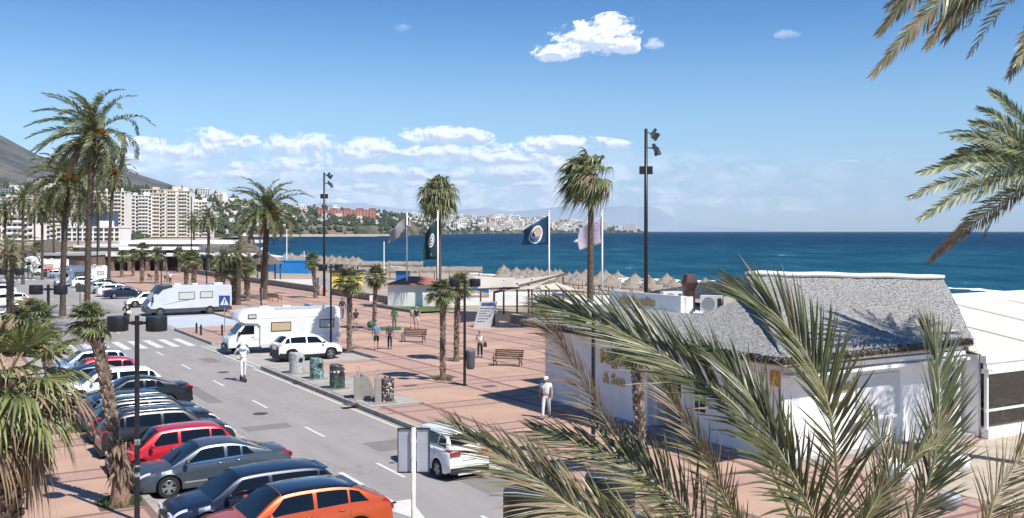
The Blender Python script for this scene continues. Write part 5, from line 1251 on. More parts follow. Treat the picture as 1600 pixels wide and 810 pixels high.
# kiosks and huts
terra = mat('terracotta_roof', (.34,.13,.09), .8, nscale=3, var=.25, streak=(8,1,1))
def hut(label, x0, x1, Y, D, h, wallm_, roofm, rz=0, roofh=.6, over=.3, z0=0.0, cat='kiosk', door=None, name='kiosk', flat=False):
    e = thing(name, label, cat, ((x0+x1)/2, Y+D/2, z0), rz); w = x1-x0
    MB().box((0,0,h/2),(w,D,h)).build('wall', wallm_, e)
    if flat: MB().box((0,0,h+.08),(w+over,D+over,.16)).build('roof', roofm, e)
    else: MB().add([(-w/2-over,-D/2-over,h),(w/2+over,-D/2-over,h),(w/2+over,D/2+over,h),(-w/2-over,D/2+over,h),(-w/2+D*.35,0,h+roofh),(w/2-D*.35,0,h+roofh)], [(0,1,5,4),(2,3,4,5),(1,2,5),(3,0,4),(3,2,1,0)]).build('roof', roofm, e)
    if door: 
        for (cx, cz, dw, dh, m) in door: MB().box((cx,-D/2-.02,cz),(dw,.06,dh)).build('shutter' if dh > 1 else 'panel', m, e)
    return e
palew = mat('kiosk_pale_wall', (.72,.69,.66), .8, nscale=2, var=.06, streak=(4,1,1))
hut('pale kiosk with a low terracotta roof behind the lawn', -12.6, -7.4, 102, 5, 2.55, palew, terra, rz=-.06, roofh=.75, over=.35, door=[(.6,.85,3.4,1.5,white)])
blue = mat('sea_blue_paint', (.03,.13,.36), .5, var=.1); yel = mat('yellow_wall', (.80,.62,.14), .7, var=.08); bpaint = mat('bright_blue_hut', (.02,.20,.52), .5, var=.1)
e = hut('yellow beach hut with a black flat roof beyond the white camper', -22.6, -19.4, 125, 5, 3.0, yel, dark, z0=-.15, over=.5, flat=True, door=[(.9,.7,.9,.9,mat('framed_picture', (.35,.22,.10), .6, nscale=4, col2=(.6,.45,.2)))])
e = thing('beach_board', 'grey arched board with a small red notice left of the yellow hut', 'sign', (-23.2, 122, 0), .1)
mb = MB(); poly = [(-.9,0),(.9,0),(.9,2.0)]+[(math.cos(a)*.9, 2.0+math.sin(a)*.5) for a in [k/8*math.pi for k in range(1,8)]]+[(-.9,2.0)]
mb.prism(poly, 0, .12, M=Matrix.Rotation(R(90),4,'X')); recalc(mb.build('board', mat('board_lilac', (.42,.42,.47), .6), e))
MB().box((.1,-.16,.75),(.9,.05,1.1)).build('poster', mat('poster_red', (.40,.12,.08), .6, nscale=4, col2=(.7,.6,.55)), e)
hut('bright blue beach hut near the waterline', -46.5, -40.2, 196, 5, 2.6, bpaint, bpaint, z0=-.5, over=.2, flat=True)
hut('dark blue beach store left of the bright blue hut', -53, -48, 205, 4, 2.2, blue, blue, z0=-.5, over=.2, flat=True)
hut('small blue cabin behind the yellow hut', -17.5, -15.6, 150, 2.5, 2.5, blue, mat('hut_beige_roof', (.35,.28,.22), .8), z0=-.4, roofh=.5, over=.3)
e = thing('mural_hut', 'long white beach hut with a blue and orange wave mural on its gable', 'hut', (-1.0, 108, -.05), 0)
MB().box((0,2,.62),(13.5,4,1.24)).build('wall', white, e); MB().box((-2.5,-.03,1.6),(2.2,.2,.9)).build('gable', white, e)
def wave(parent, x0, x1, z0, amp, th, m, y):
    mb = MB(); n = 16
    P = [(lerp(x0,x1,i/n), z0+amp*math.sin(i/n*math.pi*1.5+.3)) for i in range(n+1)]
    vs = [(x,y,z) for x,z in P]+[(x,y,z+th) for x,z in P]; mb.add(vs, [(i,i+1,n+2+i,n+1+i) for i in range(n)]); return mb.build('mural_stripe', m, parent)
orange = mat('mural_orange', (.65,.35,.08), .6)
wave(e, -3.5,-1.5,1.5,.12,.42,blue,-.14); wave(e, -3.5,-1.5,1.28,.12,.16,orange,-.145)
e = thing('mural_hut', 'small white hut with a blue and orange mural right of the shade sails', 'hut', (5.0, 100, -.05), 0)
MB().prism([(-1.0,0),(1.0,0),(1.0,1.75),(0,2.3),(-1.0,1.75)], -1.2, 1.2, M=Matrix.Rotation(R(90),4,'X')).build('wall', white, e); wave(e,-.9,.9,1.58,.10,.26,blue,-1.22); wave(e,-.9,.9,1.40,.10,.14,orange,-1.225)
for x0, x1, Y, lab in ((-16,-2,112,'low white beach wall in front of the mural hut'),(6.5,13,112,'low white wall right of the small mural hut'),(-38,-25,150,'low white wall before the bright blue hut')):
    e = thing('low_wall', lab, 'wall', ((x0+x1)/2,Y,-.1), 0); MB().box((0,0,.45),(x1-x0,.3,.9)).build('wall_body', white, e)
e = thing('beach_canvas', 'long dark blue canvas screen among the distant parasols', 'screen', (-39.5, 245, -1.0), 0); MB().box((0,0,1.3),(16,.1,1.2)).build('cloth', blue, e)
for x in (-8,-4,0,4,8): MB().tube([(x,0,0),(x,0,2.0)], .06, 5).build('post', postm, e)
e = thing('beach_canvas', 'short dark blue screen left of the long one', 'screen', (-30, 215, -.9), 0); MB().box((0,0,1.3),(7,.1,1.0)).build('cloth', blue, e)
# long thatched pergolas on the beach
def pergola(label, x0, x1, Y, z0, W=3.0):
    e = thing('beach_pergola', label, 'pergola', (0,0,0), 0); r = random.Random(int(Y)); n = int((x1-x0)/.5); mb = MB(); zt_ = z0+2.5
    def fn(u, v):
        a = (v-.5)*math.pi*.95; return Vector((lerp(x0,x1,u), Y+math.sin(a)*W/2+r.uniform(-.1,.1), zt_-.75+math.cos(a)*.75+r.uniform(-.12,.12)))
    mb.grid(fn, n, 8)
    for k in range(n*14):
        x = r.uniform(x0,x1); p = Vector((x, Y-W/2+r.uniform(-.05,.2), zt_-.6)); mb.add([p+Vector((-.07,0,0)), p+Vector((.07,0,0)), p+Vector((r.uniform(-.1,.1),-.15,-r.uniform(.3,.6)))], [(0,1,2)])
    mb.build('thatch_roof', straw, e)
    k = x0+.4
    while k < x1: MB().tube([(k,Y-W*.35,z0),(k,Y-W*.35,zt_-.3 + (1.0 if int(k)%3==0 else 0))], .07, 5).build('post', postm, e); k += 2.6
pergola('long thatched beach pergola behind the terracotta kiosk', -27, -5.2, 176, -.75, 4); pergola('second thatched pergola row closer to the water', -42, -19, 214, -.95, 4)
# ---- straw parasols
pm = MB(); r = random.Random(8)
prof = [(1.32,1.92),(1.22,2.02),(.8,2.24),(.42,2.50),(.15,2.78),(.05,2.95)]
pm.lathe(prof, 14)
for k in range(160):
    a = r.uniform(0,6.28); d = Vector((math.cos(a),math.sin(a),0)); s_ = Vector((-d.y,d.x,0))*.05; p = d*1.28+Vector((0,0,1.97)); pm.add([p-s_, p+s_, p+d*.08+Vector((0,0,-r.uniform(.12,.3)))], [(0,1,2)])
for k in range(30):
    a = r.uniform(0,6.28); d = Vector((math.cos(a),math.sin(a),0)); pm.add([Vector((0,0,2.85))-Vector((-d.y,d.x,0))*.03, Vector((0,0,2.85))+Vector((-d.y,d.x,0))*.03, d*.10+Vector((0,0,3.2))], [(0,1,2)])
pr0 = thing('straw_parasol', 'x', 'parasol', (0,0,0), 0, 'straw parasols in rows on the beach')
pm.build('canopy', straw, pr0); MB().tube([(0,0,0),(0,0,2.9)], .05, 6).build('pole', postm, pr0)
tr_ = tree_of(pr0); first = True; cnt = 0; r = random.Random(4)
for s in [92+3.9*k for k in range(62)]:
    for t_ in (74, 80, 86, 92.5):
        p = st(s+r.uniform(-.4,.4), t_+r.uniform(-.4,.4))
        px = 800+F*p.x/p.y
        if px < 440 or px > 1105 or cnt > 288 or 560 < px < 775: continue
        if p.y > 210 and (t_ in (74,) or r.random() < .15): continue
        z = -.5 - (t_-74)/20*.45
        lab = 'straw parasol in the beach rows behind the restaurant roof, right of the white flag' if px > 945 else ('straw parasol in the beach rows behind the shade sails' if px > 760 else 'straw parasol in the far beach rows between blue huts and sails')
        lg = 'straw parasols %s' % ('right of the white flag' if px > 945 else ('behind the shade sails' if px > 760 else 'in the far rows'))
        if first: pr0.location = (p.x,p.y,z); pr0['label'] = lab; pr0['group'] = lg; first = False
        else: dup(pr0, (p.x,p.y,z), r.uniform(0,6), lab, lg, r.uniform(.86,1.0), tr_)
        cnt += 1
# ================================================================== BEACH RESTAURANT ON THE LEFT
gw = mat('grey_render', (.42,.41,.39), .85, nscale=.5, var=.12); brownst = mat('brown_stone_pier', (.20,.15,.11), .85, nscale=2, var=.3)
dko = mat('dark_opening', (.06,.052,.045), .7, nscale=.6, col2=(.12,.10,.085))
e = thing('beach_restaurant', 'low beach restaurant with white flat roofs and dark open front left of the bay', 'restaurant', (0,0,0), 0)
def wb2(x0, x1, y0, y1, z0, z1): return MB().box(((x0+x1)/2,(y0+y1)/2,(z0+z1)/2),(x1-x0,y1-y0,z1-z0))
wb2(-79,-58.5,205,225,0,5.4).build('upper_wall', gw, e); wb2(-80,-56,203,227,5.45,6.1).build('roof', white, e); wb2(-92,-79,212,228,0,4.6).build('side_wall', gw, e); wb2(-93,-79.1,211,229,4.62,5.1).build('roof', white, e)
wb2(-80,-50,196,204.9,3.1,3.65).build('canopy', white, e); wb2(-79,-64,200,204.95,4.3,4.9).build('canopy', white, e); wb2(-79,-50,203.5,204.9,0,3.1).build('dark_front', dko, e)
for x in (-79,-75.5,-72,-68.5,-65,-61.5,-58,-54.5,-51): wb2(x-.35,x+.35,196.5,197.3,0,3.05).build('pier', brownst, e)
wb2(-90,-80.2,190,206,0,3.4).build('brown_front', brownst, e); wb2(-90.5,-80,189.5,206.5,3.42,3.9).build('roof', gw, e)
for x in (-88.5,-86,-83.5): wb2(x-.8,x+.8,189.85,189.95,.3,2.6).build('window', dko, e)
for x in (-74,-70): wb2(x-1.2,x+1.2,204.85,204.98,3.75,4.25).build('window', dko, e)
def thatchcone(label, x, y, z0, h0, h1, rad, n=8, cat='gazebo'):
    e = thing('thatched_gazebo', label, cat, (x,y,z0), 0); r = random.Random(int(x*7)); mb = MB()
    mb.lathe([(rad,h0),(rad*.98,h0+.15),(rad*.62,h0+(h1-h0)*.34),(rad*.3,h0+(h1-h0)*.66),(.08,h1)], n)
    mb.build('thatch_roof', mat('dark_brown_thatch', (.13,.11,.09), .95, nscale=2, var=.35, bump=.6), e)
    MB().lathe([(.5,h1-.55),(.12,h1+.15)], 8).build('roof_cap', white, e)
    for k in range(6):
        a = k*math.pi/3; MB().tube([(math.cos(a)*rad*.85,math.sin(a)*rad*.85,0),(math.cos(a)*rad*.85,math.sin(a)*rad*.85,h0)], .12, 6).build('post', postm, e)
thatchcone('pointed thatched gazebo with a white cap behind the short palms', (382-800)/F*168, 168, 0, 4.4, 7.6, 3.6); thatchcone('wider thatched gazebo just right of the white capped one', (410-800)/F*160, 160, 0, 2.8, 5.3, 3.4)
e = thing('thatched_house', 'dark gabled beach bar roof behind the palms on the far left', 'beach bar', ((66-800)/F*262, 262, 0), 0)
MB().box((0,0,1.6),(11,6,3.2)).build('wall', mat('bar_cream', (.52,.46,.38), .8), e); MB().add([(-6.5,-4,2.9),(6.5,-4,2.9),(6.5,4,2.9),(-6.5,4,2.9),(2.2,0,6.0),(3.6,0,6.0)], [(0,1,5,4),(2,3,4,5),(1,2,5),(3,0,4),(3,2,1,0)]).build('roof', mat('dark_brown_thatch', (.13,.11,.09), .95), e)
for x in (-3.5,0,3.5): MB().box((x,-3.02,1.4),(1.6,.06,1.8)).build('window', dko, e)
# ================================================================== STREET FURNITURE
def street_lamp(p, label, h=5.55, rzh=0.0, sep=.62, dr=.30, group='double drum street lamps', dh=.40):
    e = thing('street_lamp', label, 'street lamp', p, RA+rzh, group)
    pl = MB().tube([(0,0,0),(0,0,h)], [.075,.06], 12).lathe([(.13,0),(.13,.04),(.09,.06)], 12); pl.build('pole', black, e, smooth=True, sharp=40)
    MB().tube([(-sep,0,h-.20),(sep,0,h-.20)], .035, 8).box((0,0,h-.20),(.3,.07,.10)).build('arm', black, e)
    for sx in (1,-1):
        hd = MB().lathe([(dr*.96,h-.02),(dr,h-.05),(dr,h-dh),(dr*.98,h-dh-.01)], 26, (sx*(sep+dr*.6),0,0)).build('lamp_head', black, e, smooth=True, sharp=35)
        MB().lathe([(dr*.85,h-dh-.02),(.02,h-dh-.03)], 20, (sx*(sep+dr*.6),0,0)).build('lamp_glass', mat('lamp_diffuser', (.55,.55,.52), .3), hd)
    return e
A90 = -RA  # heads spread across the view in the photograph
L1 = street_lamp(st(28.4,5.1,KH), 'black double street lamp with stickers in front of the grey saloon', rzh=A90, sep=.36, dr=.28)
MB().lathe([(.078,2.05),(.078,2.2)], 12).lathe([(.078,1.45),(.078,1.5)], 12).lathe([(.077,1.18),(.077,1.3)], 12).build('sticker', mat('torn_sticker', (.5,.48,.44), .6, nscale=12, col2=(.1,.1,.1)), L1)
street_lamp(st(46.9,4.8,KH), 'black double street lamp behind the big fan palm on the left', rzh=A90, sep=.36, dr=.28)
street_lamp(st(69.5,5.0,KH), 'black double street lamp at the far left near the road bend', rzh=A90, sep=.36, dr=.28)
L2 = street_lamp(GP(726,603,KH), 'black double street lamp with a litter bin on the plaza', h=5.45, rzh=A90, sep=.36, dr=.28)
street_lamp(GP(517,545,KH), 'black double street lamp behind the white camper', h=5.65, rzh=A90, sep=.36, dr=.30)
street_lamp(GP(408,478,KH), 'black street lamp left of the spiky date palm', h=5.4, rzh=A90, sep=.36, dr=.28)
street_lamp(XT(323,26,KH), 'thin black street lamp before the beach restaurant terrace', h=5.4, rzh=A90, sep=.3, dr=.22)
street_lamp(XT(252,26,KH), 'thin black street lamp by the brown restaurant front', h=5.4, rzh=A90, sep=.3, dr=.22)
street_lamp(XT(927,19.6,KH), 'black street lamp hidden by palm fronds before the restaurant wall', h=5.1, rzh=A90, sep=.36, dr=.29)
street_lamp(Vector((.65,10.95,KH)), 'close double street lamp seen from above at the bottom edge', h=5.1, rzh=A90+R(36), sep=.40, dr=.285, dh=.46)
# litter bin on the lamp
e = thing('litter_bin', 'dark grey litter bin strapped to the plaza lamp post', 'litter bin', GP(726,603,KH)+Vector((.30,.0,.85)), 0)
MB().lathe([(.17,.0),(.21,.10),(.24,.85)], 16).build('bin_body', mat('bin_grey', (.10,.11,.12), .5), e, smooth=True, sharp=40); MB().lathe([(.25,.85),(.25,.93),(.18,1.0),(.16,.98)], 16).build('lid', mat('bin_lid', (.13,.14,.15), .5), e, smooth=True, sharp=40)
MB().box((-.26,0,.7),(.12,.1,.05)).box((-.26,0,.2),(.12,.1,.05)).build('bracket', dark, e)
# floodlight masts
def mast(p, label, h=15.0, r0=.16):
    e = thing('floodlight_mast', label, 'floodlight mast', p, 0)
    MB().tube([(0,0,0),(0,0,h)], [r0,r0*.7], 12).build('pole', black, e, smooth=True)
    for z, dx, tilt in ((h-.25,.55,.5),(h-1.3,.62,-.5)):
        for k, (ax, ay) in enumerate(((dx,0),(dx*1.35,.35))):
            MB().tube([(0,0,z),(ax*.7,ay*.5,z-.05)], .05, 6).build('bracket', black, e)
            M_ = Matrix.Translation((ax,ay,z-.25*k)) @ Matrix.Rotation(tilt+.3*k,4,'Y') @ Matrix.Rotation(.4*k,4,'Z')
            f = MB().box((0,0,0),(.30,.50,.55),0,M=M_,top=.6).build('floodlight', mat('floodlight_casing', (.06,.07,.08), .35, .4), e)
            MB().box((.0,0,-.285),(.27,.46,.01),0,M=M_).build('lens', clearlamp, f)
    for sx in (-1,1): MB().box((sx*.28,0,h-2.9),(.34,.3,.55)).build('gearbox', black, e)
    return e
mast((-22.8,120.9,KH), 'tall black floodlight mast beside the white camper, against the bay'); mast((9.35,69.5,KH), 'tall black floodlight mast rising over the white restaurant roof')
# thin black masts farther left
for px, Y, h, lab in ((299,190,14.5,'thin black pole behind the beach restaurant'),(322,175,5,'short black pole by the restaurant terrace'),(152,150,14,'thin black mast between two palm trunks on the left'),(448,200,9,'white and grey pole on the beach by the blue huts'),(600,170,6.8,'short white pole on the beach'),(475,198,4.2,'short pale post by the bright blue hut')):
    e = thing('pole', lab, 'pole', ((px-800)/F*Y, Y, -.4 if 'beach' in lab and 'rest' not in lab else 0), 0); MB().tube([(0,0,0),(0,0,h)], [.12,.09], 8).build('shaft', white if 'white' in lab or 'pale' in lab else black, e); MB().ball((0,0,h), .13, 6).build('finial', dark, e)
# ---- flags
def flag(px, Y, h, label, fn, mflag, emb=None, pm=white):
    X = (px-800)/F*Y; e = thing('flagpole', label, 'flag', (X,Y,KH), 0, None)
    MB().tube([(0,0,0),(0,0,h)], [.10,.065], 12).ball((0,0,h+.05), .10, 8).build('pole', pm, e, smooth=True)
    if mflag:
        mb = MB(); mb.grid(fn, 18, 12); o = mb.build('flag_cloth', mflag, e, smooth=True)
        so_ = o.modifiers.new('thickness', 'SOLIDIFY'); so_.thickness = .015; so_.offset = 0
        if emb: emb(e, o, fn)
    return e
def flagfn(ztop, zbot, W, droop, amp, ph, tw=0.0, taper=1.0):
    def fn(u, v):
        u = max(0.0, u); x = -W*u; zt_ = ztop-droop*u**1.1; zb_ = zbot-droop*u**.9*.55*taper
        z = lerp(zt_, zb_, v); y = amp*math.sin(u*7+ph+v*1.2)*(.3+u)+tw*u*v; return Vector((x+.10*math.sin(v*5+ph)*u, y, z))
    return fn
def patch(e, o, fn, m, u0, v0, ru, rv, ring=0.0, off=-.02, arc_=(0,360), name='emblem'):
    mb = MB(); n = 26; vs = []
    for i in range(n+1):
        a = R(lerp(arc_[0], arc_[1], i/n))
        for k in (1.0, ring): p = fn(u0+ru*math.cos(a)*k, v0+rv*math.sin(a)*k); vs.append(p+Vector((0,off,0)))
    mb.add(vs, [(2*i,2*i+1,2*i+3,2*i+2) for i in range(n)]); return mb.build(name, m, o, smooth=True)
fblue = mat('flag_blue', (.02,.075,.16), .7, var=.15, trans=.25); fteal = mat('flag_dark_teal', (.012,.055,.062), .7, var=.2, trans=.25); fwhite = mat('flag_mauve_white', (.55,.50,.58), .7, var=.08, trans=.35); fgrey = mat('flag_grey', (.36,.36,.38), .7, col2=(.30,.30,.33), nscale=.8, trans=.3)
embw = mat('emblem_white', (.75,.77,.80), .6, var=.04); embt = mat('emblem_tan', (.42,.32,.24), .6); embb = mat('emblem_blue', (.03,.12,.28), .6); embm = mat('emblem_mauve', (.25,.20,.38), .6)
def emb_blue(e, o, fn):
    patch(e, o, fn, embw, .52, .56, .26, .40, 0, -.02); patch(e, o, fn, embt, .50, .50, .21, .28, 0, -.03, name='sun_disc')
    for k, v in enumerate((.74,.82,.90)): patch(e, o, fn, embb, .52, v-.04, .20-.03*k, .035, 0, -.045, name='wave_band')
def emb_e(e, o, fn):
    patch(e, o, fn, embw, .45, .45, .20, .20, .78, -.02); patch(e, o, fn, embw, .45, .45, .11, .12, .62, -.02, (25,330), 'emblem_letter'); patch(e, o, fn, embw, .45, .45, .10, .02, 0, -.02, name='emblem_bar'); patch(e, o, fn, bpaint, .45, .86, .07, .05, 0, -.02, name='emblem_drop')
def emb_w(e, o, fn):
    patch(e, o, fn, embm, .32, .42, .20, .30, .86, -.02); patch(e, o, fn, embm, .32, .42, .13, .20, .80, -.02)
    for a in (40,160,280): patch(e, o, fn, embm, .32+.05*math.cos(R(a)), .42+.07*math.sin(R(a)), .03, .07, 0, -.02, name='emblem_leaf')
    patch(e, o, fn, mat('flag_violet', (.16,.10,.26), .7, trans=.3), .035, .5, .05, .48, 0, -.012, name='hoist_band')
flag(636,103,9.7,'pale flagpole with a large grey flag draped left over the far headland', flagfn(9.5,7.6,1.9,1.9,.25,.3), fgrey)
flag(684,97,9.75,'white flagpole carrying a dark green flag with a ringed letter', flagfn(9.0,5.2,1.35,1.4,.22,1.0,taper=.2), fteal, emb_e)
flag(858,100,9.8,'flagpole with a dark blue flag bearing a round white and tan emblem', flagfn(9.45,6.6,2.6,1.5,.25,.0,taper=.15), fblue, emb_blue)
flag(941,97,9.85,'thick white flagpole with a torn mauve white flag blowing left', flagfn(9.35,6.7,2.3,1.3,.25,2.0,taper=1.0), fwhite, emb_w)
# ---- pedestrian crossing sign
e = thing('crossing_sign', 'blue square pedestrian crossing sign with a white triangle on a grey post', 'sign', GP(351,520,KH), 0)
MB().tube([(0,0,0),(0,0,2.75)], .035, 8).build('post', mat('galvanised_post', (.35,.36,.37), .4, .6), e)
pn = MB().box((0,-.05,2.45),(.85,.03,.85)).build('sign_plate', mat('sign_blue', (.02,.08,.33), .4, var=.05), e)
MB().add([(-.34,-.07,2.14),(.34,-.07,2.14),(0,-.07,2.78)], [(0,1,2)]).build('white_triangle', white, pn)
fg = MB(); fg.add([(-.03,-.075,2.36),(.03,-.075,2.36),(.05,-.075,2.52),(-.05,-.075,2.52)], [(0,1,2,3)]); fg.add([(-.03,-.075,2.37),(.0,-.075,2.37),(-.06,-.075,2.18),(-.10,-.075,2.18)], [(0,1,2,3)]); fg.add([(0,-.075,2.37),(.03,-.075,2.37),(.10,-.075,2.18),(.06,-.075,2.18)], [(0,1,2,3)]); fg.lathe([(.035,-.076),(.034,-.078)], 10, (0,0,2.57), 0, None, 'y'); fg.add([(.03,-.075,2.50),(.11,-.075,2.42),(.10,-.075,2.40),(.02,-.075,2.46)], [(0,1,2,3)])
fg.build('walking_figure', black, pn)
# ---- back of a road sign close to the camera
e = thing('road_sign', 'back of a two panel road sign on a white post in the foreground', 'sign', XT(646, 7.6, 0), 0)
ys = e.location.y; zt_ = hz(670, ys); zb_ = hz(740, ys); pw = 43/F*ys
MB().tube([(0,0,0),(0,0,zt_+.02)], 3.6/F*ys, 10).build('post', mat('cream_post', (.62,.60,.50), .5), e, smooth=True)
for sx, w_ in ((-1, .46), (1, .46)):
    cx = sx*(pw*w_/2+.055); f = MB().box((cx,.06,(zt_+zb_)/2),(pw*w_,.025,zt_-zb_)).build('sign_panel', mat('panel_back', (.42,.45,.50), .45, .3, var=.05), e)
    MB().box((cx,.05,zt_-.01),(pw*w_+.02,.05,.02)).box((cx,.05,zb_+.01),(pw*w_+.02,.05,.02)).box((cx+sx*pw*w_/2,.05,(zt_+zb_)/2),(.015,.05,zt_-zb_)).build('rim', dark, f)
b_ = MB(); b_.prism([(5.7,-8),(9.4,-8),(9.4,21.5),(5.7,23.5)], -.05, KH-.004); struct(b_.build('sidewalk_bulb', conc, rz=RA))
# small square sign facing away near the far lamp
e = thing('road_sign', 'small grey sign back beside the tallest palm trunk', 'sign', GP(125,484,0), 0); MB().tube([(0,0,0),(0,0,2.6)], .04, 6).build('post', black, e); MB().box((0,0,2.2),(.85,.05,.8)).build('sign_panel', mat('dark_panel_back', (.07,.075,.08), .5), e)
# ---- bollards
def bollard(p, label):
    e = thing('bollard', label, 'bollard', p, 0, 'black bollards on the corner of the zebra crossing'); MB().lathe([(.09,0),(.075,.08),(.07,.55),(.085,.58),(.085,.64),(.07,.68),(.065,.76),(.03,.82)], 12).build('post', black, e, smooth=True, sharp=40); MB().lathe([(.088,.59),(.088,.62)], 12).build('ring', dark, e)
bollard(GP(307,521,KH), 'left black bollard of the pair at the crossing corner'); bollard(GP(314,524,KH), 'right black bollard of the pair at the crossing corner'); bollard(GP(347,524,KH), 'black bollard next to the pedestrian crossing sign')
# ---- waste containers
def painted(name, base, c1, c2, sc=3, lo=.45, hi=.55):
    m = bpy.data.materials.new(name); m.use_nodes = True; q = NG(m.node_tree); b = m.node_tree.nodes['Principled BSDF']; tcn = q.n('ShaderNodeTexCoord')
    n1 = q.noise(tcn.outputs['Object'], sc, 3, .5, 1.5); n2 = q.noise(tcn.outputs['Object'], sc*2.3, 3, .6, 1.0)
    c = q.mix(q.sstep(n1, lo, hi), base, c1); c = q.mix(q.sstep(n2, .55, .60), c, c2); q.L(c, b.inputs['Base Color']); b.inputs['Roughness'].default_value = .5; return m
def container(p, label, m, h=1.45, rad=.42, lidm=None, tape=False):
    e = thing('waste_container', label, 'waste container', p, RA+.2, 'recycling containers on the concrete pad')
    mb = MB(); n = 22; prof = [(0,0),(rad,0),(rad,.1),(rad,1)]
    vs = []; fs = []
    for z in (0, .15, .5, .85):
        for k in range(n): a = 2*math.pi*k/n; vs.append((math.cos(a)*rad, math.sin(a)*rad, z*h/.85*.78))
    for k in range(n): a = 2*math.pi*k/n; vs.append((math.cos(a)*rad, math.sin(a)*rad, h*(.88-.10*math.cos(a))))
    for k in range(n): a = 2*math.pi*k/n; vs.append((math.cos(a)*rad*.8, math.sin(a)*rad*.8, h*(.95-.09*math.cos(a))))
    for i in range(5):
        for k in range(n): fs.append((i*n+k, i*n+(k+1)%n, (i+1)*n+(k+1)%n, (i+1)*n+k))
    fs.append(tuple(range(5*n,6*n))); mb.add(vs, fs); mb.build('container_body', m, e, smooth=True, sharp=35)
    MB().lathe([(.13,-rad-.02),(.13,-rad+.02)], 16, (0,0,h*.66), 0, None, 'y').build('chute', dark, e)
    MB().box((0,0,.02),(rad*2.4,rad*2.2,.03)).build('base_plate', conc, e)
    if tape:
        tp = MB(); 
        for k in range(24):
            a0, a1 = 2*math.pi*k/24, 2*math.pi*(k+1)/24; rr = rad+.008
            tp.add([(math.cos(a0)*rr,math.sin(a0)*rr,h*.68),(math.cos(a1)*rr,math.sin(a1)*rr,h*.68),(math.cos(a1)*rr,math.sin(a1)*rr,h*.76),(math.cos(a0)*rr,math.sin(a0)*rr,h*.76)], [(0,1,2,3)], k % 2)
        tp.build('warning_tape', [white, mat('tape_red', (.5,.03,.03), .5)], e)
    MB().box((0,0,h*.96),(rad*.9,rad*1.5,.05)).build('lid', lidm or m, e)
container(GP(464,583,KH+.02), 'pale grey drum container with scribbled silver paint, first from the white car', painted('silver_scribble', (.42,.43,.41), (.30,.31,.30), (.55,.55,.53), 3.5), 1.14, .42)
container(GP(495,592,KH+.02), 'green and white mosaic painted container, second from the white car', painted('green_mosaic', (.03,.10,.08), (.10,.22,.19), (.55,.57,.55), 4), 1.12, .37)
container(GP(527,607,KH+.02), 'dark container with red and white tape and green graffiti', painted('dark_graffiti', (.045,.04,.045), (.04,.05,.05), (.05,.22,.14), 2.5), 1.2, .38, dark, True)
steelb = mat('beige_steel', (.36,.33,.28), .5, .2, var=.08)
def steelbin(p, label, hood, graf):
    e = thing('waste_container', label, 'waste container', p, RA+R(-20), 'steel waste columns on the concrete pad')
    if hood:
        MB().box((-.28,0,.62),(.42,.85,1.24)).build('column', steelb, e)
        pl = [(-.07,0),(.62,0),(.56,.55),(.42,1.0),(.22,1.28),(-.02,1.42),(-.07,1.42)]
        recalc(MB().prism(pl, -.44, .44, M=Matrix.Rotation(R(90),4,'X')).build('hood', steelb, e))
    else:
        MB().box((-.26,0,.66),(.34,.75,1.32)).build('column', steelb, e); n = 14
        MB().lathe([(.40,0),(.40,1.26),(.38,1.28)], 22, (.22,0,0)).build('drum', graf, e, smooth=True, sharp=40)
        for a in (.6,2.0): MB().ball((.22+.2*math.cos(a), .25*math.sin(a), 1.33), .05, 6).build('knob', dark, e)
    MB().tube([(-.28+.10*math.cos(a), 0, 1.62+.16*math.sin(a)) for a in [k/10*2*math.pi for k in range(11)]], .014, 5).tube([(-.28,0,1.25),(-.28,0,1.47)], .02, 5).build('lifting_ring', chrome, e)
    MB().box((0,0,.02),(1.5,1.2,.03)).build('base_plate', conc, e); e.scale = (.84,.84,.84)
steelbin(GP(567,622,KH+.02), 'beige steel waste column with a tall curved hood', True, None)
steelbin(GP(598,628,KH+.02), 'beige waste column with a dark stickered drum, nearest the camera', False, painted('sticker_drum', (.06,.035,.035), (.05,.03,.03), (.62,.60,.58), 3.2))
# ---- benches
def bench(p, rz, label):
    e = thing('bench', label, 'bench', p, rz, 'cast iron benches on the plaza')
    st_ = MB()
    for i in range(5): st_.box((0,-.20+.10*i,.44),(1.75,.075,.03))
    st_.build('seat', wood, e); bk = MB()
    for i in range(4): bk.box((0,.27+.045*i,.54+.11*i),(1.75,.025,.085))
    bk.build('backrest', wood, e)
    for x in (-.78,.78): MB().tube([(x,-.28,0),(x,-.20,.22),(x,-.24,.42),(x,.22,.42),(x,.30,.55),(x,.44,.92)], [.035,.028,.03,.03,.03,.02], 6).tube([(x,.34,0),(x,.18,.25),(x,.22,.42)], [.035,.028,.03], 6).tube([(x,-.24,.42),(x,-.30,.58),(x,-.16,.66),(x,.30,.64)], .025, 6).tube([(x,-.2,.2),(x,0,.30),(x,.2,.2)], .02, 5).build('iron_side', black, e, smooth=True)
bench(GP(646,535,KH), -.28, 'iron and wood bench behind the strolling couple'); bench(GP(793,572,KH), -.30, 'iron and wood bench nearest the restaurant wall'); 
bench(GP(430,471,KH), 2.5, 'bench right of the spiky date palm'); bench(GP(236,437,KH), 2.2, 'left bench before the beach restaurant'); bench(GP(262,440,KH), 2.2, 'right bench before the beach restaurant')
# manhole covers
mh = mat('manhole_iron', (.10,.09,.08), .7)
for px, py in ((765,604),(548,632),(640,603)):
    o = MB().box((0,0,.006),(.7,.5,.012)).build('manhole_cover', mh, loc=GP(px,py,KH), rz=RA); tag(o, {765:'iron cover in the paving below the iron bench',548:'iron cover beside the tape wrapped container',640:'iron cover in the paving left of the twin palms'}[px], 'manhole cover')
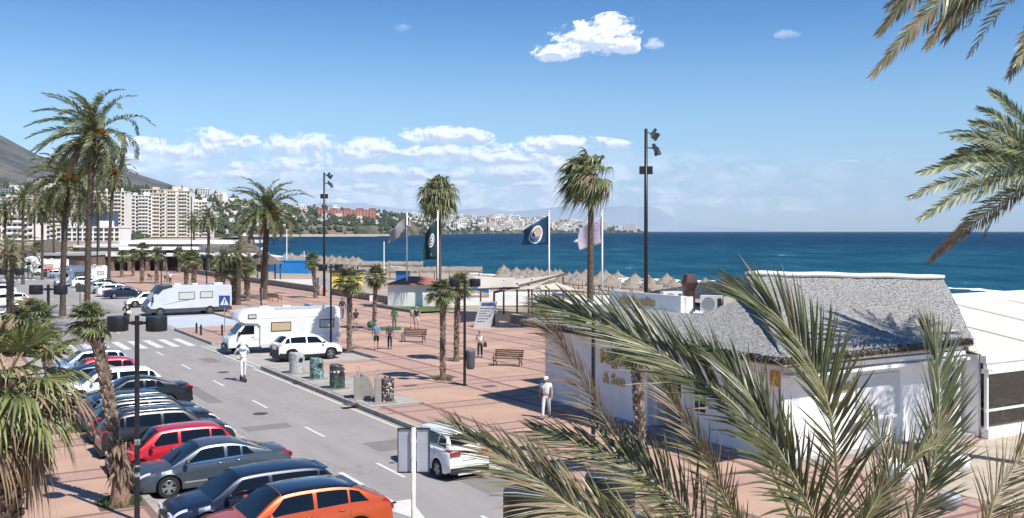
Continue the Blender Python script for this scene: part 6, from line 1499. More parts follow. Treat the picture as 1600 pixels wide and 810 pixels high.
# ---- railing at the lower left corner
e = thing('railing', 'black metal railing with a bluish handrail at the lower left corner', 'railing', (0,0,0), 0)
zr = 1.0+KH
pts = [XT(-60,1.6,zr), GP(-12,700,zr), GP(12,744,zr), GP(13,790,zr)]
P = [Vector((GP(x,y,zr).x, GP(x,y,zr).y, zr)) for x,y in ((-70,640),(-10,708),(11,741))]
MB().tube(P, .045, 8).build('handrail', mat('rail_blue_grey', (.22,.26,.33), .4, .3), e)
for i in range(14):
    p = P[0].lerp(P[2], i/13) if i else P[0]; p = P[1].lerp(P[2], i/13); MB().tube([(p.x,p.y,KH),(p.x,p.y,zr)], .016 if i % 6 else .04, 6).build('baluster', black, e)
pe = P[2]; MB().tube([pe+Vector((0,0,-.25)), pe+Vector((.55,.0,-.25)), pe+Vector((.55,.0,-1.0))], .025, 6).tube([pe+Vector((.38,0,-.4)), pe+Vector((.33,0,-1.0))], .03, 6).build('gate_frame', black, e)
# ================================================================== PEOPLE
skinm = mat('skin', (.42,.24,.17), .55, var=.06); skin2 = mat('skin_tanned', (.30,.16,.10), .55, var=.06)
def skinned(verts, edges, rads, name, m, parent, sub=1, root=0):
    me = bpy.data.meshes.new(name); me.from_pydata(verts, edges, []); o = bpy.data.objects.new(name, me); COL.objects.link(o)
    md = o.modifiers.new('s','SKIN'); md.use_smooth_shade = True
    for i, rr in enumerate(rads):
        sv = me.skin_vertices[0].data[i]; sv.radius = rr if isinstance(rr, tuple) else (rr, rr); sv.use_root = (i == root)
    sb = o.modifiers.new('d','SUBSURF'); sb.levels = sub; sb.render_levels = sub
    bpy.context.view_layer.update()
    m2 = bpy.data.meshes.new_from_object(o.evaluated_get(bpy.context.evaluated_depsgraph_get())); bpy.data.objects.remove(o)
    m2.materials.clear(); m2.materials.append(m); m2.name = name
    for p in m2.polygons: p.use_smooth = True
    return m2
def person(p, face, label, shirt, legs, hair=(.05,.035,.025), pose='stand', h=1.72, shorts=False, sleeves='short', hat=None, sk=None, seed=0, dress=None, bag=None, shoes=(.05,.05,.05), wide=1.0):
    """face: heading in world degrees, 0 = +x. built along +y then turned"""
    k = h/1.72; r = random.Random(seed); sk = sk or skinm
    e = thing('person', label, 'person', p, R(face-90))
    sw = {'stand':.04,'walk':.26,'walk2':-.26,'scoot':.10,'ride':0,'sit':0}[pose]; lean = {'scoot':.10,'ride':.18}.get(pose, .02)
    hipz = .92
    J = dict(pelvis=(0,0,.95), waist=(0,lean*.3,1.10), chest=(0,lean*.7,1.32), neckb=(0,lean,1.47), neck=(0,lean+.01,1.535), head=(0,lean+.03,1.615), top=(0,lean+.02,1.69))
    for s_, sd in (('l',-1),('r',1)):
        f = sw*sd
        J['sh'+s_] = (.165*sd*wide, lean, 1.43); J['hip'+s_] = (.09*sd, 0, .90)
        if pose == 'ride' or pose == 'sit':
            J['kn'+s_] = (.20*sd, .42, .80 if pose=='ride' else .95); J['an'+s_] = (.18*sd, .36, .42 if pose=='ride' else .52); J['to'+s_] = (.18*sd, .50, .37 if pose=='ride' else .46)
        else:
            J['kn'+s_] = (.10*sd, f*.55+.02, .50); back = max(0,-f)*.9; J['an'+s_] = (.10*sd, f*1.15-(back*.15), .09+back*.25); J['to'+s_] = (.115*sd, f*1.15+.13-back*.1, .035+back*.10)
        if pose in ('scoot','ride'): J['el'+s_] = (.25*sd*wide, lean+.16, 1.22); J['wr'+s_] = (.24*sd, lean+.38, 1.10); J['ha'+s_] = (.22*sd, lean+.45, 1.09)
        else: J['el'+s_] = (.23*sd*wide, lean-.03-f*.35, 1.17); J['wr'+s_] = (.25*sd*wide, lean+.05-f*.75, .94); J['ha'+s_] = (.245*sd*wide, lean+.07-f*.85, .87)
    names = list(J); idx = {n: i for i, n in enumerate(names)}
    ed = [('pelvis','waist'),('waist','chest'),('chest','neckb'),('neckb','neck'),('neck','head'),('head','top')]
    for s_ in 'lr': ed += [('chest','sh'+s_),('sh'+s_,'el'+s_),('el'+s_,'wr'+s_),('wr'+s_,'ha'+s_),('pelvis','hip'+s_),('hip'+s_,'kn'+s_),('kn'+s_,'an'+s_),('an'+s_,'to'+s_)]
    rad = dict(pelvis=(.145,.105), waist=(.125,.095), chest=(.155,.11), neckb=.06, neck=.05, head=(.078,.092), top=(.062,.075), sh=.055, el=.042, wr=.028, ha=(.038,.022), hip=.082, kn=.056, an=.038, to=.036)
    def rr(n): return rad[n] if n in rad else rad[n[:2] if n[:2] in rad else n[:3]]
    vs = [Vector(J[n])*k for n in names]; rs = [tuple(q*k for q in (x if isinstance(x, tuple) else (x,x))) for x in (rr(n) for n in names)]
    me = skinned(vs, [(idx[a],idx[b]) for a,b in ed], rs, 'body', sk, e, 1)
    # fingers and face are welded into the same body mesh
    mb = MB()
    for s_, sd in (('l',-1),('r',1)):
        hp = Vector(J['ha'+s_])*k; d = (Vector(J['ha'+s_])-Vector(J['wr'+s_])).normalized(); fwd = Vector((0,1,0)) if abs(d.y) < .8 else Vector((sd*-1,0,0)); inn = Vector((-sd,0,0)) if abs(d.y) < .8 else Vector((0,0,-1))
        for j, (o_, l_) in enumerate(((-.028,.060),(-.010,.072),(.009,.068),(.026,.054))):
            a = hp+fwd*o_*k; b2 = a+d*(l_*.6*k+.02)+inn*.008; c2 = b2+d*l_*.4*k+inn*.022; mb.tube([a,b2,c2], [.0095*k,.0085*k,.006*k], 5)
        mb.tube([hp+fwd*.025*k-d*.02, hp+fwd*.055*k+d*.015+inn*.01, hp+fwd*.06*k+d*.045+inn*.018], [.011*k,.010*k,.007*k], 5)
    hd = Vector(J['head'])*k
    mb.tube([hd+Vector((0,.082,.012))*k, hd+Vector((0,.112,-.022))*k, hd+Vector((0,.088,-.034))*k], [.008*k,.016*k,.010*k], 6)
    for sd in (-1,1): mb.ball(tuple(hd+Vector((.082*sd,0,-.005))*k), .028*k, 6, 0, (.4,.8,1))
    bmx = bmesh.new(); bmx.from_mesh(me); t2 = bpy.data.meshes.new('t'); t2.from_pydata([tuple(p) for p in mb.v], [], mb.f); bmx.from_mesh(t2); bmx.to_mesh(me); bmx.free(); bpy.data.meshes.remove(t2)
    for p_ in me.polygons: p_.use_smooth = True
    bo = bpy.data.objects.new('body', me); COL.objects.link(bo); bo.parent = e
    fb = MB()
    for sd in (-1,1): fb.ball(tuple(hd+Vector((.032*sd,.086,.018))*k), .012*k, 5)
    fb.build('eye', dark, bo); MB().tube([hd+Vector((-.026,.088,-.058))*k, hd+Vector((.026,.088,-.058))*k], .006*k, 4).build('mouth', mat('lips', (.30,.10,.09), .5), bo)
    def cm(c): return mat('cloth_%d_%d_%d' % tuple(int(q*255) for q in c), c, .85, var=.12, nscale=6)
    def sub(ns, es, grow, nm, c, cut=None, root=0):
        P = [Vector(cut[n] if cut and n in cut else J[n])*k for n in ns]; G = []
        for n in ns:
            x = rr(n) if n in J and not n.startswith('_') else .05; x = x if isinstance(x, tuple) else (x,x); g_ = grow[n] if isinstance(grow, dict) and n in grow else (grow if not isinstance(grow, dict) else .014); G.append(((x[0]+g_)*k, (x[1]+g_)*k))
        m2 = skinned(P, [(ns.index(a), ns.index(b)) for a, b in es], G, nm, cm(c), e, 1, root); o = bpy.data.objects.new(nm, m2); COL.objects.link(o); o.parent = e; return o
    def mid(a, b, u): return tuple(Vector(J[a]).lerp(Vector(J[b]), u))
    cut = {}
    for s_ in 'lr':
        cut['el'+s_] = J['el'+s_] if sleeves == 'long' else mid('sh'+s_,'el'+s_,.62)
        cut['wr'+s_] = mid('el'+s_,'wr'+s_,.96)
    cut['neckb'] = (0, lean, 1.455)
    ns = ['pelvis','waist','chest','neckb','shl','shr','ell','elr']; es = [('pelvis','waist'),('waist','chest'),('chest','neckb'),('chest','shl'),('chest','shr'),('shl','ell'),('shr','elr')]
    if sleeves == 'long': ns += ['wrl','wrr']; es += [('ell','wrl'),('elr','wrr')]
    if sleeves == 'none': ns = ns[:4]+['shl','shr']; es = es[:5]
    sub(ns, es, {n: (.022 if n in ('pelvis','waist','chest') else .016) for n in ns}, 'shirt', shirt, cut)
    cut2 = {}
    for s_ in 'lr':
        cut2['kn'+s_] = J['kn'+s_] if not shorts else mid('hip'+s_,'kn'+s_,.90); cut2['an'+s_] = mid('kn'+s_,'an'+s_,.93)
    cut2['waist'] = (0, lean*.2, 1.02)
    ns = ['pelvis','waist','hipl','hipr','knl','knr']; es = [('pelvis','waist'),('pelvis','hipl'),('pelvis','hipr'),('hipl','knl'),('hipr','knr')]
    if not shorts: ns += ['anl','anr']; es += [('knl','anl'),('knr','anr')]
    sub(ns, es, {n: .02 if n[:2] != 'kn' else (.030 if shorts else .018) for n in ns}, 'shorts' if shorts else 'trousers', legs, cut2)
    for s_ in 'lr':
        a = Vector(J['an'+s_])*k; t_ = Vector(J['to'+s_])*k; MB().tube([a+Vector((0,-.04,-.03)), a+(t_-a)*.5+Vector((0,0,-.012)), t_+Vector((0,.02,0))], [.045*k,.050*k,.036*k], 8).build('shoe', cm(shoes), e, smooth=True)
    hm = mat('hair_%d' % int(hair[0]*255), hair, .7, var=.2, nscale=14)
    if hat is not None:
        hb = MB().lathe([(.108*k,-.005),(.106*k,.05*k),(.075*k,.095*k),(.02,.11*k)], 14, tuple(hd+Vector((0,.0,.03))*k)); hb.add([tuple(hd+Vector(q)*k) for q in ((-.075,.07,.032),(.075,.07,.032),(.05,.17,.022),(-.05,.17,.022))], [(0,1,2,3)]); hb.build('cap', cm(hat), e, smooth=True)
    hh = MB(); n1, n2 = 8, 12
    def hf(u, v):
        th = u*math.pi*.62; ph = v*2*math.pi; z = math.cos(th); x = math.sin(th)*math.cos(ph); y = math.sin(th)*math.sin(ph)
        if y > .35 and z < .45: y *= .80; x *= .88
        return hd+Vector((x*.092, y*.104-.006, z*.108+.028))*k
    hh.grid(hf, n1, n2); hh.build('hair', hm, e, smooth=True)
    if bag:
        bp_, bc, bs = bag; b3 = MB().box(tuple(Vector(bp_)*k), bs, top=.8).tube([Vector(bp_)*k+Vector((0,-.1,bs[2]/2)), Vector(bp_)*k+Vector((0,0,bs[2]/2+.16)), Vector(bp_)*k+Vector((0,.1,bs[2]/2))], .012, 5); b3.build('bag', cm(bc), e)
    return e
W_ = (.78,.77,.74); DN = (.035,.05,.09); BK_ = (.02,.02,.022)
# man in white riding a kick scooter, seen from behind
u_deg = math.degrees(math.atan2(U.y, U.x))
pw_ = GP(380,596,.0)
pm1 = person(pw_+Vector((0,0,.14)), u_deg, 'man all in white riding a kick scooter away from the camera', W_, W_, pose='scoot', sleeves='long', hat=W_, hair=W_, shoes=(.03,.03,.03), seed=1, h=1.90, wide=1.35)
MB().ball((0,.10,1.80), .165, 10, 0, (1,1.05,1.15)).ball((0,.0,1.62), .19, 8, 0, (1.2,.8,.7)).build('hood', mat('cloth_hood_white', (.78,.77,.74), .85), pm1, smooth=True)
e = thing('kick_scooter', 'black electric kick scooter under the man in white', 'scooter', (pw_.x,pw_.y,0), R(u_deg))
MB().box((0,0,.12),(.85,.16,.05)).build('deck', dark, e); MB().tube([(.50,0,.12),(.42,0,.75),(.38,0,1.10)], .022, 8).build('stem', dark, e); MB().tube([(.38,-.24,1.12),(.38,.24,1.12)], .018, 6).build('handlebar', dark, e)
for x in (.52,-.48): w_ = MB().lathe([(.06,-.025),(.11,-.02),(.11,.02),(.06,.025)], 16, axis='y').build('wheel', tyre, e, loc=(x,0,.11))
pm_ = st(92.0, 15.7, 0)
person(pm_+U*(-.15)+Vector((0,0,.0)), u_deg, 'rider in a black jacket and white helmet on the motor scooter', BK_, BK_, pose='ride', sleeves='long', hat=W_, hair=W_, seed=2, h=1.75)
person(GP(588,547,KH), 100, 'man in a blue shirt and black shorts walking across the plaza', (.13,.22,.38), BK_, hair=(.35,.33,.32), pose='walk', shorts=True, seed=3, h=1.80)
person(GP(609,546,KH), 95, 'woman in black with a backpack beside the man in the blue shirt', (.05,.055,.075), (.03,.035,.05), hair=(.45,.38,.28), pose='walk2', seed=4, h=1.66, bag=((0,-.17,1.28),(.10,.07,.08),(.30,.16,.40)))
person(GP(535,498,KH), 110, 'man in a dark blue jacket and jeans behind the camper', (.03,.04,.10), (.10,.17,.30), pose='walk', sleeves='long', seed=5, h=1.85)
person(GP(556,517,KH), -70, 'woman in a black top and pale shorts next to the pale trunked palm', (.04,.03,.03), (.5,.4,.33), pose='stand', shorts=True, seed=6, h=1.68, bag=((.24,0,1.05),(.30,.12,.10),(.12,.22,.26)))
gc = (.05,.16,.06); gsk = mat('green_body_paint', (.05,.14,.06), .5)
person(GP(616,514,KH+.12), -80, 'living statue painted green from head to toe on a low box', gc, gc, hair=gc, pose='stand', sleeves='long', seed=7, sk=gsk, h=1.70, shoes=gc, hat=gc)
e = thing('performer_box', 'green performer box with props at the feet of the green statue', 'box', GP(603,516,KH), .1); MB().box((0,0,.12),(2.4,.8,.24)).build('box_body', mat('green_box', (.05,.18,.09), .6), e); MB().ball((-1.2,.1,.45), .30, 8).build('green_ball', mat('green_prop', (.04,.12,.05), .6), e, smooth=True)
person(GP(645,513,KH), 80, 'woman in pale clothes with dark hair by the lawn', (.45,.42,.42), (.50,.46,.42), pose='walk', shorts=True, seed=8, h=1.68)
person(GP(651,515,KH), 85, 'man in a dark navy shirt and white shorts by the lawn', (.03,.035,.06), (.60,.60,.58), pose='stand', shorts=True, hair=(.3,.27,.25), seed=9, h=1.82)
person(GP(750,559,KH), -95, 'woman in a white sleeveless top and dark leggings carrying a black bag', W_, (.03,.03,.035), pose='stand', sleeves='none', seed=10, h=1.70, hair=(.30,.20,.12), bag=((-.33,.05,.82),(.03,.03,.03),(.20,.34,.26)))
person(st(35.1,22.6,KH), -100, 'man in a white tee shirt and white cap at the restaurant corner', W_, (.60,.60,.62), pose='walk', hat=W_, seed=11, h=1.74, wide=1.1, hair=(.5,.5,.5))
person(GP(262,441,KH), -90, 'person in a pale blue shirt before the beach restaurant', (.35,.42,.50), (.30,.28,.26), seed=12, h=1.75); person(GP(266,444,KH), 90, 'person in a white shirt and black trousers before the beach restaurant', W_, BK_, seed=13, h=1.72, hair=(.3,.3,.3))
for i, (px, py, c1, c2, lab) in enumerate([(310,427,(.4,.1,.1),BK_,'person in dark red near the restaurant terrace'),(322,429,(.08,.1,.2),DN,'person in navy near the restaurant terrace'),(430,421,W_,(.5,.5,.5),'person in white on the beach by the blue store'),(440,424,(.6,.58,.5),(.3,.3,.3),'person in beige on the beach by the blue store'),
       (150,419,(.5,.1,.1),BK_,'person in red far along the promenade'),(136,417,W_,BK_,'person in white far along the promenade'),(408,470,(.30,.16,.22),(.2,.2,.22),'person in plum beside the lamp left of the spiky palm')]):
    person(GP(px,py,KH if px < 425 else 0), -60+50*i, lab, c1, c2, seed=20+i, h=1.7)
# ================================================================== FAR LANDSCAPE
hillm = bpy.data.materials.new('hillside'); hillm.use_nodes = True
q = NG(hillm.node_tree); b_ = hillm.node_tree.nodes['Principled BSDF']; tcn = q.n('ShaderNodeTexCoord'); o = tcn.outputs['Object']
n1 = q.noise(o, .012, 7, .65); n2 = q.noise(o, .004, 5, .6); n3 = q.noise(o, .05, 4, .6)
c = q.mix(q.sstep(n1, .42, .58), (.05,.06,.035), (.155,.13,.095)); c = q.mix(q.sstep(n2, .50, .62, 0, .8), c, (.20,.16,.12)); c = q.mix(q.sstep(n3, .5, .62, 0, .5), c, (.05,.06,.035))
geo = q.n('ShaderNodeNewGeometry'); spn = q.n('ShaderNodeSeparateXYZ'); q.L(geo.outputs['Position'], spn.inputs[0])
q.L(c, b_.inputs['Base Color']); b_.inputs['Roughness'].default_value = .95; b_.inputs['Specular IOR Level'].default_value = .05
mtm = bpy.data.materials.new('dry_mountain'); mtm.use_nodes = True
q = NG(mtm.node_tree); b_ = mtm.node_tree.nodes['Principled BSDF']; tcn = q.n('ShaderNodeTexCoord'); o = tcn.outputs['Object']
n1 = q.noise(o, .006, 8, .7); n2 = q.noise(o, .0016, 5, .6)
c = q.mix(q.sstep(n1, .42, .60), (.035,.048,.038), (.105,.09,.08)); c = q.mix(q.sstep(n2, .52, .62, 0, .7), c, (.15,.13,.115)); q.L(c, b_.inputs['Base Color']); b_.inputs['Roughness'].default_value = .95
def XY(px, Y): return ((px-800)/F*Y, Y)
Y0T = [(-260,760),(200,800),(330,900),(348,1200),(362,1750),(420,1900),(620,2150),(700,3300),(800,5200),(900,6600),(1012,7600)]
TOP = [(-260,296),(60,292),(180,296),(260,298),(325,303),(370,312),(400,319),(450,325),(500,326),(560,331),(600,333),(650,337),(700,338),(760,343),(800,341),(850,345),(900,346),(950,354),(990,359.5),(1012,361.6)]
def zbase(px): return -1.2
def depth(px): return interp([(-260,700),(330,900),(620,900),(700,1100),(1012,1400)], px)
def terr(px, v):
    Y = interp(Y0T, px)+depth(px)*v; X, Y = XY(px, Y)
    Yb = interp(Y0T, px)+depth(px); ztop = HC+(362-interp(TOP, px))*Yb/F
    cliff = interp([(-260,0.0),(340,.02),(370,.22),(620,.30),(660,.15),(1012,.10)], px)
    if v <= 0: z = -2.5
    elif v < .03: z = -2.5+(v/.03)*3.5
    elif v < .08: z = 1+cliff*(ztop)*((v-.03)/.05)
    else: u = (v-.08)/.92; z = 1+cliff*ztop + (ztop*(1-cliff)-1)*(u**.85)
    z += mnoise.noise(Vector((X*.004, Y*.004, 1)))*ztop*.10*min(1,v*4)*(1-v*.7) + mnoise.noise(Vector((X*.02, Y*.02, 4)))*ztop*.04*min(1,v*4)
    return Vector((X, Y, z))
mb = MB(); nx_ = 260
mb.grid(lambda u, v: terr(-260+1272*u, v**1.6), nx_, 34)
struct(mb.build('hills', hillm, smooth=True))
# big mountain on the left, 3.5 to 5 km away
MT_ = [(-400,205),(-120,190),(0,212),(30,228),(60,243),(110,256),(170,262),(205,270),(240,280),(275,291),(300,300),(350,318),(420,345)]
def mount(px, v):
    Y = 2600+2600*v; X, Y = XY(px, Y); Yb = 5200; zt_ = HC+(362-interp(MT_, px))*Yb/F
    z = zt_*v**1.1 + (mnoise.fractal(Vector((X*.0011, Y*.0011, 2)), 1.0, 2.0, 5))*zt_*.12*min(1, v*3)*(1-.75*v)
    return Vector((X, Y, z))
mb = MB(); mb.grid(lambda u, v: mount(-400+820*u, v), 150, 60); struct(mb.build('mountain', mtm, smooth=True))
# very far ranges
FM = [(400,332),(480,322),(500,318),(515,314),(530,310),(545,314),(570,318),(590,322),(620,326),(660,330),(700,331),(730,328),(760,325),(800,331),(830,328),(850,326),(880,322),(905,325),(930,327),(955,323),(975,321),(1000,324),(1010,321),(1030,326),(1045,335),(1060,345),(1080,350),(1110,354),(1150,357),(1200,359.5),(1260,362)]
farm = mat('far_mountain', (.27,.31,.34), .95, nscale=.0006, col2=(.32,.35,.37)); snow = None  # base colour paled and blued: distance haze painted in, on top of the volume
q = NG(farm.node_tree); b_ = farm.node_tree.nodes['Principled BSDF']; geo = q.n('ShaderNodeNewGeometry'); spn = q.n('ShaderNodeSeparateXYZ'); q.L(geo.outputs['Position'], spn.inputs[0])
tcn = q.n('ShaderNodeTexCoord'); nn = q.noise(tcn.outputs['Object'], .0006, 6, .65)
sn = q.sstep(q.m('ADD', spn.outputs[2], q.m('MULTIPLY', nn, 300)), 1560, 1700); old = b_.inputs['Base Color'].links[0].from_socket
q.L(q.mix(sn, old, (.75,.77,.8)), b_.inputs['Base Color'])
def fmt(px, v):
    Y = 46000+5000*v; X, Y = XY(px, Y); zt_ = HC+(362-interp(FM, px))*51000/F
    z = zt_*math.sin(math.pi/2*v) + mnoise.fractal(Vector((X*.00018, Y*.00018, 2)), 1.0, 2.0, 5)*zt_*.16*(1-v*.8); return Vector((X, Y, max(-5,z)))
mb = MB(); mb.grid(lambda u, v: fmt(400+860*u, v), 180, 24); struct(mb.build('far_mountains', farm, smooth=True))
# ---- hillside trees: a far wood nobody could count
darkleaf = mat('far_tree_foliage', (.030,.042,.022), .9, nscale=.05, col2=(.05,.065,.035))
r = random.Random(9); mb = MB()
def blob(p, s_):
    vs = []; 
    for (a, e_) in ((0,0),(72,0),(144,0),(216,0),(288,0)): vs.append(p+Vector((math.cos(R(a))*s_*r.uniform(.7,1.2), math.sin(R(a))*s_*r.uniform(.7,1.2), s_*r.uniform(.1,.5))))
    vs.append(p+Vector((r.uniform(-.2,.2)*s_, 0, s_*r.uniform(1.1,2.0)))); vs.append(p+Vector((0,0,-.2*s_)))
    mb.add(vs, [(i,(i+1)%5,5) for i in range(5)]+[((i+1)%5,i,6) for i in range(5)])
for k in range(3600):
    px = r.uniform(-60, 1000); v = r.uniform(.03,.99)**1.1
    if mnoise.noise(Vector((px*.03, v*6, 3))) < -.18: continue
    p = terr(px, v); s_ = r.uniform(3,6.5)*(1+(interp(Y0T,px)/6000)); blob(p, s_)
for k in range(700):
    px = r.uniform(-60, 340); p = terr(px, r.uniform(.025,.07)); blob(Vector((p.x,p.y,max(1,p.z))), r.uniform(2.0,4.0))
tag(mb.build('distant_trees', darkleaf), kind='stuff')
# ---- houses
def far_house(kind, wm, rm):
    e = thing('hillside_house', 'x', 'house', (0,0,0), 0)
    if kind == 0:
        MB().box((0,0,3.5),(16,10,7)).box((-4,-1,8.2),(8,8,2.6)).build('wall', wm, e); MB().box((0,0,7.1),(16.6,10.6,.4)).box((-4,-1,9.6),(8.5,8.5,.3)).build('roof', rm, e)
        w = MB(); [w.box((x,-5.05,z),(1.5,.1,1.5)) for x in (-6,-2,2,6) for z in (2,5)]
    elif kind == 1:
        MB().box((0,0,3),(12,9,6)).build('wall', wm, e); MB().add([(-6.6,-5,6),(6.6,-5,6),(6.6,5,6),(-6.6,5,6),(-3,0,8.4),(3,0,8.4)], [(0,1,5,4),(2,3,4,5),(1,2,5),(3,0,4),(3,2,1,0)]).build('roof', rm, e)
        w = MB(); [w.box((x,-4.55,z),(1.3,.1,1.4)) for x in (-4,0,4) for z in (1.7,4.5)]
    else:
        MB().box((0,0,6),(26,12,12)).box((6,0,13),(10,8,2.5)).build('wall', wm, e); MB().box((0,0,12.1),(26.6,12.6,.4)).build('roof', rm, e)
        w = MB(); [w.box((x,-6.05,z),(2.6,.1,1.6)) for x in (-10,-5,0,5,10) for z in (2,5,8,10.8)]
    w.build('window', mat('far_window', (.06,.07,.08), .3), e); return e
hw_ = mat('house_white', (.78,.75,.70), .8, nscale=.3, var=.06); hc_ = mat('house_cream', (.66,.56,.44), .8, nscale=.3, var=.08); hp_ = mat('house_pink', (.60,.40,.32), .8, nscale=.3, var=.08); rt_ = mat('house_roof_tile', (.35,.17,.11), .8)
protos = [far_house(0,hw_,hw_), far_house(1,hw_,rt_), far_house(2,hw_,hw_), far_house(2,hc_,hc_), far_house(1,hc_,rt_), far_house(2,hp_,rt_)]
trees_ = [tree_of(p) for p in protos]; used = [False]*6
def place(kind, p, sc, rz, lab, grp):
    z = p.z-.8*sc
    if not used[kind]: o = protos[kind]; o.location = (p.x,p.y,z); o.rotation_euler = (0,0,rz); o.scale = (sc,)*3; o['label'] = lab; o['group'] = grp; used[kind] = True
    else: dup(protos[kind], (p.x,p.y,z), rz, lab, grp, sc, trees_[kind])
r = random.Random(21)
for k in range(95):        # town on the slope behind the apartment blocks, x < 620
    px = r.choice([r.uniform(-20,130), r.uniform(300,620), r.uniform(330,620)]); v = r.uniform(.35,.97) if px < 340 else r.uniform(.16,.96)
    p = terr(px, v)
    if px < 340: place(r.choice([0,1,2,3,4]), p, r.uniform(.7,1.15), r.uniform(-.5,.5), 'whitewashed house on the slope behind the seafront palms at the far left', 'houses on the slope at the far left')
    else: place(r.choice([0,1,1,2,4,0]), p, r.uniform(.7,1.3), r.uniform(-.5,.5), 'pale villa on the wooded hillside above the bay', 'villas on the wooded hillside above the bay')
for k in range(190):       # the dense white town across the bay
    px = r.triangular(625, 985, 760); v = r.uniform(.06,.97)**.8; p = terr(px, v); Y = p.y
    place(r.choice([0,2,2,3,2,5,0,3]), p, r.uniform(.9,1.7)*(Y/3800)**.62, r.uniform(-.4,.4), 'white building of the hillside town across the bay', 'buildings of the white town across the bay')
mb = MB()
for k in range(620):
    px = r.triangular(620, 1000, 770) if k < 470 else r.uniform(330, 620); v = r.uniform(.05,.98)**.9; p = terr(px, v); sc = r.uniform(.6,1.3)*(p.y/3500)**.6
    mb.box((p.x,p.y,p.z+3*sc),(r.uniform(8,22)*sc,9*sc,r.uniform(6,11)*sc),0,r.uniform(-.4,.4))
tag(mb.build('distant_buildings', hw_), kind='stuff')
# brick-red terrace of houses on the cliff
e = thing('terraced_houses', 'long brick red row of terraced buildings on the cliff top', 'building', tuple(Vector(XY(542,2420)).to_3d()+Vector((0,0,40))), .05)
wl = MB(); rf_ = MB(); wn = MB()
for k in range(9):
    x = -62+k*15.5; wl.box((x,0,11-(k%2)*2),(15,14,26-(k%2)*4)); rf_.box((x,0,24.3-(k%2)*4),(15.4,14.4,.6)); 
    for z in (2,7,12,17): wn.box((x-3.5,-7.05,z),(3.4,.2,2.8)).box((x+3.5,-7.05,z),(3.4,.2,2.8))
wl.build('wall', mat('brick_red_render', (.42,.15,.10), .8, nscale=.1), e); rf_.build('roof', rt_, e); wn.build('window', mat('pale_arcade', (.50,.38,.33), .8), e)
# tall hotel blocks at the end of the far town
for px, Y, w, h, lab in ((943,7200,42,66,'pair of tall white hotel towers at the tip of the far coast, left tower'),(985,7600,95,62,'broad white hotel block on the far point'),(918,6900,60,70,'pale tower above the far town behind the mauve flag'),(800,5600,70,38,'long cream block in the middle of the far town')):
    x, y = XY(px, Y); e = thing('hotel', lab, 'hotel', (x,y,4), 0); MB().box((0,0,h/2),(w,25,h)).build('wall', hw_, e); wn = MB()
    for j in range(int(h/6)): wn.box((0,-12.6,4+j*6),(w*.92,.3,1.8))
    wn.build('window_band', mat('far_window', (.06,.07,.08), .3), e)
# ---- seafront apartment blocks
apw = mat('apartment_cream', (.80,.74,.64), .8, nscale=.1, var=.05); apw2 = mat('apartment_white', (.84,.80,.75), .8, nscale=.1, var=.05); apt = mat('apartment_ochre', (.68,.54,.38), .8, nscale=.1, var=.06); win = mat('apartment_window', (.05,.055,.06), .25, var=.3)
def apartment(label, px0, px1, ytop, Y, wm, bays, D=22, z0=3, rz=.12, bal=True, top=None, yb=368, solid=()):
    x0, x1 = (px0-800)/F*Y, (px1-800)/F*Y; w = x1-x0; h = hz(ytop, Y)-z0; n = max(3, int(round(h/3.1))); fh = h/n
    e = thing('apartment_block', label, 'apartment building', ((x0+x1)/2, Y, z0), rz)
    MB().box((0,D/2,h/2),(w,D,h)).build('wall', wm, e)
    MB().box((0,D/2,h+.3),(w+.6,D+.6,.6)).box((w*.2,D/2,h+2.0),(w*.18,6,3)).box((-w*.25,D/2,h+1.6),(w*.12,5,2.4)).build('roof', top or wm, e)
    bw = w/bays; cnt = 0; wme = MB().box((0,0,0),(bw*.66,.3,fh*.56)).build('window', win, e); wme.location = (-w/2+bw*.5, -.08, fh*.55); first = True; extra = MB()
    for j in range(n):
        for i in range(bays):
            if i in solid: continue
            lx, lz = -w/2+bw*(i+.5), fh*(j+.55)
            if first: wme.location = (lx,-.08,lz); first = False; cnt += 1; continue
            if cnt < 99: o = wme.copy(); COL.objects.link(o); o.location = (lx,-.08,lz)
            else: extra.box((lx,-.08,lz),(bw*.66,.3,fh*.56))
            cnt += 1
        if bal:
            bb = MB(); i = 0
            while i < bays:
                if i in solid or i % 4 == 3:
                    if bb.v: bb.build('balcony', wm, e); bb = MB()
                else: bb.box((-w/2+bw*(i+.5),-.9,fh*(j+.12)),(bw*1.0,1.8,.25)).box((-w/2+bw*(i+.5),-1.75,fh*(j+.27)),(bw*.98,.12,fh*.30))
                i += 1
            if bb.v: bb.build('balcony', wm, e)
    if extra.v: tag(extra.build('window', win, e), kind='stuff')
    return e
apartment('stepped cream apartment block, right half of the large seafront complex', 262, 296, 299, 860, apw, 8, solid=(3,))
apartment('tall cream middle block of the large seafront complex, with ochre penthouse', 236, 262, 303, 858, apw, 6, top=apt, solid=(5,))
apartment('white balconied left wing of the large seafront complex', 197, 236, 306, 852, apw2, 8)
apartment('low white wing right of the large seafront complex', 297, 324, 316, 880, apw2, 6)
apartment('set back ochre block crowning the large seafront complex', 222, 294, 297, 890, apt, 12, z0=6, bal=False)
apartment('cream apartment block half hidden by palms left of the seafront complex', 152, 194, 300, 820, apw, 8)
apartment('long cream terrace block behind the tallest palm trunk', 112, 150, 305, 760, apw, 7)
apartment('white low apartment row behind the far left palms', 55, 108, 322, 640, apw, 9)
apartment('cream building at the left edge behind the palms', -20, 50, 330, 560, apw2, 9)
bg_ = apartment('dark blue glazed building behind the palm trunks', 114, 166, 334, 520, mat('blue_glass_facade', (.03,.06,.14), .2), 8, bal=False); 
apartment('pale low building under the blue glazed one', 90, 185, 356, 500, apw2, 12, bal=False)
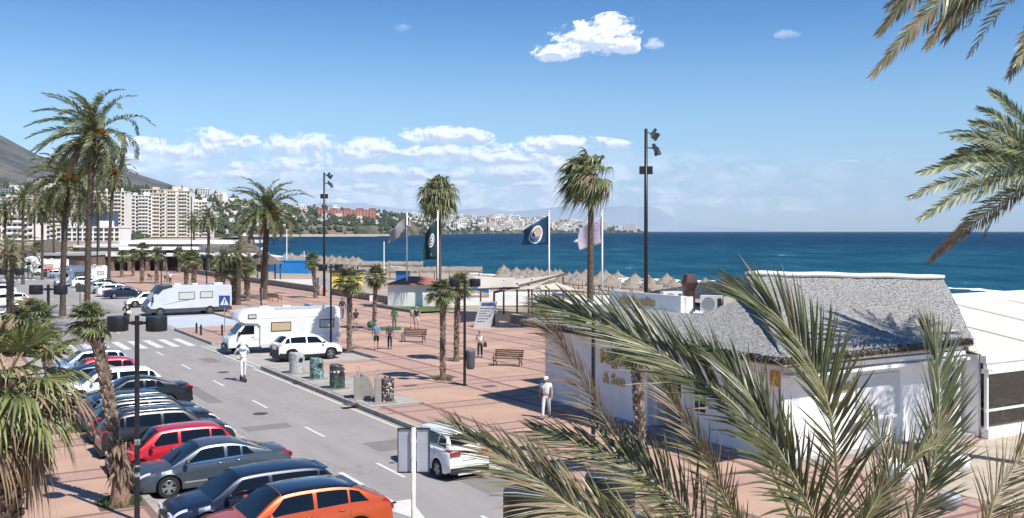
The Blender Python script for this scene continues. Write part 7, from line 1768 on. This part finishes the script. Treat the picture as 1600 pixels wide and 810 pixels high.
# low seafront buildings along the bay beach
for i, (a, b2, yt, Y, m, lab) in enumerate([(300,330,352,900,apw2,'small white building at the foot of the low wing'),(332,352,345,1500,hw_,'white house block at the bend of the bay'),(358,386,350,1900,hc_,'cream row along the far bay beach'),(392,420,352,1950,hw_,'white row along the far bay beach'),(428,450,353,2000,hw_,'second white row along the far bay beach')]):
    apartment(lab, a, b2, yt, Y, m, 5, D=14, bal=False, z0=1)
# bay beach strip
bs_ = MB()
pts = [(160,700),(220,740),(280,780),(330,830),(345,1100),(358,1660),(420,1830),(520,1980),(620,2080)]
vs = []
for px, Y in pts:
    x, y = XY(px, Y); vs += [(x,y-28 if px > 340 else y-60,-1.4),(x,y+30,.8),(x,y+80,2.6)]
bs_.add(vs, [(3*i+k,3*i+3+k,3*i+4+k,3*i+1+k) for i in range(len(pts)-1) for k in (0,1)]); struct(bs_.build('bay_beach', sandm, smooth=True))
# small boat far out
x, y = XY(901, 900); e = thing('boat', 'tiny white motor boat left of the mauve flag on the water', 'boat', (x,y,-1.5), .3)
MB().add([(-3,-1,0),(2,-1,0),(3.6,0,.2),(2,1,0),(-3,1,0),(-3,-1.2,1),(2,-1.2,1.1),(4.2,0,1.4),(2,1.2,1.1),(-3,1.2,1)], [(0,1,6,5),(1,2,7,6),(2,3,8,7),(3,4,9,8),(4,0,5,9),(5,6,7,8,9)]).build('hull', white, e); MB().box((-.2,0,1.7),(2,1.4,1.2),top=.8).build('cabin', white, e)
# far parachute-like green kite over the sea
e = thing('kite', 'small green kite over the sea right of the tall mast', 'kite', PP(1465,367,400), 0)
mb = MB(); mb.grid(lambda u, v: Vector(((u-.5)*3.4, (v-.5)*1.0, 1.0*math.cos((u-.5)*2.4))), 10, 3); mb.build('canopy', mat('kite_green', (.15,.35,.05), .6), e); MB().tube([(-1.4,0,.0),(0,0,-2.2),(1.4,0,.0)], .04, 4).build('lines', dark, e)
# ================================================================== AIR
hb = MB().box((0, 27000, 1400), (70000, 58000, 2840)); hz_o = hb.build('haze', mat('haze_air', (1,1,1))); hz_o['kind'] = 'stuff'
hm = bpy.data.materials['haze_air']; hm.node_tree.nodes.clear(); q = NG(hm.node_tree)
pv = q.n('ShaderNodeVolumePrincipled'); pv.inputs['Color'].default_value = (.62,.80,1.0,1); pv.inputs['Density'].default_value = 2.1e-5; pv.inputs['Anisotropy'].default_value = -.2
ou = q.n('ShaderNodeOutputMaterial'); q.L(pv.outputs[0], ou.inputs['Volume'])
